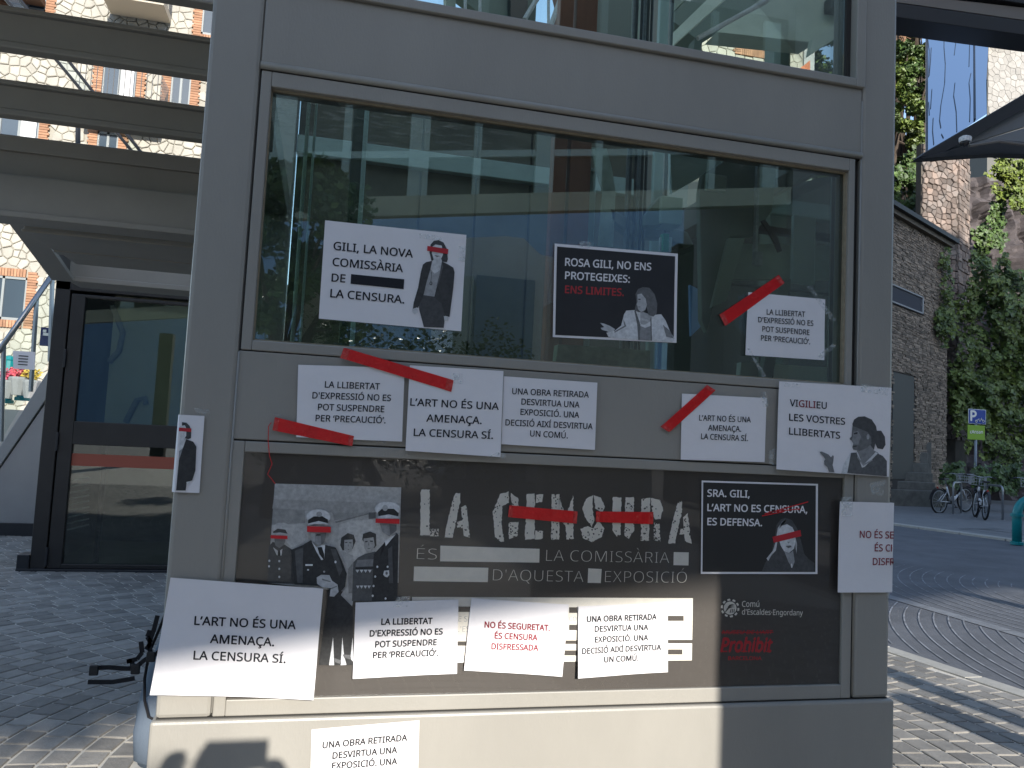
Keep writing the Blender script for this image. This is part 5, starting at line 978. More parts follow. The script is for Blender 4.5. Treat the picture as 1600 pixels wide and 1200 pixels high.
# stringer: deep plate falling away from the camera on the left side
s0, s1, s2, s3 = at(-60, 325, 4.3), at(116, 386, 5.5), at(116, 433, 5.5), at(-60, 345, 4.3)
xs_ = a.x
st = MB(); st.prism([(xs_ - .03, 4.0, at(0, 310, 4.6).z + .12), (xs_ - .03, 5.52, s1.z + .02), (xs_ - .03, 5.52, s2.z), (xs_ - .03, 4.0, at(0, 374, 4.75).z + .30)], (.03, 0, 0))
st.build('stringer', mat('stair_paint_dark', (.12, .11, .10), .5, var=.1, vscale=4), stair, bevel=.003)
st = MB(); st.prism([(xs_ - .10, 4.0, at(0, 374, 4.75).z + .30), (xs_ - .10, 5.52, s2.z), (xs_ - .10, 5.52, s2.z - .03), (xs_ - .10, 4.0, at(0, 374, 4.75).z + .27)], (.13, 0, 0))
st.build('stringer_flange', PAINT2, stair, bevel=.003)
MB().box(XL, XR, 2.6, 4.2, 2.98 + .35, 3.0 + .35).build('upper_landing', PAINT2, stair) if 0 else None
bo = MB()
for px in (147, 228, 292):
    p = at(px, 398, 5.5); bo.box(p.x - .025, p.x + .025, 5.52, 5.56, p.z - .004, p.z + .004)
bo.build('bolt_plate', grey(.45), stair)

# ---- dark glazed door
dl_ = gp(45, 893); YD = dl_.y; door = empty('glazed_door', (dl_.x + .7, YD, 0), label='dark bronze framed glass door with middle rail beyond the left tower edge', cat='door')
def dz(py, px=160): return at(px, py, YD).z
def dx(px, py): return at(px, py, YD).x
DX1 = dx(420, 700); zt_ = dz(432, 100)
xo0, xo1 = dx(48, 860), dx(72, 865); xi1 = dx(98, 850)
MB().box(xo0, xo1, YD, YD + .16, 0, zt_).build('door_jamb', DKMETAL, door, bevel=.006)
MB().box(xo1 + .012, xi1, YD + .01, YD + .09, .03, zt_ - .16).build('door_stile', DKMETAL, door, bevel=.005)
MB().box(xo0, DX1, YD, YD + .16, zt_ - .13, zt_).build('door_head', DKMETAL, door, bevel=.006)
zA, zB, zC, zD, zE = dz(470, 200), dz(662, 200), dz(698, 200), dz(883, 200), dz(893, 200)
MB().box(xi1, DX1, YD + .01, YD + .09, zA, zt_ - .16).build('door_top_rail', DKMETAL, door, bevel=.004)
MB().box(xi1, DX1, YD + .01, YD + .09, zC, zB).build('door_middle_rail', DKMETAL, door, bevel=.004)
MB().box(xi1, DX1, YD + .01, YD + .09, .03, zD).build('door_bottom_rail', DKMETAL, door, bevel=.004)
MB().box(dx(25, 895), DX1, YD - .03, YD + .2, 0, .028).build('threshold', BLKMETAL, door, bevel=.004)
MB().box(dx(25, 895), xo0, YD - .02, YD + .18, .0, .16).build('foot_block', BLKMETAL, door, bevel=.006)
for zz in (dz(560, 100), dz(690, 90), dz(870, 70)):
    MB().box(xo1 - .004, xo1 + .018, YD - .02, YD + .01, zz - .09, zz + .09).build('hinge', BLKMETAL, door, bevel=.004)
DG = glass_mat('door_glass', (.75, .82, .78), refl=.05, gain=1.0)
MB().box(xi1, DX1, YD + .04, YD + .05, zB, zA).build('glass_pane', DG, door)
MB().box(xi1, DX1, YD + .04, YD + .05, zD, zC).build('glass_pane', DG, door)
MB().box(dx(166, 560), DX1, YD + .13, YD + .14, zB, zt_).build('backing_panel', mat('dull_green_grey', (.50, .48, .36), .5, var=.1, vscale=1.2), door)
# enclosed room behind the door
rm = MB(); rm.box(xo0 + .05, DX1 + 1.2, YD + 2.2, YD + 2.3, 0, zt_).box(DX1 + 1.2, DX1 + 1.3, YD + .2, YD + 2.3, 0, zt_).box(xo0 + .02, xo0 + .06, YD + .2, YD + 2.3, 0, zt_).box(xo0, DX1 + 1.3, YD + .0, YD + 2.4, zt_ + .002, zt_ + .12)
rm.build('lobby_wall', mat('lobby_wall_grey', (.20, .22, .20), .7, var=.2, vscale=1.5), door)
MB().box(DX1, DX1 + 1.3, YD, YD + .16, 0, zt_).build('side_wall', PAINT2, door)
rdn = MB(); rdn.tube([at(176, 478, YD + .11), at(192, 520, YD + .11), at(186, 548, YD + .11), at(170, 566, YD + .11)], .03, 8)
rdn.build('inner_pipe', grey(.28), door, smooth=True)
rdn = MB(); rdn.tube([at(196, 660, YD + .11), at(214, 625, YD + .11), at(226, 622, YD + .11), at(228, 632, YD + .11)], .03, 8)
rdn.build('inner_handrail', grey(.30), door, smooth=True)
MB().box(xi1, DX1, YD + .037, YD + .0395, dz(731, 200), dz(712, 200)).build('painted_red_reflection', mat('red_reflection_paint', (.34, .085, .05), .4), door)  # red strip on the glass paints the reflection of an awning
sl_ = MB()
for k in range(9):
    p, q = at(104, 752 + k * 9.5, YD + .12), at(139, 746 + k * 9.2, YD + .12); sl_.tube([p, q], .008, 5)
sl_.build('wire_shelf', grey(.6), door)
gq = gp(100, 815); MB().box(xi1 - .3, DX1 + 1.0, YD + .3, YD + 2.1, 0, .02).build('lobby_floor', mat('pale_floor', (.50, .49, .43), .6), door)

# ---- second staircase with glass balustrade further left
YS = 11.0
st2 = empty('glass_railed_staircase', (-3.6, YS, 0), label='grey panelled stair flank with a glass balustrade, left of the dark door', cat='staircase')
MB().prism([at(-40, 745, YS), at(0, 700, YS), at(85, 566, YS), at(95, 580, YS), at(95, 610, YS), at(-40, 790, YS)] and [tuple(at(*p, YS)) for p in ((-40, 742), (0, 697), (95, 548), (95, 590), (0, 728), (-40, 778))], (0, 1.2, 0)).build('stair_stringer', mat('pale_stair_panel', (.30, .30, .29), .35, var=.05), st2, bevel=.01)
MB().prism([tuple(at(*p, YS + .03)) for p in ((-40, 782), (0, 731), (95, 594), (95, 860), (-40, 790))] and [tuple(at(*p, YS + .03)) for p in ((-40, 782), (0, 731), (95, 594), (95, 834), (0, 764), (-40, 740))] if 0 else
    [(at(-40, 782, YS).x, YS + .03, at(-40, 782, YS).z), (at(0, 731, YS).x, YS + .03, at(0, 731, YS).z), (at(95, 594, YS).x, YS + .03, at(95, 594, YS).z), (at(95, 594, YS).x, YS + .03, 0.0), (at(-40, 782, YS).x, YS + .03, 0.0)], (0, 1.1, 0)).build('stair_panel', mat('brushed_steel_panel', (.33, .33, .33), .3, metal=.5, var=.06, vscale=2), st2)
MB().prism([(at(-40, 700, YS).x, YS - .01, 0), (at(95, 700, YS).x, YS - .01, 0), (at(95, 700, YS).x, YS - .01, .16), (at(-40, 700, YS).x, YS - .01, .16)], (0, .03, 0)).build('skirting', BLKMETAL, st2)
RAILM = mat('rail_steel', (.35, .36, .36), .3, metal=.8)
rl_ = MB(); rl_.tube([at(-30, 578, YS), at(0, 546, YS), at(85, 425, YS)], .035, 8); rl_.build('handrail', RAILM, st2, smooth=True)
for (x0, y0, x1, y1) in ((58, 460, 48, 612), (6, 540, 2, 690), (82, 432, 78, 565)):
    MB().tube([at(x0, y0, YS + .02), at(x1, y1, YS + .02)], .03, 6).build('baluster', RAILM, st2)
MB().prism([tuple(at(*p, YS + .05)) for p in ((-30, 590), (0, 556), (82, 438), (78, 560), (0, 690), (-30, 735))], (0, .012, 0)).build('glass_panel', glass_mat('rail_glass', (.92, .96, .95), refl=.01, gain=.6), st2)
pn = pxpoly('paper_notice', PAPER, [(20, 548), (55, 550), (54, 578), (21, 576)], YS - .01, .004, label='small pale notice stuck on the stair balustrade glass beside the flowers', cat='notice')
mb = MB()
for k in range(4): mb.box(at(30, 555, YS).x, at(45, 555, YS).x, YS - .015, YS - .012, at(30, 556 + k * 4.5, YS).z - .006, at(30, 556 + k * 4.5, YS).z + .006)
mb.build('lettering', INK, pn)
pb = pxbox('blue_sign', mat('navy_sign', (.02, .03, .12), .4), 64, 511, 78, 541, 12.5, .03, label='small navy blue sign with white lines behind the balustrade', cat='sign')
for k, w in enumerate((70, 74)):
    mb = MB(); p, q = at(67, 517 + k * 5, 12.48), at(w + 2, 518 + k * 5, 12.48); mb.box(p.x, q.x, 12.48, 12.49, p.z - .02, p.z + .02); mb.build('text_line', WHITEINK, pb)
# flower tubs and teal bollards beyond the balustrade
TEAL = mat('teal_paint', (.0, .19, .20), .35)
for (px, py, h, lab) in ((9, 622, .9, 'teal bollard nearest the left edge of the photo'), (36, 618, .85, 'teal bollard under the yellow flowers')):
    p = at(px, py, 17); r = .11
    mb = MB(); mb.lathe((p.x, 17, max(0, p.z - .1)), [(r * 1.3, 0), (r * 1.3, .06), (r, .08), (r, h - .08), (r * 1.15, h - .06), (r * .9, h), (0.02, h + .03)], 12)
    o = mb.build('bollard', TEAL, None, smooth=False, label=lab, cat='bollard', group='teal bollards on the left'); c = Vector((p.x, 17, max(0, p.z - .1))); o.data.transform(Matrix.Translation(-c)); o.location = c
def leaves(mb, c, r, n, s, rnd, flat=.4):
    for _ in range(n):
        while True:
            d = Vector((rnd.uniform(-1, 1), rnd.uniform(-1, 1), rnd.uniform(-1, 1)))
            if .05 < d.length < 1: break
        d = d.normalized() * (rnd.random() ** .45)
        p = Vector(c) + Vector((d.x * r[0], d.y * r[1], d.z * r[2]))
        u = Vector((rnd.gauss(0, 1), rnd.gauss(0, 1), rnd.gauss(0, flat))).normalized(); w = u.orthogonal().normalized()
        w = (w * math.cos(rnd.random() * 6) + u.cross(w) * math.sin(rnd.random() * 6)).normalized()
        L = s * rnd.uniform(.6, 1.3); W = L * .6
        mb.face([p - u * L * .5, p + w * W * .5, p + u * L * .5, p - w * W * .5])
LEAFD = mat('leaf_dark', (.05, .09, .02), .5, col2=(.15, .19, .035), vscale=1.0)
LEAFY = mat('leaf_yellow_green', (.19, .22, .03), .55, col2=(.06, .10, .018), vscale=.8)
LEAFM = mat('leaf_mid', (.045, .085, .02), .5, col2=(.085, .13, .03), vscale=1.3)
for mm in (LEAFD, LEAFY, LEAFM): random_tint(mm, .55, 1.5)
rnd = random.Random(3)
for px, py, colr, lab in ((12, 585, (.6, .08, .14), 'pink flowers beyond the balustrade'), (30, 580, (.65, .12, .14), 'pink and red flowers beside the yellow ones'), (50, 585, (.6, .42, .06), 'yellow flowers beyond the balustrade')):
    p = at(px, py, 16.5); mb = MB(); leaves(mb, p, (.17, .15, .12), 160, .08, rnd)
    o = mb.build('flowers', random_tint(mat('petal_%d' % px, colr, .7), .7, 1.2), None, label=lab, cat='flowers')
    mb = MB(); mb.lathe((p.x, 16.5, max(0, p.z - .45)), [(.1, 0), (.17, .3), (.16, .34)], 10); mb.build('flower_pot', grey(.25), o)
pd = MB(); p0, p1 = gp(-40, 690), gp(85, 690); pdY = 15.5
plat = MB().box(-12, at(95, 600, pdY).x, pdY, 22.5, 0, at(20, 640, pdY).z).build('terrace', mat('terrace_stone', (.42, .40, .35), .8, var=.1, vscale=2), None, kind='structure')

# ---- stone clad building on the left
YB = 24.0
STONE = random_tint(mat('pale_cladding_stone', (.40, .375, .32), .85, var=.12, vscale=2.5, bump=.5, bscale=14, col2=None), .88, 1.1)
MORTB = mat('stone_mortar', (.33, .31, .26), .9)
BRICK = random_tint(mat('orange_brick', (.36, .19, .11), .85, var=.2, vscale=5, bump=.2), .75, 1.25)
def voronoi(x0, x1, z0, z1, s, rnd):
    nx = int((x1 - x0) / s) + 3; nz = int((z1 - z0) / s) + 3; P = {}
    for i in range(-1, nx):
        for j in range(-1, nz):
            P[i, j] = (x0 + (i + rnd.uniform(.08, .92)) * s, z0 + (j + rnd.uniform(.08, .92)) * s)
    for (i, j), p in P.items():
        if not (x0 <= p[0] <= x1 and z0 <= p[1] <= z1): continue
        poly = [(p[0] - s, p[1] - s), (p[0] + s, p[1] - s), (p[0] + s, p[1] + s), (p[0] - s, p[1] + s)]
        for di in (-2, -1, 0, 1, 2):
            for dj in (-2, -1, 0, 1, 2):
                q = P.get((i + di, j + dj))
                if q is None or (di == 0 and dj == 0): continue
                mx_, mz_ = (p[0] + q[0]) / 2, (p[1] + q[1]) / 2; nx_, nz_ = q[0] - p[0], q[1] - p[1]; out = []
                for k in range(len(poly)):
                    A, B = poly[k], poly[(k + 1) % len(poly)]
                    da = (A[0] - mx_) * nx_ + (A[1] - mz_) * nz_; db = (B[0] - mx_) * nx_ + (B[1] - mz_) * nz_
                    if da <= 0: out.append(A)
                    if da * db < 0: t = da / (da - db); out.append((A[0] + (B[0] - A[0]) * t, A[1] + (B[1] - A[1]) * t))
                poly = out
                if len(poly) < 3: break
        if len(poly) >= 3: yield p, poly
def stone_wall(parent, org, ux, x0, x1, z0, z1, s, holes, viewtest, rnd, m=STONE, gap=.022, th=.05, lim=300, nrm=None):
    "Voronoi stones on a wall: org + ux * a + z; nrm = outward"
    ux = Vector(ux).normalized(); nrm = Vector(nrm or (0, -1, 0)); cnt = 0; restm = MB()
    for p, poly in voronoi(x0, x1, z0, z1, s, rnd):
        if any(h[0] < p[0] < h[1] and h[2] < p[1] < h[3] for h in holes): continue
        poly = [(min(x1, max(x0, a)), min(z1, max(z0, b))) for a, b in poly]
        cx = sum(a for a, b in poly) / len(poly); cz = sum(b for a, b in poly) / len(poly)
        def ins(a, b, g): 
            d = math.hypot(a - cx, b - cz) or 1; k = max(0, 1 - g / d); return cx + (a - cx) * k, cz + (b - cz) * k
        C = Vector(org) + ux * cx + Vector((0, 0, cz)); t = th * rnd.uniform(.6, 1.2); ring = []
        for g_, d_ in ((gap * .6, 0), (gap * .7, t * .7), (gap * .6 + .025, t)):
            ring.append([ux * (ins(a, b, g_)[0] - cx) + Vector((0, 0, ins(a, b, g_)[1] - cz)) + nrm * d_ for a, b in poly])
        q = vis(C); single = cnt < lim and q is not None and viewtest(*q)
        mb = MB() if single else restm; n = len(mb.v); k = len(poly); off = Vector((0, 0, 0)) if single else C
        for r in ring: mb.v += [tuple(v + off) for v in r]
        for L in (0, 1):
            for i in range(k): mb.f.append((n + L * k + i, n + L * k + (i + 1) % k, n + (L + 1) * k + (i + 1) % k, n + (L + 1) * k + i))
        mb.f.append(tuple(n + 2 * k + i for i in range(k)))
        if single:
            cnt += 1; o = mb.build('stone', m, parent, local=True); o.location = C - Vector(parent.location)
    if restm.f: restm.build('stone_field', m, parent, kind='stuff')
def bx_w(px0, py0, px1, py1, Y=YB):
    a, b = at(px0, py0, Y), at(px1, py1, Y); return a.x, b.x, b.z, a.z
BW = at(355, 100, YB).x + 1.5; B0 = -14.0
bldg = empty('stone_clad_building', ((B0 + BW) / 2, YB + 3, 0), label='sunlit building clad in pale crazy stone with orange brick window surrounds, behind the stair treads', cat='building')
MB().box(B0, BW, YB, YB + 8, 0, 16).build('wall', MORTB, bldg)
wins = [bx_w(163, 98, 210, 172), bx_w(270, 108, 296, 168), bx_w(2, 172, 58, 245), bx_w(-30, 428, 38, 502), bx_w(154, 205, 182, 262), bx_w(22, -60, 72, 20), bx_w(318, 10, 350, 60)]
def gapview(x, y):
    if x > 335 or x < -10: return False
    s = y - .13 * x
    return (s < 18) or (78 < s < 132) or (178 < s < 215) or (y > 340 and x < 90 and y < 620)
holes = [(w[0] - .28, w[1] + .28, w[2] - .2, w[3] + .2) for w in wins]
stone_wall(bldg, (0, YB, 0), (1, 0, 0), -10.2, BW, 0.3, 15.8, .25, holes, gapview, rnd)
GWIN = mat('window_pane_dark', (.05, .07, .09), .06, spec=.8)
WFR = mat('grey_window_frame', (.22, .24, .24), .5)
for k, (x0, x1, z0, z1) in enumerate(wins):
    w = empty('window', (x0, YB, z0)); w.parent = bldg; w.location = Vector((x0, YB, z0)) - Vector(bldg.location)
    MB().box(x0, x1, YB - .015, YB - .005, z0, z1).build('pane', GWIN, w)
    MB().box(x0, x0 + .045, YB - .05, YB, z0, z1).box(x1 - .045, x1, YB - .05, YB, z0, z1).box((x0 + x1) / 2 - .03, (x0 + x1) / 2 + .03, YB - .05, YB, z0, z1).box(x0, x1, YB - .05, YB, z1 - .07, z1).box(x0, x1, YB - .05, YB, z0, z0 + .07).build('frame', WFR, w)
    if k in (0, 2): MB().box(x0 + .5 * (x1 - x0), x1 - .08, YB - .03, YB - .02, z0 + .05, z1 - .08).build('curtain', grey(.6), w)
    bm_ = MB(); h = .075; n = int((z1 - z0 + .4) / h)
    for i in range(n):
        L = .26 if i % 2 else .22
        for s_ in (-1, 1):
            xe = x0 if s_ < 0 else x1
            bm_.box(min(xe, xe + s_ * L), max(xe, xe + s_ * L), YB - .075, YB, z0 - .2 + i * h, z0 - .2 + (i + 1) * h - .012)
    n = int((x1 - x0) / h)
    for i in range(n):
        for zz in ((z1, z1 + .22), (z0 - .2, z0)): bm_.box(x0 + i * h, x0 + (i + 1) * h - .012, YB - .075, YB, *zz)
    bm_.build('brick_surround', BRICK, bldg, kind='stuff')
def balcony(px0, py0, px1, py1, py2):
    a = at(px0, py0, YB); b = at(px1, py0, YB); zb = at(px0, py1, YB).z
    bal = empty('balcony', (a.x, YB - .5, zb)); bal.parent = bldg; bal.location = Vector((a.x, YB - .5, zb)) - Vector(bldg.location)
    MB().box(a.x, b.x, YB - 1.1, YB - .08, zb - .2, zb).build('slab', mat('balcony_slab', (.45, .40, .32), .8), bal)
    mb = MB()
    for i in range(int((b.x - a.x) / .14) + 1): mb.tube([(a.x + i * .14, YB - 1.05, zb), (a.x + i * .14, YB - 1.05, zb + 1.0)], .012, 4)
    for i in range(7): mb.tube([(b.x, YB - 1.05 + i * .15, zb), (b.x, YB - 1.05 + i * .15, zb + 1.0)], .012, 4)
    mb.tube([(a.x, YB - 1.05, zb + 1), (b.x, YB - 1.05, zb + 1)], .02, 4); mb.build('railing', BLKMETAL, bal)
balcony(140, 170, 262, 178, 0); balcony(176, 10, 270, 14, 0)
ev = MB(); ev.prism([(at(-30, 10, YB).x, YB - 1.6, at(0, 14, YB).z), (at(76, 4, YB).x, YB - .1, at(60, 22, YB).z), (at(76, 4, YB).x, YB - .1, at(60, -30, YB).z), (at(-30, 10, YB).x, YB - 1.6, at(0, -40, YB).z)], (0, 1.4, 0)).build('eave', mat('brown_timber', (.07, .035, .02), .7), bldg) if 0 else None
MB().box(at(-30, 10, YB).x, at(73, 4, YB).x, YB - 1.0, YB - .08, at(60, 12, YB).z, at(60, 2, YB).z).build('eave', mat('brown_timber', (.07, .035, .02), .7), bldg)
# inclined glass railing of the upper stair in front of that facade
gr2 = empty('sloping_glass_railing', (at(120, 130, 9).x, 9, 0), label='dark rails of a glass stair railing sloping down behind the treads', cat='railing')
for (p, q, r) in (((0, -12), (206, 236), .018), ((22, -12), (222, 240), .018), ((122, 196), (121, 300), .028), ((66, 30), (110, 92), .008)):
    MB().tube([at(*p, 9.0), at(*q, 9.0)], r, 6).build('rail', BLKMETAL, gr2)
MB().prism([tuple(at(*p, 9.03)) for p in ((0, -14), (22, -14), (222, 240), (206, 236))], (0, .01, 0)).build('glass_panel', MATS['rail_glass'], gr2)
# foundation post carrying it down to the ground
MB().tube([at(206, 236, 9.0), (at(206, 236, 9).x, 9.0, 0)], .03, 6).build('post', BLKMETAL, gr2)

# ---- backpack on the ground by the tower
bpk = gp(262, 1155); bp = empty('backpack', (bpk.x, 3.75, 0), label='blue-grey backpack with hanging black straps standing behind the left edge of the tower', cat='backpack')
BL = mat('blue_grey_fabric', (.085, .115, .15), .8, var=.12, vscale=9, bump=.3, bscale=300); BS = mat('black_webbing', (.012, .012, .015), .8)
Yp = 3.6
def P_(x, y, d=0): v = at(x, y, Yp + d); return v
ctr = P_(285, 1060); hb = .62
mb = MB(); prof = [(.10, 0), (.165, .03), (.19, .12), (.185, .26), (.16, .40), (.125, .52), (.07, .60), (.02, .62)]
mb.lathe((ctr.x, Yp + .1, 0), prof, 24, 1.0, .7); mb.build('pack_body', BL, bp, smooth=True)
mb = MB(); mb.lathe((ctr.x - .035, Yp - .0, .05), [(.06, 0), (.13, .03), (.14, .14), (.12, .26), (.05, .31)], 20, 1.0, .55); mb.build('front_pocket', mat('blue_grey_fabric_light', (.12, .15, .19), .8, bump=.3, bscale=300), bp, smooth=True)
mb = MB(); mb.tube([P_(248, 1128, -.1), P_(232, 1120, -.1), P_(226, 1095, -.1), P_(226, 1060, -.1), P_(233, 1020, -.1), P_(248, 985, -.1), P_(262, 950, -.1)], .006, 6); mb.build('zip', BS, bp)
for pts in (((246, 962), (240, 985), (233, 1005), (236, 1030)), ((234, 985), (230, 995), (236, 1004), (228, 1015)), ((220, 1003), (222, 1020), (214, 1030), (198, 1034), (206, 1032)), ((213, 1045), (196, 1045), (170, 1043), (143, 1044)), ((210, 1060), (200, 1062), (175, 1066), (137, 1066)), ((215, 1040), (228, 1030), (244, 1022), (256, 1010)), ((210, 1050), (207, 1042), (206, 1034))):
    mb = MB()
    for k in range(len(pts) - 1):
        a, b = P_(*pts[k], -.12), P_(*pts[k + 1], -.12); d = (b - a).normalized(); w = Vector((-d.z, 0, d.x)) * .0085
        mb.hexa([a - w, b - w, b - w + Vector((0, .006, 0)), a - w + Vector((0, .006, 0)), a + w, b + w, b + w + Vector((0, .006, 0)), a + w + Vector((0, .006, 0))])
    mb.build('strap', BS, bp)
for px, py in ((212, 1045), (236, 1026), (147, 1047)):
    p = P_(px, py, -.125); MB().box(p.x - .017, p.x + .017, p.y - .01, p.y + .004, p.z - .02, p.z + .02).build('buckle', BLKMETAL, bp, bevel=.004)

# ================================================================ RIGHT SIDE
# ---- near canopy with dome camera and leaning mirror pane
YC = 5.2
cn = empty('street_canopy', (5.2, YC, 0), label='black edged canopy with a pointed tip over the street, right of the tower', cat='canopy')
CBK = mat('canopy_black', (.014, .014, .015), .6); CGR = mat('canopy_soffit', (.16, .165, .17), .5, var=.08, vscale=3)
def cp(name, m, pts, Y, dep, bevel=.004): 
    return MB().prism([tuple(at(*p, Y)) for p in pts], (0, dep, 0)).build(name, m, cn, bevel=bevel)
cp('top_beam', CBK, [(1300, 12), (1404, 27), (1640, 60), (1640, 38), (1404, 5), (1300, -8)], YC, .25)
cp('top_beam_flange', mat('canopy_taupe', (.17, .15, .13), .5), [(1300, -12), (1404, 4), (1640, 37), (1640, 16), (1404, -10), (1300, -30)], YC + .05, .15)
cp('top_fascia', CBK, [(1440, -20), (1640, 12), (1640, -4), (1520, -20)], YC + .02, .2)
cp('top_plate', mat('canopy_pale', (.32, .33, .32), .5), [(1560, -20), (1640, -12), (1640, -40), (1560, -40)], YC + .1, .1)
cp('edge_beam', CBK, [(1434, 247), (1446, 238), (1640, 124), (1640, 150), (1472, 240)], YC, .06)
cp('soffit_panel', CGR, [(1464, 242), (1640, 145), (1640, 186), (1510, 226)], YC + .05, .05)
cp('soffit_panel', mat('canopy_soffit2', (.20, .205, .21), .5, var=.08, vscale=3), [(1512, 226), (1640, 188), (1640, 226), (1560, 219)], YC + .05, .05)
cp('lower_beam', CBK, [(1434, 248), (1462, 241), (1510, 227), (1560, 219), (1640, 226), (1640, 243), (1560, 240)], YC - .02, .10, .003)
mb = MB(); mb.tube([at(1514, 228, YC - .1), at(1560, 221, YC - .1), at(1640, 231, YC - .1)], .012, 6); mb.build('lower_beam_lip', mat('canopy_taupe', (.17, .15, .13), .5), cn)
MB().box(7.4, 7.6, YC, YC + .2, 0, 4.3).build('canopy_post', CBK, cn)
cm = at(1508, 222, YC - .15)
dc = empty('dome_camera', cm, label='small white dome security camera under the pointed canopy', cat='security camera')
MB().lathe((cm.x, cm.y, cm.z + .0), [(.042, 0), (.045, .012), (.045, .036), (.03, .045)], 18).build('housing', grey(.7), dc, smooth=False)
MB().lathe((cm.x, cm.y, cm.z - .036), [(.004, 0), (.02, .006), (.032, .02), (.036, .035)], 16).build('dome', mat('smoked_dome', (.02, .02, .025), .08), dc, smooth=True)
# mirror pane standing on the canopy, leaning back
MIR = bpy.data.materials.new('mirror_glass'); MIR.use_nodes = True
b_ = MIR.node_tree.nodes['Principled BSDF']; b_.inputs['Metallic'].default_value = 1; b_.inputs['Roughness'].default_value = .02; b_.inputs['Base Color'].default_value = (.80, .86, .95, 1)
pane = empty('mirrored_glass_pane', at(1500, 200, YC + .3), label='leaning mirrored glass pane reflecting blue sky above the pointed canopy', cat='glass pane')
def lean(px, py, Y0=YC + .25, zref=None):
    "point on a plane through y = Y0 at the pane's foot that leans away from the street"
    base = at(1500, 215, Y0); n = Vector((-.20, -.62, .76)).normalized(); d = ray(px, py); t = (base - Vector((0, 0, EYE))).dot(n) / d.dot(n)
    return Vector((0, 0, EYE)) + d * t
nrm_ = Vector((.20, .62, -.76)).normalized()
MB().prism([lean(*p) for p in ((1449, 30), (1546, 42), (1541, 130), (1542, 178), (1449, 240))][::-1], nrm_ * .02).build('pane', MIR, pane)
MB().prism([lean(*p) for p in ((1447, 30), (1450, 30), (1450, 240), (1447, 240))][::-1], nrm_ * .025).build('pane_edge', BLKMETAL, pane)
rq = random.Random(9)
def pm(p, k=.004): return lean(*p) - nrm_ * k
for pts in (((1468, 33), (1468.5, 40)), ((1471, 48), (1475, 52), (1475, 75), (1477, 100), (1476, 130), (1470, 165), (1468, 188), (1470, 200)), ((1498, 40), (1494, 62), (1491, 86)), ((1455, 75), (1454, 95), (1452, 118)), ((1456, 140), (1455, 155), (1454, 170)), ((1451, 160), (1452, 180)), ((1492, 130), (1490, 150), (1494, 175), (1495, 206)),
            ((1517, 42), (1515, 70), (1514, 104)), ((1517, 115), (1514, 130), (1516, 155), (1515, 190)), ((1458, 185), (1457, 205), (1459, 226)), ((1471, 210), (1474, 216)), ((1449.5, 60), (1452, 80), (1451, 120))):
    MB().tube([pm(p) for p in pts], .0035, 5).build('crack_line', BLKMETAL, pane)
MB().tube([pm((1522, 40), .01), pm((1523, 188), .01)], .008, 6).build('cable', BLKMETAL, pane)
# solid stone gable added in place of the one reflected in the pane
YG2 = 40.0
gb = empty('gable_for_reflection', (at(1600, 120, YG2).x, YG2, 0), label='solid grey crazy-stone gable with dark eave, standing in for a mirrored one', cat='building')
gx0 = at(1543, 120, YG2).x
MB().box(gx0, gx0 + 9, YG2, YG2 + 5, 9.0, 36).build('wall', mat('gable_stand_in_mortar', (.15, .145, .13), .9), gb)
MB().box(gx0 + .6, gx0 + 9, YG2 + .4, YG2 + 5, 0, 9.0).build('gable_stand_in_base', mat('gable_stand_in_mortar', (.15, .145, .13), .9), gb)
STG = random_tint(mat('gable_stand_in_stone', (.34, .32, .29), .85, var=.15, vscale=2.5, bump=.5, bscale=14), .85, 1.12)
stone_wall(gb, (0, YG2, 0), (1, 0, 0), gx0, gx0 + 4.2, at(1560, 190, YG2).z, at(1560, 40, YG2).z, .42, [], lambda x, y: x < 1610 and 40 < y < 185, rnd, m=STG, gap=.018, th=.03)
MB().prism([tuple(at(*p, YG2 - .9)) for p in ((1507, 60), (1536, 48), (1600, 40), (1600, 52), (1562, 56), (1545, 66), (1543, 126))], (0, .85, 0)).build('eave', CBK, gb)

# ---- low building clad in thin stone strips
YL0, YL1 = 22.3, 24.9
LN0 = at(1390, 500, YL0); LN1 = at(1479, 500, YL1)
lv = Vector((LN1.x - LN0.x, LN1.y - LN0.y, 0)); lx = lv.normalized(); LLEN = lv.length; lnn = Vector((-lx.y, lx.x, 0)); lnn = lnn if lnn.y < 0 else -lnn
zt0 = at(1400, 334, YL0 + .2).z
low = empty('strip_stone_building', (LN0.x, LN0.y, 0), label='low flat-roofed building clad in thin dark stone strips with a narrow window', cat='building')
def lp(a, z, o=0.0): v = Vector((LN0.x, LN0.y, 0)) + lx * a + lnn * o; return Vector((v.x, v.y, z))
DKS = random_tint(mat('dark_strip_stone', (.20, .155, .115), .85, var=.3, vscale=3, bump=.5, bscale=25, col2=None), .55, 1.7)
MB().prism([lp(-4, 0), lp(LLEN, 0), lp(LLEN, 0, -6), lp(-4, 0, -6)], (0, 0, zt0)).build('wall', mat('strip_stone_mortar', (.045, .04, .036), .9), low)
mb = MB(); z = .3; rr = random.Random(21)
wz0, wz1 = at(1420, 480, YL0 + .5).z - .02, at(1420, 455, YL0 + .5).z + .05
dzz = at(1420, 584, YL0 + .6).z
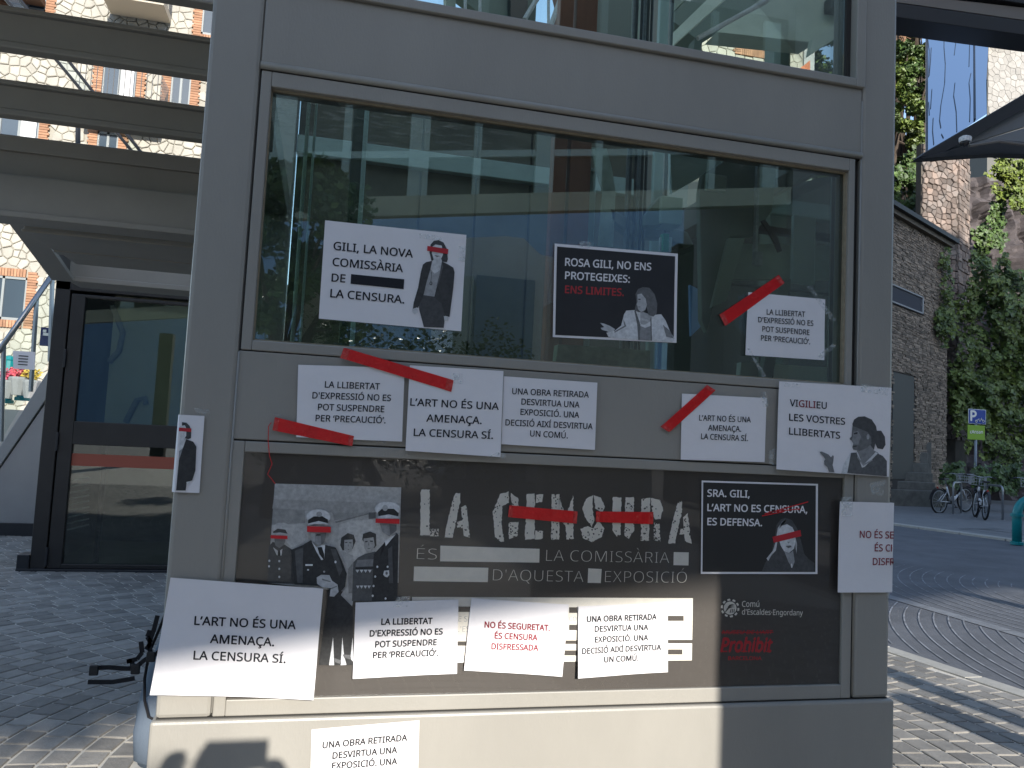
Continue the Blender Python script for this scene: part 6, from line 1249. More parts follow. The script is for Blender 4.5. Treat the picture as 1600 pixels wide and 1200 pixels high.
while z < zt0 - .12:
    h = rr.uniform(.035, .085); x = -.7
    while x < LLEN - .05:
        L = rr.uniform(.10, .42); x1 = min(LLEN, x + L)
        if not (z + h > wz0 and z < wz1 and x < LLEN * .52) and not (z < dzz and .25 < (x + x1) / 2 < LLEN * .42):
            t = rr.uniform(.015, .05); mb.hexa([lp(x + .006, z), lp(x1 - .006, z), lp(x1 - .006, z, t), lp(x + .006, z, t), lp(x + .006, z + h - .01), lp(x1 - .006, z + h - .01), lp(x1 - .006, z + h - .01, t), lp(x + .006, z + h - .01, t)])
        x = x1
    z += h
mb.build('strip_stones', DKS, low, kind='stuff')
MB().prism([lp(-4, zt0, .35), lp(LLEN + .25, zt0, .35), lp(LLEN + .25, zt0, -6), lp(-4, zt0, -6)], (0, 0, .16)).build('roof_slab', CBK, low)
MB().prism([lp(-4, zt0 - .16, .2), lp(LLEN + .1, zt0 - .16, .2), lp(LLEN + .1, zt0 - .16, -5), lp(-4, zt0 - .16, -5)], (0, 0, .158)).build('roof_soffit', mat('brown_soffit', (.10, .075, .05), .7), low)
wn_ = empty('window', lp(0, wz0)); wn_.parent = low; wn_.location = lp(0, wz0) - Vector(low.location)
MB().prism([lp(-.6, wz0 + .05, .02), lp(LLEN * .5, wz0 + .05, .02), lp(LLEN * .5, wz0 + .05, .05), lp(-.6, wz0 + .05, .05)], (0, 0, wz1 - wz0 - .1)).build('louvre', mat('louvre_blue_grey', (.03, .032, .045), .8), wn_)
for (za, zb_) in ((wz0, wz0 + .05), (wz1 - .05, wz1)):
    MB().prism([lp(-.6, za, .02), lp(LLEN * .52, za, .02), lp(LLEN * .52, za, .09), lp(-.6, za, .09)], (0, 0, zb_ - za)).build('frame', grey(.32), wn_)
MB().prism([lp(LLEN * .5, wz0, .02), lp(LLEN * .52, wz0, .02), lp(LLEN * .52, wz0, .09), lp(LLEN * .5, wz0, .09)], (0, 0, wz1 - wz0)).build('frame', grey(.32), wn_)
MB().prism([lp(.3, .9, .005), lp(LLEN * .4, .9, .005), lp(LLEN * .4, .9, .02), lp(.3, .9, .02)], (0, 0, dzz - .95)).build('dark_door', mat('old_dark_door', (.02, .022, .024), .6), low)
# steps in front
stp = empty('stone_steps', gp(1430, 790), label='worn stone steps rising to the left, beside the parked bicycles', cat='steps')
STEPM = mat('worn_step_stone', (.12, .115, .10), .9, var=.3, vscale=4, bump=.5, bscale=20)
sg = gp(1395, 792)
for k, (py, x1) in enumerate(((778, 1478), (765, 1462), (750, 1458), (735, 1452), (718, 1450), (702, 1456))):
    Y = sg.y + .1 + k * .3
    a = at(1370, py, Y); b = at(x1, py, Y)
    MB().box(a.x, b.x, Y, Y + 2.5 - k * .3, 0, at(1430, py - 12, Y).z).build('step', STEPM, stp, bevel=.03)

# ---- tall masonry pillar / retaining wall with stones
YPz = 27.2
pil = empty('masonry_buttress', (at(1490, 500, YPz).x, YPz, 0), label='tall rubble stone buttress behind the low building, sunlit at its top', cat='retaining wall')
PX0 = at(1438, 400, YPz).x; PX1 = at(1495, 400, YPz).x; PX2 = at(1530, 400, YPz).x; PT = at(1460, 228, YPz).z
MB().box(PX0, PX1 + .0, YPz, YPz + .3, 0, PT).build('core', mat('rubble_mortar', (.10, .085, .07), .95, var=.2, vscale=2), pil)
MB().prism([(PX1, YPz, 0), (PX2 + .1, YPz + .7, 0), (PX2 + .1, YPz + 1.7, 0), (PX1, YPz + 1.0, 0)], (0, 0, PT)).build('side_core', mat('rubble_mortar', (.10, .085, .07), .95), pil)
RUB = random_tint(mat('rubble_stone', (.23, .165, .13), .9, var=.3, vscale=1.6, bump=.6, bscale=12, col2=(.16, .14, .125)), .6, 1.5)
stone_wall(pil, (0, YPz, 0), (1, 0, 0), PX0, PX1, 2.5, PT, .24, [], lambda x, y: x > 1438 and 230 < y < 480, rnd, m=RUB, gap=.014, th=.10, lim=170)
sdv = Vector((PX2 + .1 - PX1, .7, 0)); sn = Vector((.7, -(PX2 + .1 - PX1), 0)).normalized()
sd2 = MB(); rr = random.Random(4); z = 2.5
cnt = 0
while z < PT:
    h = rr.uniform(.12, .24); x = 0
    while x < sdv.length:
        L = rr.uniform(.2, .5); x1 = min(sdv.length, x + L); u = sdv.normalized(); o_ = Vector((PX1, YPz, z))
        t = rr.uniform(.04, .1); A, B = o_ + u * (x + .01), o_ + u * (x1 - .01); hz = Vector((0, 0, h - .02))
        c = (A + B) / 2; q = vis(c); single = cnt < 130 and q and 230 < q[1] < 470
        if x1 - x > .05:
            m_ = MB() if single else sd2; s_ = c if single else Vector((0, 0, 0))
            m_.hexa([A - s_ + sn * t, B - s_ + sn * t, B - s_, A - s_, A - s_ + sn * t + hz, B - s_ + sn * t + hz, B - s_ + hz, A - s_ + hz])
            if single: cnt += 1; o2 = m_.build('stone', RUB, pil, local=True); o2.location = c - Vector(pil.location)
        x = x1
    z += h
sd2.build('stone_field', RUB, pil, kind='stuff')

# ---- rock cliff behind
def cliff(name, x0, x1, y0, z0, z1, amp, m, nx=150, nz=90, sl=.25, seed=0, kind='structure', **kw):
    mb = MB()
    for j in range(nz + 1):
        for i in range(nx + 1):
            x = x0 + (x1 - x0) * i / nx; z = z0 + (z1 - z0) * j / nz
            n = noise.fractal(Vector((x * .35 + seed, z * .35, seed)), 1.0, 2.0, 5) * amp + noise.fractal(Vector((x * 1.7, z * 1.2, seed)), 1, 2, 6) * amp * .55
            mb.v.append((x, y0 + sl * (z - z0) - n, z))
    for j in range(nz):
        for i in range(nx):
            a = j * (nx + 1) + i; mb.f.append((a, a + 1, a + nx + 2, a + nx + 1))
    return mb.build(name, m, None, smooth=False, kind=kind, **kw)
ROCK = mat('purple_grey_rock', (.085, .07, .068), .9, bump=1.0, bscale=6, var=.45, vscale=1.6)
cliff('rock_face', 18, 50, 29.3, 0, 16.2, .9, ROCK, seed=3)
HILLM = mat('hill_earth', (.30, .13, .05), .95, col2=(.07, .08, .03), vscale=.35)
cliff('hillside', 12, 29.5, 33.5, 5, 40, 1.5, HILLM, sl=.45, seed=8)

# ---- ivy and climbing plants
def ivy(name, blobs, Yf, n, s, m, label, rnd, dep=.5, **kw):
    mb = MB()
    tot = sum(b[2] * b[3] for b in blobs)
    for (px, py, rx, ry) in blobs:
        k = int(n * rx * ry / tot)
        for _ in range(k):
            a = rnd.random() * 6.283; r = math.sqrt(rnd.random()) * (1 + .25 * math.sin(a * 5 + px) + .15 * math.sin(a * 11))
            x, y = px + rx * r * math.cos(a), py + ry * r * math.sin(a)
            lump = noise.noise(Vector((x * .045, y * .045, px * .01)))
            if lump < -.32 and rnd.random() < .8: continue
            Y = Yf - dep * (.45 + lump) - rnd.random() * .35
            p = at(x, y, Y); L = s * rnd.uniform(.55, 1.4)
            if p.z < .05: continue
            nr = Vector((rnd.gauss(-.1, .5), -1, rnd.gauss(.45, .5))).normalized(); u = nr.orthogonal().normalized(); w = nr.cross(u)
            an = rnd.random() * 6.3; u, w = u * math.cos(an) + w * math.sin(an), w * math.cos(an) - u * math.sin(an)
            n0 = len(mb.v)
            mb.v += [tuple(p - u * L * .5), tuple(p + w * L * .42 - u * L * .12 + nr * L * .08), tuple(p + u * L * .55), tuple(p - w * L * .42 - u * L * .12 + nr * L * .08), tuple(p)]
            mb.f += [(n0, n0 + 1, n0 + 4), (n0 + 1, n0 + 2, n0 + 4), (n0 + 2, n0 + 3, n0 + 4), (n0 + 3, n0, n0 + 4)]
    c = at(blobs[0][0], blobs[0][1], Yf); o = mb.build(name, m, None, label=label, cat='plant', **kw)
    o.data.transform(Matrix.Translation(-c)); o.location = c
    return o
r4 = random.Random(44)
ivy('ivy', [(1560, 560, 66, 130), (1600, 640, 90, 100), (1520, 620, 32, 70), (1545, 460, 40, 60), (1610, 500, 60, 90), (1500, 600, 26, 36)], 26.0, 17000, .17, LEAFD, 'broad dark green ivy covering the wall behind the parking sign', r4, dep=.8)
ivy('ivy', [(1478, 440, 10, 50), (1476, 500, 16, 40), (1470, 480, 8, 30)], 24.7, 1100, .15, LEAFD, 'narrow ivy strand climbing the corner of the low strip-stone building', r4)
ivy('ivy', [(1536, 372, 16, 22), (1558, 340, 13, 26), (1560, 372, 12, 18), (1532, 400, 9, 20), (1563, 312, 10, 20)], 28.6, 1500, .19, LEAFM, 'bright ivy stem winding up the bare rock face', r4)
ivy('climbing_shrub', [(1590, 285, 34, 40), (1570, 268, 22, 24), (1620, 300, 40, 40)], 28.4, 2600, .2, LEAFY, 'sunlit yellow-green shrub hanging below the canopy at the right edge', r4)
ivy('low_shrub', [(1490, 742, 22, 18), (1540, 745, 22, 20), (1578, 748, 26, 22)], 21.5, 1500, .15, LEAFM, 'low green shrub growing behind the parked bicycles', r4)
# ---- trees on the slope
def tree(base, h, crown, n, s, mcrown, label, seed, name='tree', group=None):
    r = random.Random(seed); b = Vector(base); t = empty(name, b, label=label, cat='tree', group=group)
    tk = MB(); top = b + Vector((r.uniform(-.3, .3), r.uniform(-.3, .3), h * .62))
    tk.tube([b, b + Vector((.05, .0, h * .3)), top], [h * .028, h * .02, h * .010], 8)
    lobes = []
    for k in range(crown[3]):
        d = Vector((r.uniform(-1, 1), r.uniform(-1, 1), r.uniform(-.75, 1)))
        if d.length > 1.1: d *= .8
        c = b + Vector((d.x * crown[0], d.y * crown[1], h * .62 + d.z * crown[2])); lobes.append(c)
        if k < 9: tk.tube([b + Vector((0, 0, h * r.uniform(.3, .5))), (b + Vector((0, 0, h * .5)) + c) / 2 + Vector((0, 0, -.1)), c], [h * .010, h * .006, h * .002], 5)
    tk.build('trunk', mat('bark', (.07, .05, .035), .9, var=.3, vscale=4), t)
    mb = MB()
    for c in lobes:
        q = crown[0] * r.uniform(.22, .42); leaves(mb, c, (q, q, q * .75), n // len(lobes), s, r, .5)
    mb.build('crown', mcrown, t)
    return t
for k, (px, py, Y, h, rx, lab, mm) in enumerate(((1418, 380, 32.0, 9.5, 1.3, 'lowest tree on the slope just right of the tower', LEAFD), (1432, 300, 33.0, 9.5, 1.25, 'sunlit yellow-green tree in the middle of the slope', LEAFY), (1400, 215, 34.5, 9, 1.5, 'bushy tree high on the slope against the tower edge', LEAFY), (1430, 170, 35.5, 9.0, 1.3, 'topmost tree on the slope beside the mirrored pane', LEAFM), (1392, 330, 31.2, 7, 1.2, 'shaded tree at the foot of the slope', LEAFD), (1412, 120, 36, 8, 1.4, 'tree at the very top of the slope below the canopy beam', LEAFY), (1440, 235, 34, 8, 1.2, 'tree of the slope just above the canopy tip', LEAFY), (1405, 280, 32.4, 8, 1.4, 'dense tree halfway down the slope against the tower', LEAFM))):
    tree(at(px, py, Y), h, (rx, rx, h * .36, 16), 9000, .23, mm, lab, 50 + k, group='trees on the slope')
r6 = random.Random(6); mb = MB(); c = at(1412, 56, 31)
for k in range(30):
    e = c + Vector((r6.gauss(0, .14), r6.gauss(0, .12), r6.uniform(-.3, .3))); mb.tube([c + Vector((0, 0, -.35)), (c + e) / 2, e], .013, 4)
o = mb.build('dead_branch', mat('dry_twig', (.35, .20, .12), .9), None, label='dry reddish-brown twigs among the leaves at the top right of the tower', cat='branch'); o.data.transform(Matrix.Translation(-c)); o.location = c

# ---- sign post
gs = gp(1525, 800); YSn = gs.y + .2; xs0 = at(1526, 740, YSn).x
sg_ = empty('parking_sign', (xs0, YSn, 0), label='blue bicycle parking sign above a lime green plate on a grey pole', cat='sign')
def sq(px0, py0, px1, py1, m, y, name, par, bev=.02):
    a, b = at(px0, py0, YSn), at(px1, py1, YSn); return MB().box(a.x, b.x, y, y + .015, b.z, a.z).build(name, m, par, bevel=bev)
MB().tube([(xs0, YSn + .05, 0), (xs0, YSn + .05, at(1526, 640, YSn).z)], .045, 10).build('pole', mat('galvanised_pole', (.26, .29, .33), .5), sg_, smooth=True)
sq(1513.5, 638.5, 1541, 663.5, grey(.6), YSn + .008, 'sign_border', sg_); bs_ = sq(1514.5, 639.5, 1540, 662.5, mat('sign_blue', (.01, .05, .30), .4), YSn, 'blue_plate', sg_)
gs_ = sq(1512, 663.5, 1539, 688, mat('sign_lime', (.25, .42, .02), .4), YSn, 'green_plate', sg_)
SS = Surf([(1512, 638), (1541, 638), (1541, 688), (1512, 688)], YSn, off=0)
mb = MB(); SS.text([mb], "P", (1516.5, 657), None, 15.5, .03, e=.006, aspect=1.05)
o = mb.build('letter', WHITEINK, sg_)
mb = MB()
for cx in (1525.5, 1536.5):
    c = at(cx, 658.2, YSn - .012); mb.torus(c, (1, 0, 0), (0, 0, 1), .040, .008, 14, 4)
for a, b in (((1525.5, 658.2), (1528.5, 654.5)), ((1528.5, 654.5), (1534, 655)), ((1534, 655), (1536.5, 658.2)), ((1534, 655), (1531, 658.5)), ((1528.5, 654.5), (1531, 658.5)), ((1533.5, 653), (1534.5, 656))):
    mb.tube([at(*a, YSn - .012), at(*b, YSn - .012)], .007, 4)
mb.build('bicycle_symbol', WHITEINK, sg_)
mb = MB(); SS.text([mb], "cAnsan", (1515.5, 677), (1535.5, 677.5), 5, .02, e=.006); mb.build('plate_lettering', WHITEINK, sg_)

# ---- racks
RK = mat('rack_steel', (.30, .31, .32), .35, metal=.6)
def hoop(px, lab, src=None, ang=0.9):
    g = gp(px, {1508: 806, 1568: 814, 1596: 812}.get(px, 810))
    if src is None:
        src = empty('bicycle_rack', g, label=lab, cat='bicycle rack', group='steel hoop bicycle racks')
        w, h, r = .78, .92, .14; pts = [(-w / 2, 0, 0), (-w / 2, 0, h - r)] + [(-w / 2 + r - r * math.cos(t), 0, h - r + r * math.sin(t)) for t in [i * math.pi / 12 for i in range(1, 6)]] + [(-w / 2 + r, 0, h), (w / 2 - r, 0, h)] + [(w / 2 - r + r * math.sin(t), 0, h - r + r * math.cos(t)) for t in [i * math.pi / 12 for i in range(1, 6)]] + [(w / 2, 0, h - r), (w / 2, 0, 0)]
        mb = MB(); mb.tube(pts, .03, 8); mb.build('hoop', RK, src, smooth=True, local=True)
        for x in (-w / 2, w / 2): MB().lathe((x, 0, 0), [(.06, 0), (.06, .012), (.035, .014)], 10).build('base_plate', RK, src, local=True)
        o = src
    else:
        o = src.copy(); COL.objects.link(o); o['label'] = lab
        for ch in src.children: c = ch.copy(); COL.objects.link(c); c.parent = o
    o.location = g + Vector((.0, .3, .03)); o.rotation_euler = (0, 0, ang); return o
h0 = hoop(1508, 'steel bicycle rack hoop in front of the nearer white bicycle', ang=.55)
hoop(1568, 'steel bicycle rack hoop right of the second bicycle', h0, ang=1.3)

# ---- bicycles
TYRE = mat('tyre_rubber', (.012, .012, .013), .8); WHT = mat('white_bike_paint', (.62, .62, .62), .3); BKP = mat('black_bike_parts', (.014, .014, .016), .45); REDL = mat('red_reflector', (.6, .02, .02), .3)
def make_bike(label, frame_m, basket=True):
    b = empty('bicycle', (0, 0, 0), label=label, cat='bicycle', group='bicycles parked at the racks')
    R = .34
    for wx in (-.54, .54):
        w = empty('wheel', (wx, 0, R)); w.parent = b
        MB().torus((0, 0, 0), (1, 0, 0), (0, 0, 1), R - .022, .024, 36, 8).build('tyre', TYRE, w, smooth=True, local=True)
        MB().torus((0, 0, 0), (1, 0, 0), (0, 0, 1), R - .055, .011, 32, 5).build('rim', RK, w, smooth=True, local=True)
        sp = MB()
        for k in range(16):
            a = k * math.pi / 8; sp.tube([(.02 * math.cos(a), .015 * (-1) ** k, .02 * math.sin(a)), ((R - .05) * math.cos(a), 0, (R - .05) * math.sin(a))], .0028, 3, cap=False)
        sp.tube([(0, -.05, 0), (0, .05, 0)], .022, 8); sp.build('spokes', RK, w, local=True)
        mg = MB()
        pts = [((R + .03) * math.cos(t), 0, (R + .03) * math.sin(t)) for t in [math.radians(x) for x in (range(20, 171, 15) if wx < 0 else range(60, 161, 12))]]
        for k in range(len(pts) - 1):
            a, c = Vector(pts[k]), Vector(pts[k + 1]); s = Vector((0, .03, 0)); mg.face([a - s, c - s, c + s, a + s])
        mg.build('mudguard', BKP, w, local=True)
    fr = MB(); bb = (-.08, 0, .30); st_ = (-.22, 0, .72); hd = (.36, 0, .78); hb = (.40, 0, .62); ra = (-.54, 0, R)
    fr.tube([bb, st_], .022, 8); fr.tube([hb, (.1, 0, .38), bb], .030, 8); fr.tube([hd, hb], .026, 8)
    for s in (-.045, .045):
        fr.tube([(bb[0], s * .5, bb[2]), (ra[0], s, ra[2])], .011, 6); fr.tube([(st_[0] + .03, s * .3, .62), (ra[0], s, ra[2])], .010, 6)
        fr.tube([(.415, s, .60), (.54, s, R)], .013, 6)
    fr.tube([hb, (.415, 0, .60)], .03, 8); fr.build('frame', frame_m, b, smooth=True, local=True)
    MB().tube([st_, (-.27, 0, .90)], .014, 6).build('seat_post', RK, b, local=True)
    sd = MB(); sd.prism([(-.42, -.08, .90), (-.42, .08, .90), (-.25, .06, .90), (-.12, .018, .90), (-.12, -.018, .90), (-.25, -.06, .90)], (0, 0, .05)); sd.build('saddle', BKP, b, bevel=.015, local=True)
    hbm = MB(); hbm.tube([hd, (.33, 0, 1.0)], .014, 6); hbm.tube([(.22, -.30, 1.04), (.30, -.2, 1.06), (.34, 0, 1.02), (.30, .2, 1.06), (.22, .30, 1.04)], .013, 6); hbm.build('handlebar', RK, b, smooth=True, local=True)
    for s in (-1, 1): MB().tube([(.24, .25 * s, 1.045), (.17, .33 * s, 1.035)], .019, 6).build('grip', BKP, b, local=True)
    ck = MB(); ck.tube([(-.08, -.06, .30), (-.08, .06, .30)], .05, 12); ck.tube([(-.08, -.08, .30), (.02, -.09, .17)], .010, 5); ck.tube([(-.08, .08, .30), (-.18, .09, .43)], .010, 5)
    ck.box(-.04 + .02, .06 + .02, -.14, -.07, .155, .18); ck.box(-.24, -.14, .07, .14, .42, .445); ck.build('crank_and_pedals', BKP, b, local=True)
    MB().box(.0, .10, -.035, .035, .36, .46).build('battery_pack', WHT, b, bevel=.02, local=True)
    MB().box(-.60, -.585, -.02, .02, .68, .73).build('rear_light', REDL, b, local=True)
    MB().tube([(-.3, .05, .3), (-.34, .14, .02)], .012, 5).build('kickstand', BKP, b, local=True)
    if basket:
        bk = MB()
        for z in (.82, .90, .98, 1.04):
            bk.tube([(.44, -.17, z), (.70, -.17, z), (.70, .17, z), (.44, .17, z), (.44, -.17, z)], .006, 4)
        for k in range(7):
            y = -.17 + k * .34 / 6; bk.tube([(.70, y, .82), (.70, y, 1.04)], .005, 4); x = .44 + k * .26 / 6
            bk.tube([(x, -.17, .82), (x, -.17, 1.04)], .005, 4); bk.tube([(x, .17, .82), (x, .17, 1.04)], .005, 4); bk.tube([(x, -.17, .82), (x, .17, .82)], .005, 4)
        bk.build('basket', grey(.35), b, local=True)
    return b
def copy_tree(o, parent=None):
    c = o.copy(); COL.objects.link(c)
    if parent: c.parent = parent
    for ch in o.children: copy_tree(ch, c)
    return c
b1 = make_bike('white electric bicycle with a front basket, left of the first rack hoop', WHT)
g1 = gp(1480, 804); b1.location = Vector((g1.x + .42, g1.y + .25, .03)); b1.rotation_euler = (0, math.radians(-3), .22); b1.scale = (1.1, 1.1, 1.1)
b2 = copy_tree(b1); b2['label'] = 'second white bicycle, seen nearly from behind between the two rack hoops'
g2 = gp(1552, 815); b2.location = Vector((g2.x + .05, g2.y + .5, .03)); b2.rotation_euler = (math.radians(4), 0, 1.0)
b3 = copy_tree(b1); b3['label'] = 'bicycle cut off at the right edge of the photo behind the teal pipe rail'
g3 = gp(1606, 815); b3.location = Vector((g3.x + .3, g3.y + .3, .03)); b3.rotation_euler = (0, 0, .7)
# ---- teal pipe rail at the right edge
gt_ = gp(1589, 851); tr = empty('teal_pipe_rail', gt_, label='thick teal pipe rail bending down to the pavement at the right edge', cat='railing')
zr = at(1600, 778, gt_.y).z - .0; rr_ = .085
pts = [(gt_.x, gt_.y, 0), (gt_.x, gt_.y, zr - .35)] + [(gt_.x + .32 - .32 * math.cos(t), gt_.y, zr - .35 + .32 * math.sin(t)) for t in [i * math.pi / 16 for i in range(1, 9)]] + [(gt_.x + 1.6, gt_.y, zr - .03), (gt_.x + 1.9, gt_.y, zr - .35), (gt_.x + 1.9, gt_.y, 0)]
MB().tube(pts, rr_, 14).build('pipe', TEAL, tr, smooth=True)
for z in (0.0, zr - .36): MB().lathe((gt_.x, gt_.y, z), [(rr_ * 1.35, 0), (rr_ * 1.35, .05), (rr_ * 1.1, .06)], 14).build('collar', TEAL, tr)

# ================================================================ SUNLIT BUILDING AND TREE SEEN THROUGH THE TOP WINDOW
YT = 26.0
tb = empty('brick_trimmed_building', (at(1180, 60, YT).x, YT + 3, 0), label='pale stone building with orange brick window trim seen through the right of the top window', cat='building')
tx0, tx1 = at(1083, 60, YT).x, at(1272, 60, YT).x
MB().box(tx0, tx1, YT, YT + 6, 0, 19.5).build('wall', MORTB, tb)
tw = bx_w(1157, 30, 1199, 82, YT)
stone_wall(tb, (0, YT, 0), (1, 0, 0), tx0 + .3, tx1 - .5, 12.5, 18.5, .36, [(tw[0] - .3, tw[1] + .3, tw[2] - .3, tw[3] + .3)], lambda x, y: 1085 < x < 1280 and y < 118, rnd)
w = empty('window', (tw[0], YT, tw[2])); w.parent = tb; w.location = Vector((tw[0], YT, tw[2])) - Vector(tb.location)
MB().box(tw[0], tw[1], YT - .02, YT - .008, tw[2], tw[3]).build('pane', GWIN, w)
bm_ = MB(); h = .085
for i in range(int((tw[3] - tw[2] + .4) / h)):
    for s_ in (-1, 1):
        xe = tw[0] if s_ < 0 else tw[1]; L = .3 if i % 2 else .22
        bm_.box(min(xe, xe + s_ * L), max(xe, xe + s_ * L), YT - .09, YT, tw[2] - .3 + i * h, tw[2] - .3 + (i + 1) * h - .012)
for i in range(int((tw[1] - tw[0]) / h)): bm_.box(tw[0] + i * h, tw[0] + (i + 1) * h - .012, YT - .09, YT, tw[2] - .3, tw[2])
for i in range(80): bm_.box(tx0, tx0 + (.28 if i % 2 else .2), YT - .09, YT, 12 + i * h, 12 + (i + 1) * h - .012)
bm_.build('brick_surround', BRICK, tb, kind='stuff')
pp = MB()
for px in (1216, 1226, 1232): pp.tube([(at(px, 80, YT - .2).x, YT - .2, 0), (at(px, 80, YT - .2).x, YT - .2, 19)], .05, 6)
pp.build('downpipe', BLKMETAL, tb)
MB().box(tx1 - .45, tx1, YT - .06, YT, 0, 19.5).build('corner_trim', grey(.5), tb)
MB().prism([tuple(at(*p, YT - .3)) for p in ((1246, 110), (1266, 94), (1266, 120), (1248, 116))], (0, .15, 0)).build('orange_awning', mat('orange_awning', (.6, .18, .07), .7), tb)
tree((at(1300, 80, 28).x, 28, 6), 15, (1.6, 1.6, 4.2, 30), 9000, .22, LEAFM, 'bright green tree filling the lower right corner of the top window', 77)

# ================================================================ BEHIND THE CAMERA (throws the shade, shows in the glass)
# deck: its lower edge is the line between sun and shade on the tower
def back(px, py, Yto, Yfrom=YW):
    p = at(px, py, Yfrom); t = (p.y - Yto) / SUNDIR.y; return p - SUNDIR * t
YK = -12.0
e1 = back(300, 1050, YK); e2 = back(1100, 925, YK); slope = (e2.z - e1.z) / (e2.x - e1.x)
def ez(x): return e1.z + slope * (x - e1.x)
FASC = mat('beige_fascia', (.42, .41, .31), .7, var=.1, vscale=.8)
DKW = mat('deck_wall_dark', (.035, .033, .028), .7, var=.3, vscale=.5)
dk = empty('raised_walkway_building', (0, -15, 0), label='raised building with beige fascia and dark windows mirrored in the tower glass', cat='building')
xa, xb = -26, 10.5
MB().hexa([(xa, YK, ez(xa)), (xb, YK, ez(xb)), (xb, YK - 5, ez(xb) + 2.0), (xa, YK - 5, ez(xa) + 2.0), (xa, YK, 12.2), (xb, YK, 12.2), (xb, YK - 5, 12.2), (xa, YK - 5, 12.2)]).build('wall', DKW, dk)
MB().prism([(xa, YK + .25, ez(xa) + .0), (xb, YK + .25, ez(xb)), (xb, YK + .25, ez(xb) + .42), (xa, YK + .25, ez(xa) + .42)], (0, -.25, 0)).build('fascia', FASC, dk)
for i in range(26):
    x = xa + .8 + i * 1.4
    if x > xb - .3: break
    MB().box(x, x + (.42 if i % 2 else .16), YK, YK + .12, ez(x) + .46, 12.0).build('mullion', mat('mullion_grey', (.42, .50, .46), .5), dk)
MB().prism([(xa, YK + .1, ez(xa) + 1.3), (xb, YK + .1, ez(xb) + 1.3), (xb, YK + .1, ez(xb) + 1.45), (xa, YK + .1, ez(xa) + 1.45)], (0, -.1, 0)).build('transom', mat('mullion_grey', (.42, .50, .46), .5), dk)
for x in (-22, -13.5, -6.5, 9.6):
    MB().box(x, x + .5, -16.5, -16.0, 0, ez(x) + .1).build('column', DKW, dk)
bk2 = empty('shade_block_behind', (26, -15, 0), label='tall unseen block added behind the viewer to shade the street and cliff', cat='building')  # unseen block, height set by the shade wanted on street and cliff
MB().box(10.7, 44, -18, -12, 0, 25).build('wall', mat('shade_block_grey', (.22, .21, .20), .8, var=.1, vscale=.3), bk2)
MB().box(10.6, 44.1, -18.1, -11.9, 25, 25.5).build('roof', CBK, bk2)  # roof of the added shade block
for i in range(8):
    for j in range(6):
        MB().box(12.5 + i * 4, 14.5 + i * 4, -12, -11.95, 2.2 + j * 3.8, 4.2 + j * 3.8).build('window', GWIN, bk2)  # windows of the added shade block
# unseen panel added to shade the tower's right side, and two slim posts
x1_ = back(1128, 1085, -.9); tot = empty('shade_panel', (x1_.x + .42, -.9, 0), label='unseen grey panel added right of the viewer to shade the tower', cat='shade panel')
MB().box(x1_.x, x1_.x + .85, -1.05, -.85, .08, 2.5).build('shade_panel_face', PAINT2, tot, bevel=.01); MB().box(x1_.x - .02, x1_.x + .87, -1.08, -.82, 0, .08).build('shade_panel_base', BLKMETAL, tot)
for px, py, h, lab in ((1412, 1090, 1.25, 'short black post beside the viewer'), (1394, 1036, 2.2, 'tall black post beside the viewer')):
    g = gp(px, py); base = g - Vector((SUNDIR.x, SUNDIR.y, 0)) * (h / -SUNDIR.z); r = .125 if h < 2 else .10
    if h > 2: base.x = g.x + .30
    o = MB().lathe((0, 0, 0), [(r * 1.6, 0), (r * 1.6, .03), (r, .04), (r, h - .1), (r * 1.1, h - .08), (r * .8, h), (.01, h + .02)], 14).build('post', BLKMETAL, None, smooth=False, label=lab, cat='post', group='posts beside the viewer'); o.location = (base.x, base.y, 0)
# things mirrored in the middle window: positions are the mirror images of what the glass shows
def mir(px, py, Yv): p = at(px, py, Yv); return Vector((p.x, 2 * 2.348 - p.y, p.z))
BLG = mat('blue_grey_metal_cladding', (.62, .70, .76), .5, var=.06, vscale=.3)
bgb = empty('blue_grey_shed', mir(780, 560, 30), label='blue-grey gabled building under the walkway, mirrored in the middle window', cat='building'); bgb.location.z = 0
pts = [mir(x, y, 30) for x, y in ((714, 372), (790, 369), (818, 372), (845, 398), (868, 402), (868, 560), (714, 560))]
for p in pts[-2:]: p.z = 0
MB().prism([tuple(p) for p in pts], (0, -7, 0)).build('wall', BLG, bgb)
a, b = mir(745, 430, 29.9), mir(830, 560, 29.9); MB().box(a.x, b.x, a.y, a.y + .08, 0, a.z).build('large_door', mat('steel_blue_door', (.20, .30, .44), .5), bgb)
MB().box(mir(714, 400, 29.9).x, mir(742, 400, 29.9).x, a.y, a.y + .06, 0, mir(714, 430, 29.9).z).build('side_panel', mat('pale_blue_panel', (.5, .6, .6), .5), bgb)
wh = empty('white_stone_house', mir(500, 560, 26), label='pale house partly hidden by the mirrored tree', cat='building'); wh.location.z = 0
a, b = mir(478, 400, 26), mir(520, 560, 26); MB().box(a.x, b.x, a.y - 4, a.y, 0, a.z).build('wall', mat('house_cream', (.55, .52, .42), .8, var=.1), wh)
MB().box(mir(480, 430, 26).x, mir(488, 470, 26).x, a.y, a.y + .05, 2, 4).build('window', GWIN, wh)
tree((mir(440, 560, 14).x, mir(440, 560, 14).y, 0), 6.6, (1.5, 1.5, 2.3, 26), 9000, .16, LEAFM, 'leafy tree mirrored at the left of the middle window', 91)
hd = MB(); rh = random.Random(8)
for k in range(14):
    p = mir(440 + k * 28, 560, 24); leaves(hd, (p.x, p.y, 2.5), (1.0, .8, 2.5 + .5 * math.sin(k * 1.7)), 1300, .16, rh)
o = hd.build('hedge', LEAFM, None, label='long clipped hedge mirrored along the foot of the middle window', cat='hedge')
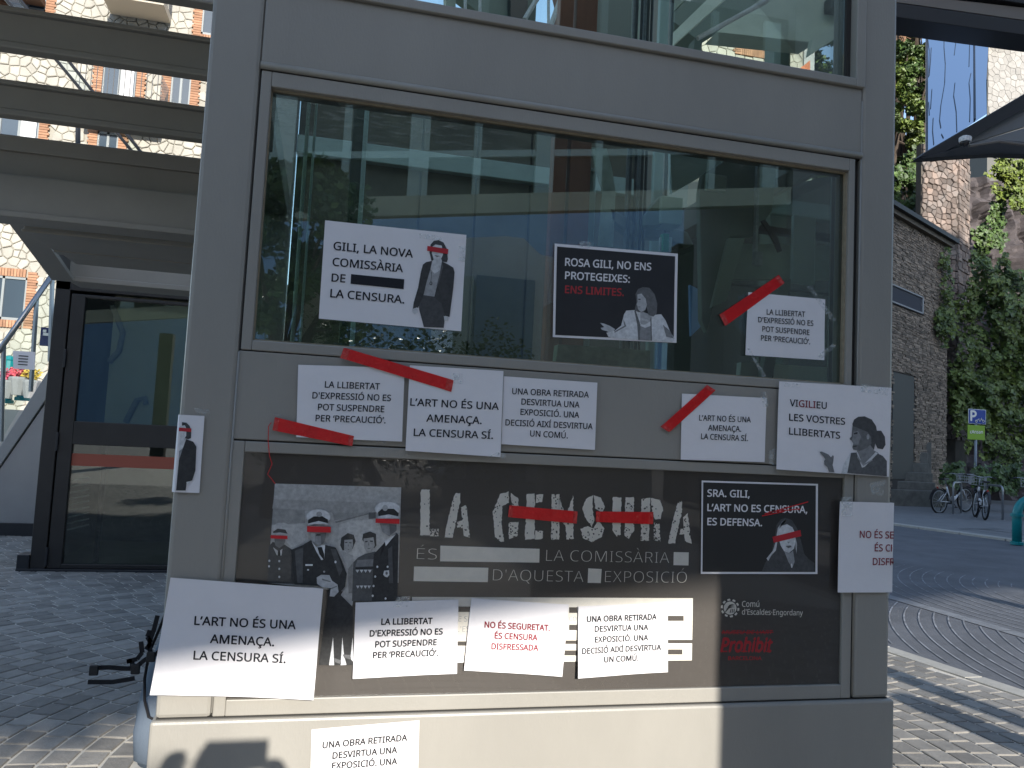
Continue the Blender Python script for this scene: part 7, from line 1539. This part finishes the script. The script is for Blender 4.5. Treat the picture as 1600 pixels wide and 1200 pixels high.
tree((mir(1180, 560, 26).x, mir(1180, 560, 26).y, 0), 8.5, (2.6, 2.2, 2.6, 20), 5000, .22, LEAFD, 'tree beyond the walkway behind the viewer on the right', 92)
# distant mountains behind the viewer and hills all round
def ridge(name, cx, cy, w, d, h, seed, m):
    mb = MB(); nx, ny = 50, 24
    for j in range(ny + 1):
        for i in range(nx + 1):
            u, v = i / nx * 2 - 1, j / ny * 2 - 1
            e = max(0, 1 - abs(u) ** 2.2) * max(0, 1 - abs(v) ** 1.6)
            n = .72 + .5 * noise.fractal(Vector((u * 2.2 + seed, v * 2.2, seed)), 1, 2, 6)
            mb.v.append((cx + u * w, cy + v * d, h * e * n - 2))
    for j in range(ny):
        for i in range(nx): a = j * (nx + 1) + i; mb.f.append((a, a + 1, a + nx + 2, a + nx + 1))
    return mb.build(name, m, None, kind='structure', smooth=True)
MTN = mat('hazy_mountain_blue', (.20, .28, .38), .95, var=.2, vscale=.02)  # bluish haze of distance is put into this colour
ridge('mountains', 0, -430, 900, 160, 166, 5, MTN)
ridge('mountains_far_side', -160, 330, 260, 160, 26, 2, MTN)

# ---- the photographer (throws the shadow at the lower left)
pr = empty('person', (.02, -.46, 0), label='photographer in dark jacket holding up a phone, standing behind the viewpoint', cat='person')
def skin_body(name, verts, edges, radii, root, m, parent):
    me = bpy.data.meshes.new(name); me.from_pydata([tuple(Vector(v) - Vector(parent.location)) for v in verts], edges, []); me.update()
    o = bpy.data.objects.new(name, me); COL.objects.link(o); o.parent = parent
    sk = o.modifiers.new('skin', 'SKIN'); sk.use_smooth_shade = True
    for i, r in enumerate(radii): me.skin_vertices[0].data[i].radius = (r, r) if not isinstance(r, tuple) else r
    me.skin_vertices[0].data[root].use_root = True
    ss = o.modifiers.new('sub', 'SUBSURF'); ss.levels = 1; ss.render_levels = 1
    me.materials.append(m); return o
V = [(.03, -.50, .95), (.03, -.50, 1.15), (.03, -.48, 1.32), (.03, -.46, 1.42), (.03, -.42, 1.50), (.03, -.40, 1.62),
     (-.15, -.47, 1.36), (-.27, -.34, 1.16), (-.155, -.09, 1.36),
     (.21, -.47, 1.36), (.35, -.34, 1.16), (.22, -.09, 1.33),
     (-.07, -.50, .86), (-.08, -.46, .48), (-.08, -.50, .08), (-.08, -.38, .04),
     (.13, -.50, .86), (.14, -.46, .48), (.14, -.50, .08), (.14, -.38, .04)]
E_ = [(0, 1), (1, 2), (2, 3), (3, 4), (4, 5), (2, 6), (6, 7), (7, 8), (2, 9), (9, 10), (10, 11), (0, 12), (12, 13), (13, 14), (14, 15), (0, 16), (16, 17), (17, 18), (18, 19)]
Rr = [(.16, .12), (.15, .11), (.17, .11), .06, .075, .085, .06, .045, .03, .06, .045, .03, .085, .06, .045, .04, .085, .06, .045, .04]
skin_body('body', V, E_, Rr, 0, mat('dark_jacket', (.04, .045, .06), .9), pr)
SK = mat('skin', (.45, .27, .2), .6)
def hand(side, w, parent):
    px = .0; V = [w, (w[0] + side * .0, w[1] + .03, w[2] + .03)]
    palm = Vector(w) + Vector((-side * .01, .03, .035)); V = [tuple(w), tuple(palm)]; E2 = [(0, 1)]; R2 = [.024, .026]
    for k in range(4):
        b = palm + Vector((-side * .005, .012, .028 - k * .017)); m1 = b + Vector((-side * .028, .014 + .002, .002)); t = m1 + Vector((-side * (.026 - .004 * abs(k - 1)), -.010, 0))
        n = len(V); V += [tuple(b), tuple(m1), tuple(t)]; E2 += [(1, n), (n, n + 1), (n + 1, n + 2)]; R2 += [.010, .009, .007]
    b = palm + Vector((-side * .012, -.012, -.02)); n = len(V); V += [tuple(b), tuple(b + Vector((-side * .03, -.004, .012)))]; E2 += [(1, n), (n, n + 1)]; R2 += [.011, .008]
    return skin_body('hand', V, E2, R2, 0, SK, parent)
hand(-1, (-.155, -.075, 1.375), pr); hand(1, (.175, -.075, 1.345), pr)
ph_ = MB().box(-.045, .118, -.028, -.020, 1.392, 1.472).build('phone', BLKMETAL, None, bevel=.003, label='black phone held level in both hands by the photographer', cat='phone')

r7 = random.Random(7)
ivy('slope_shrub', [(1412, 300, 26, 40), (1428, 262, 14, 30), (1405, 330, 20, 20)], 30.5, 2600, .2, LEAFM, 'shaded shrubs on the reddish slope just above the low stone building', r7)
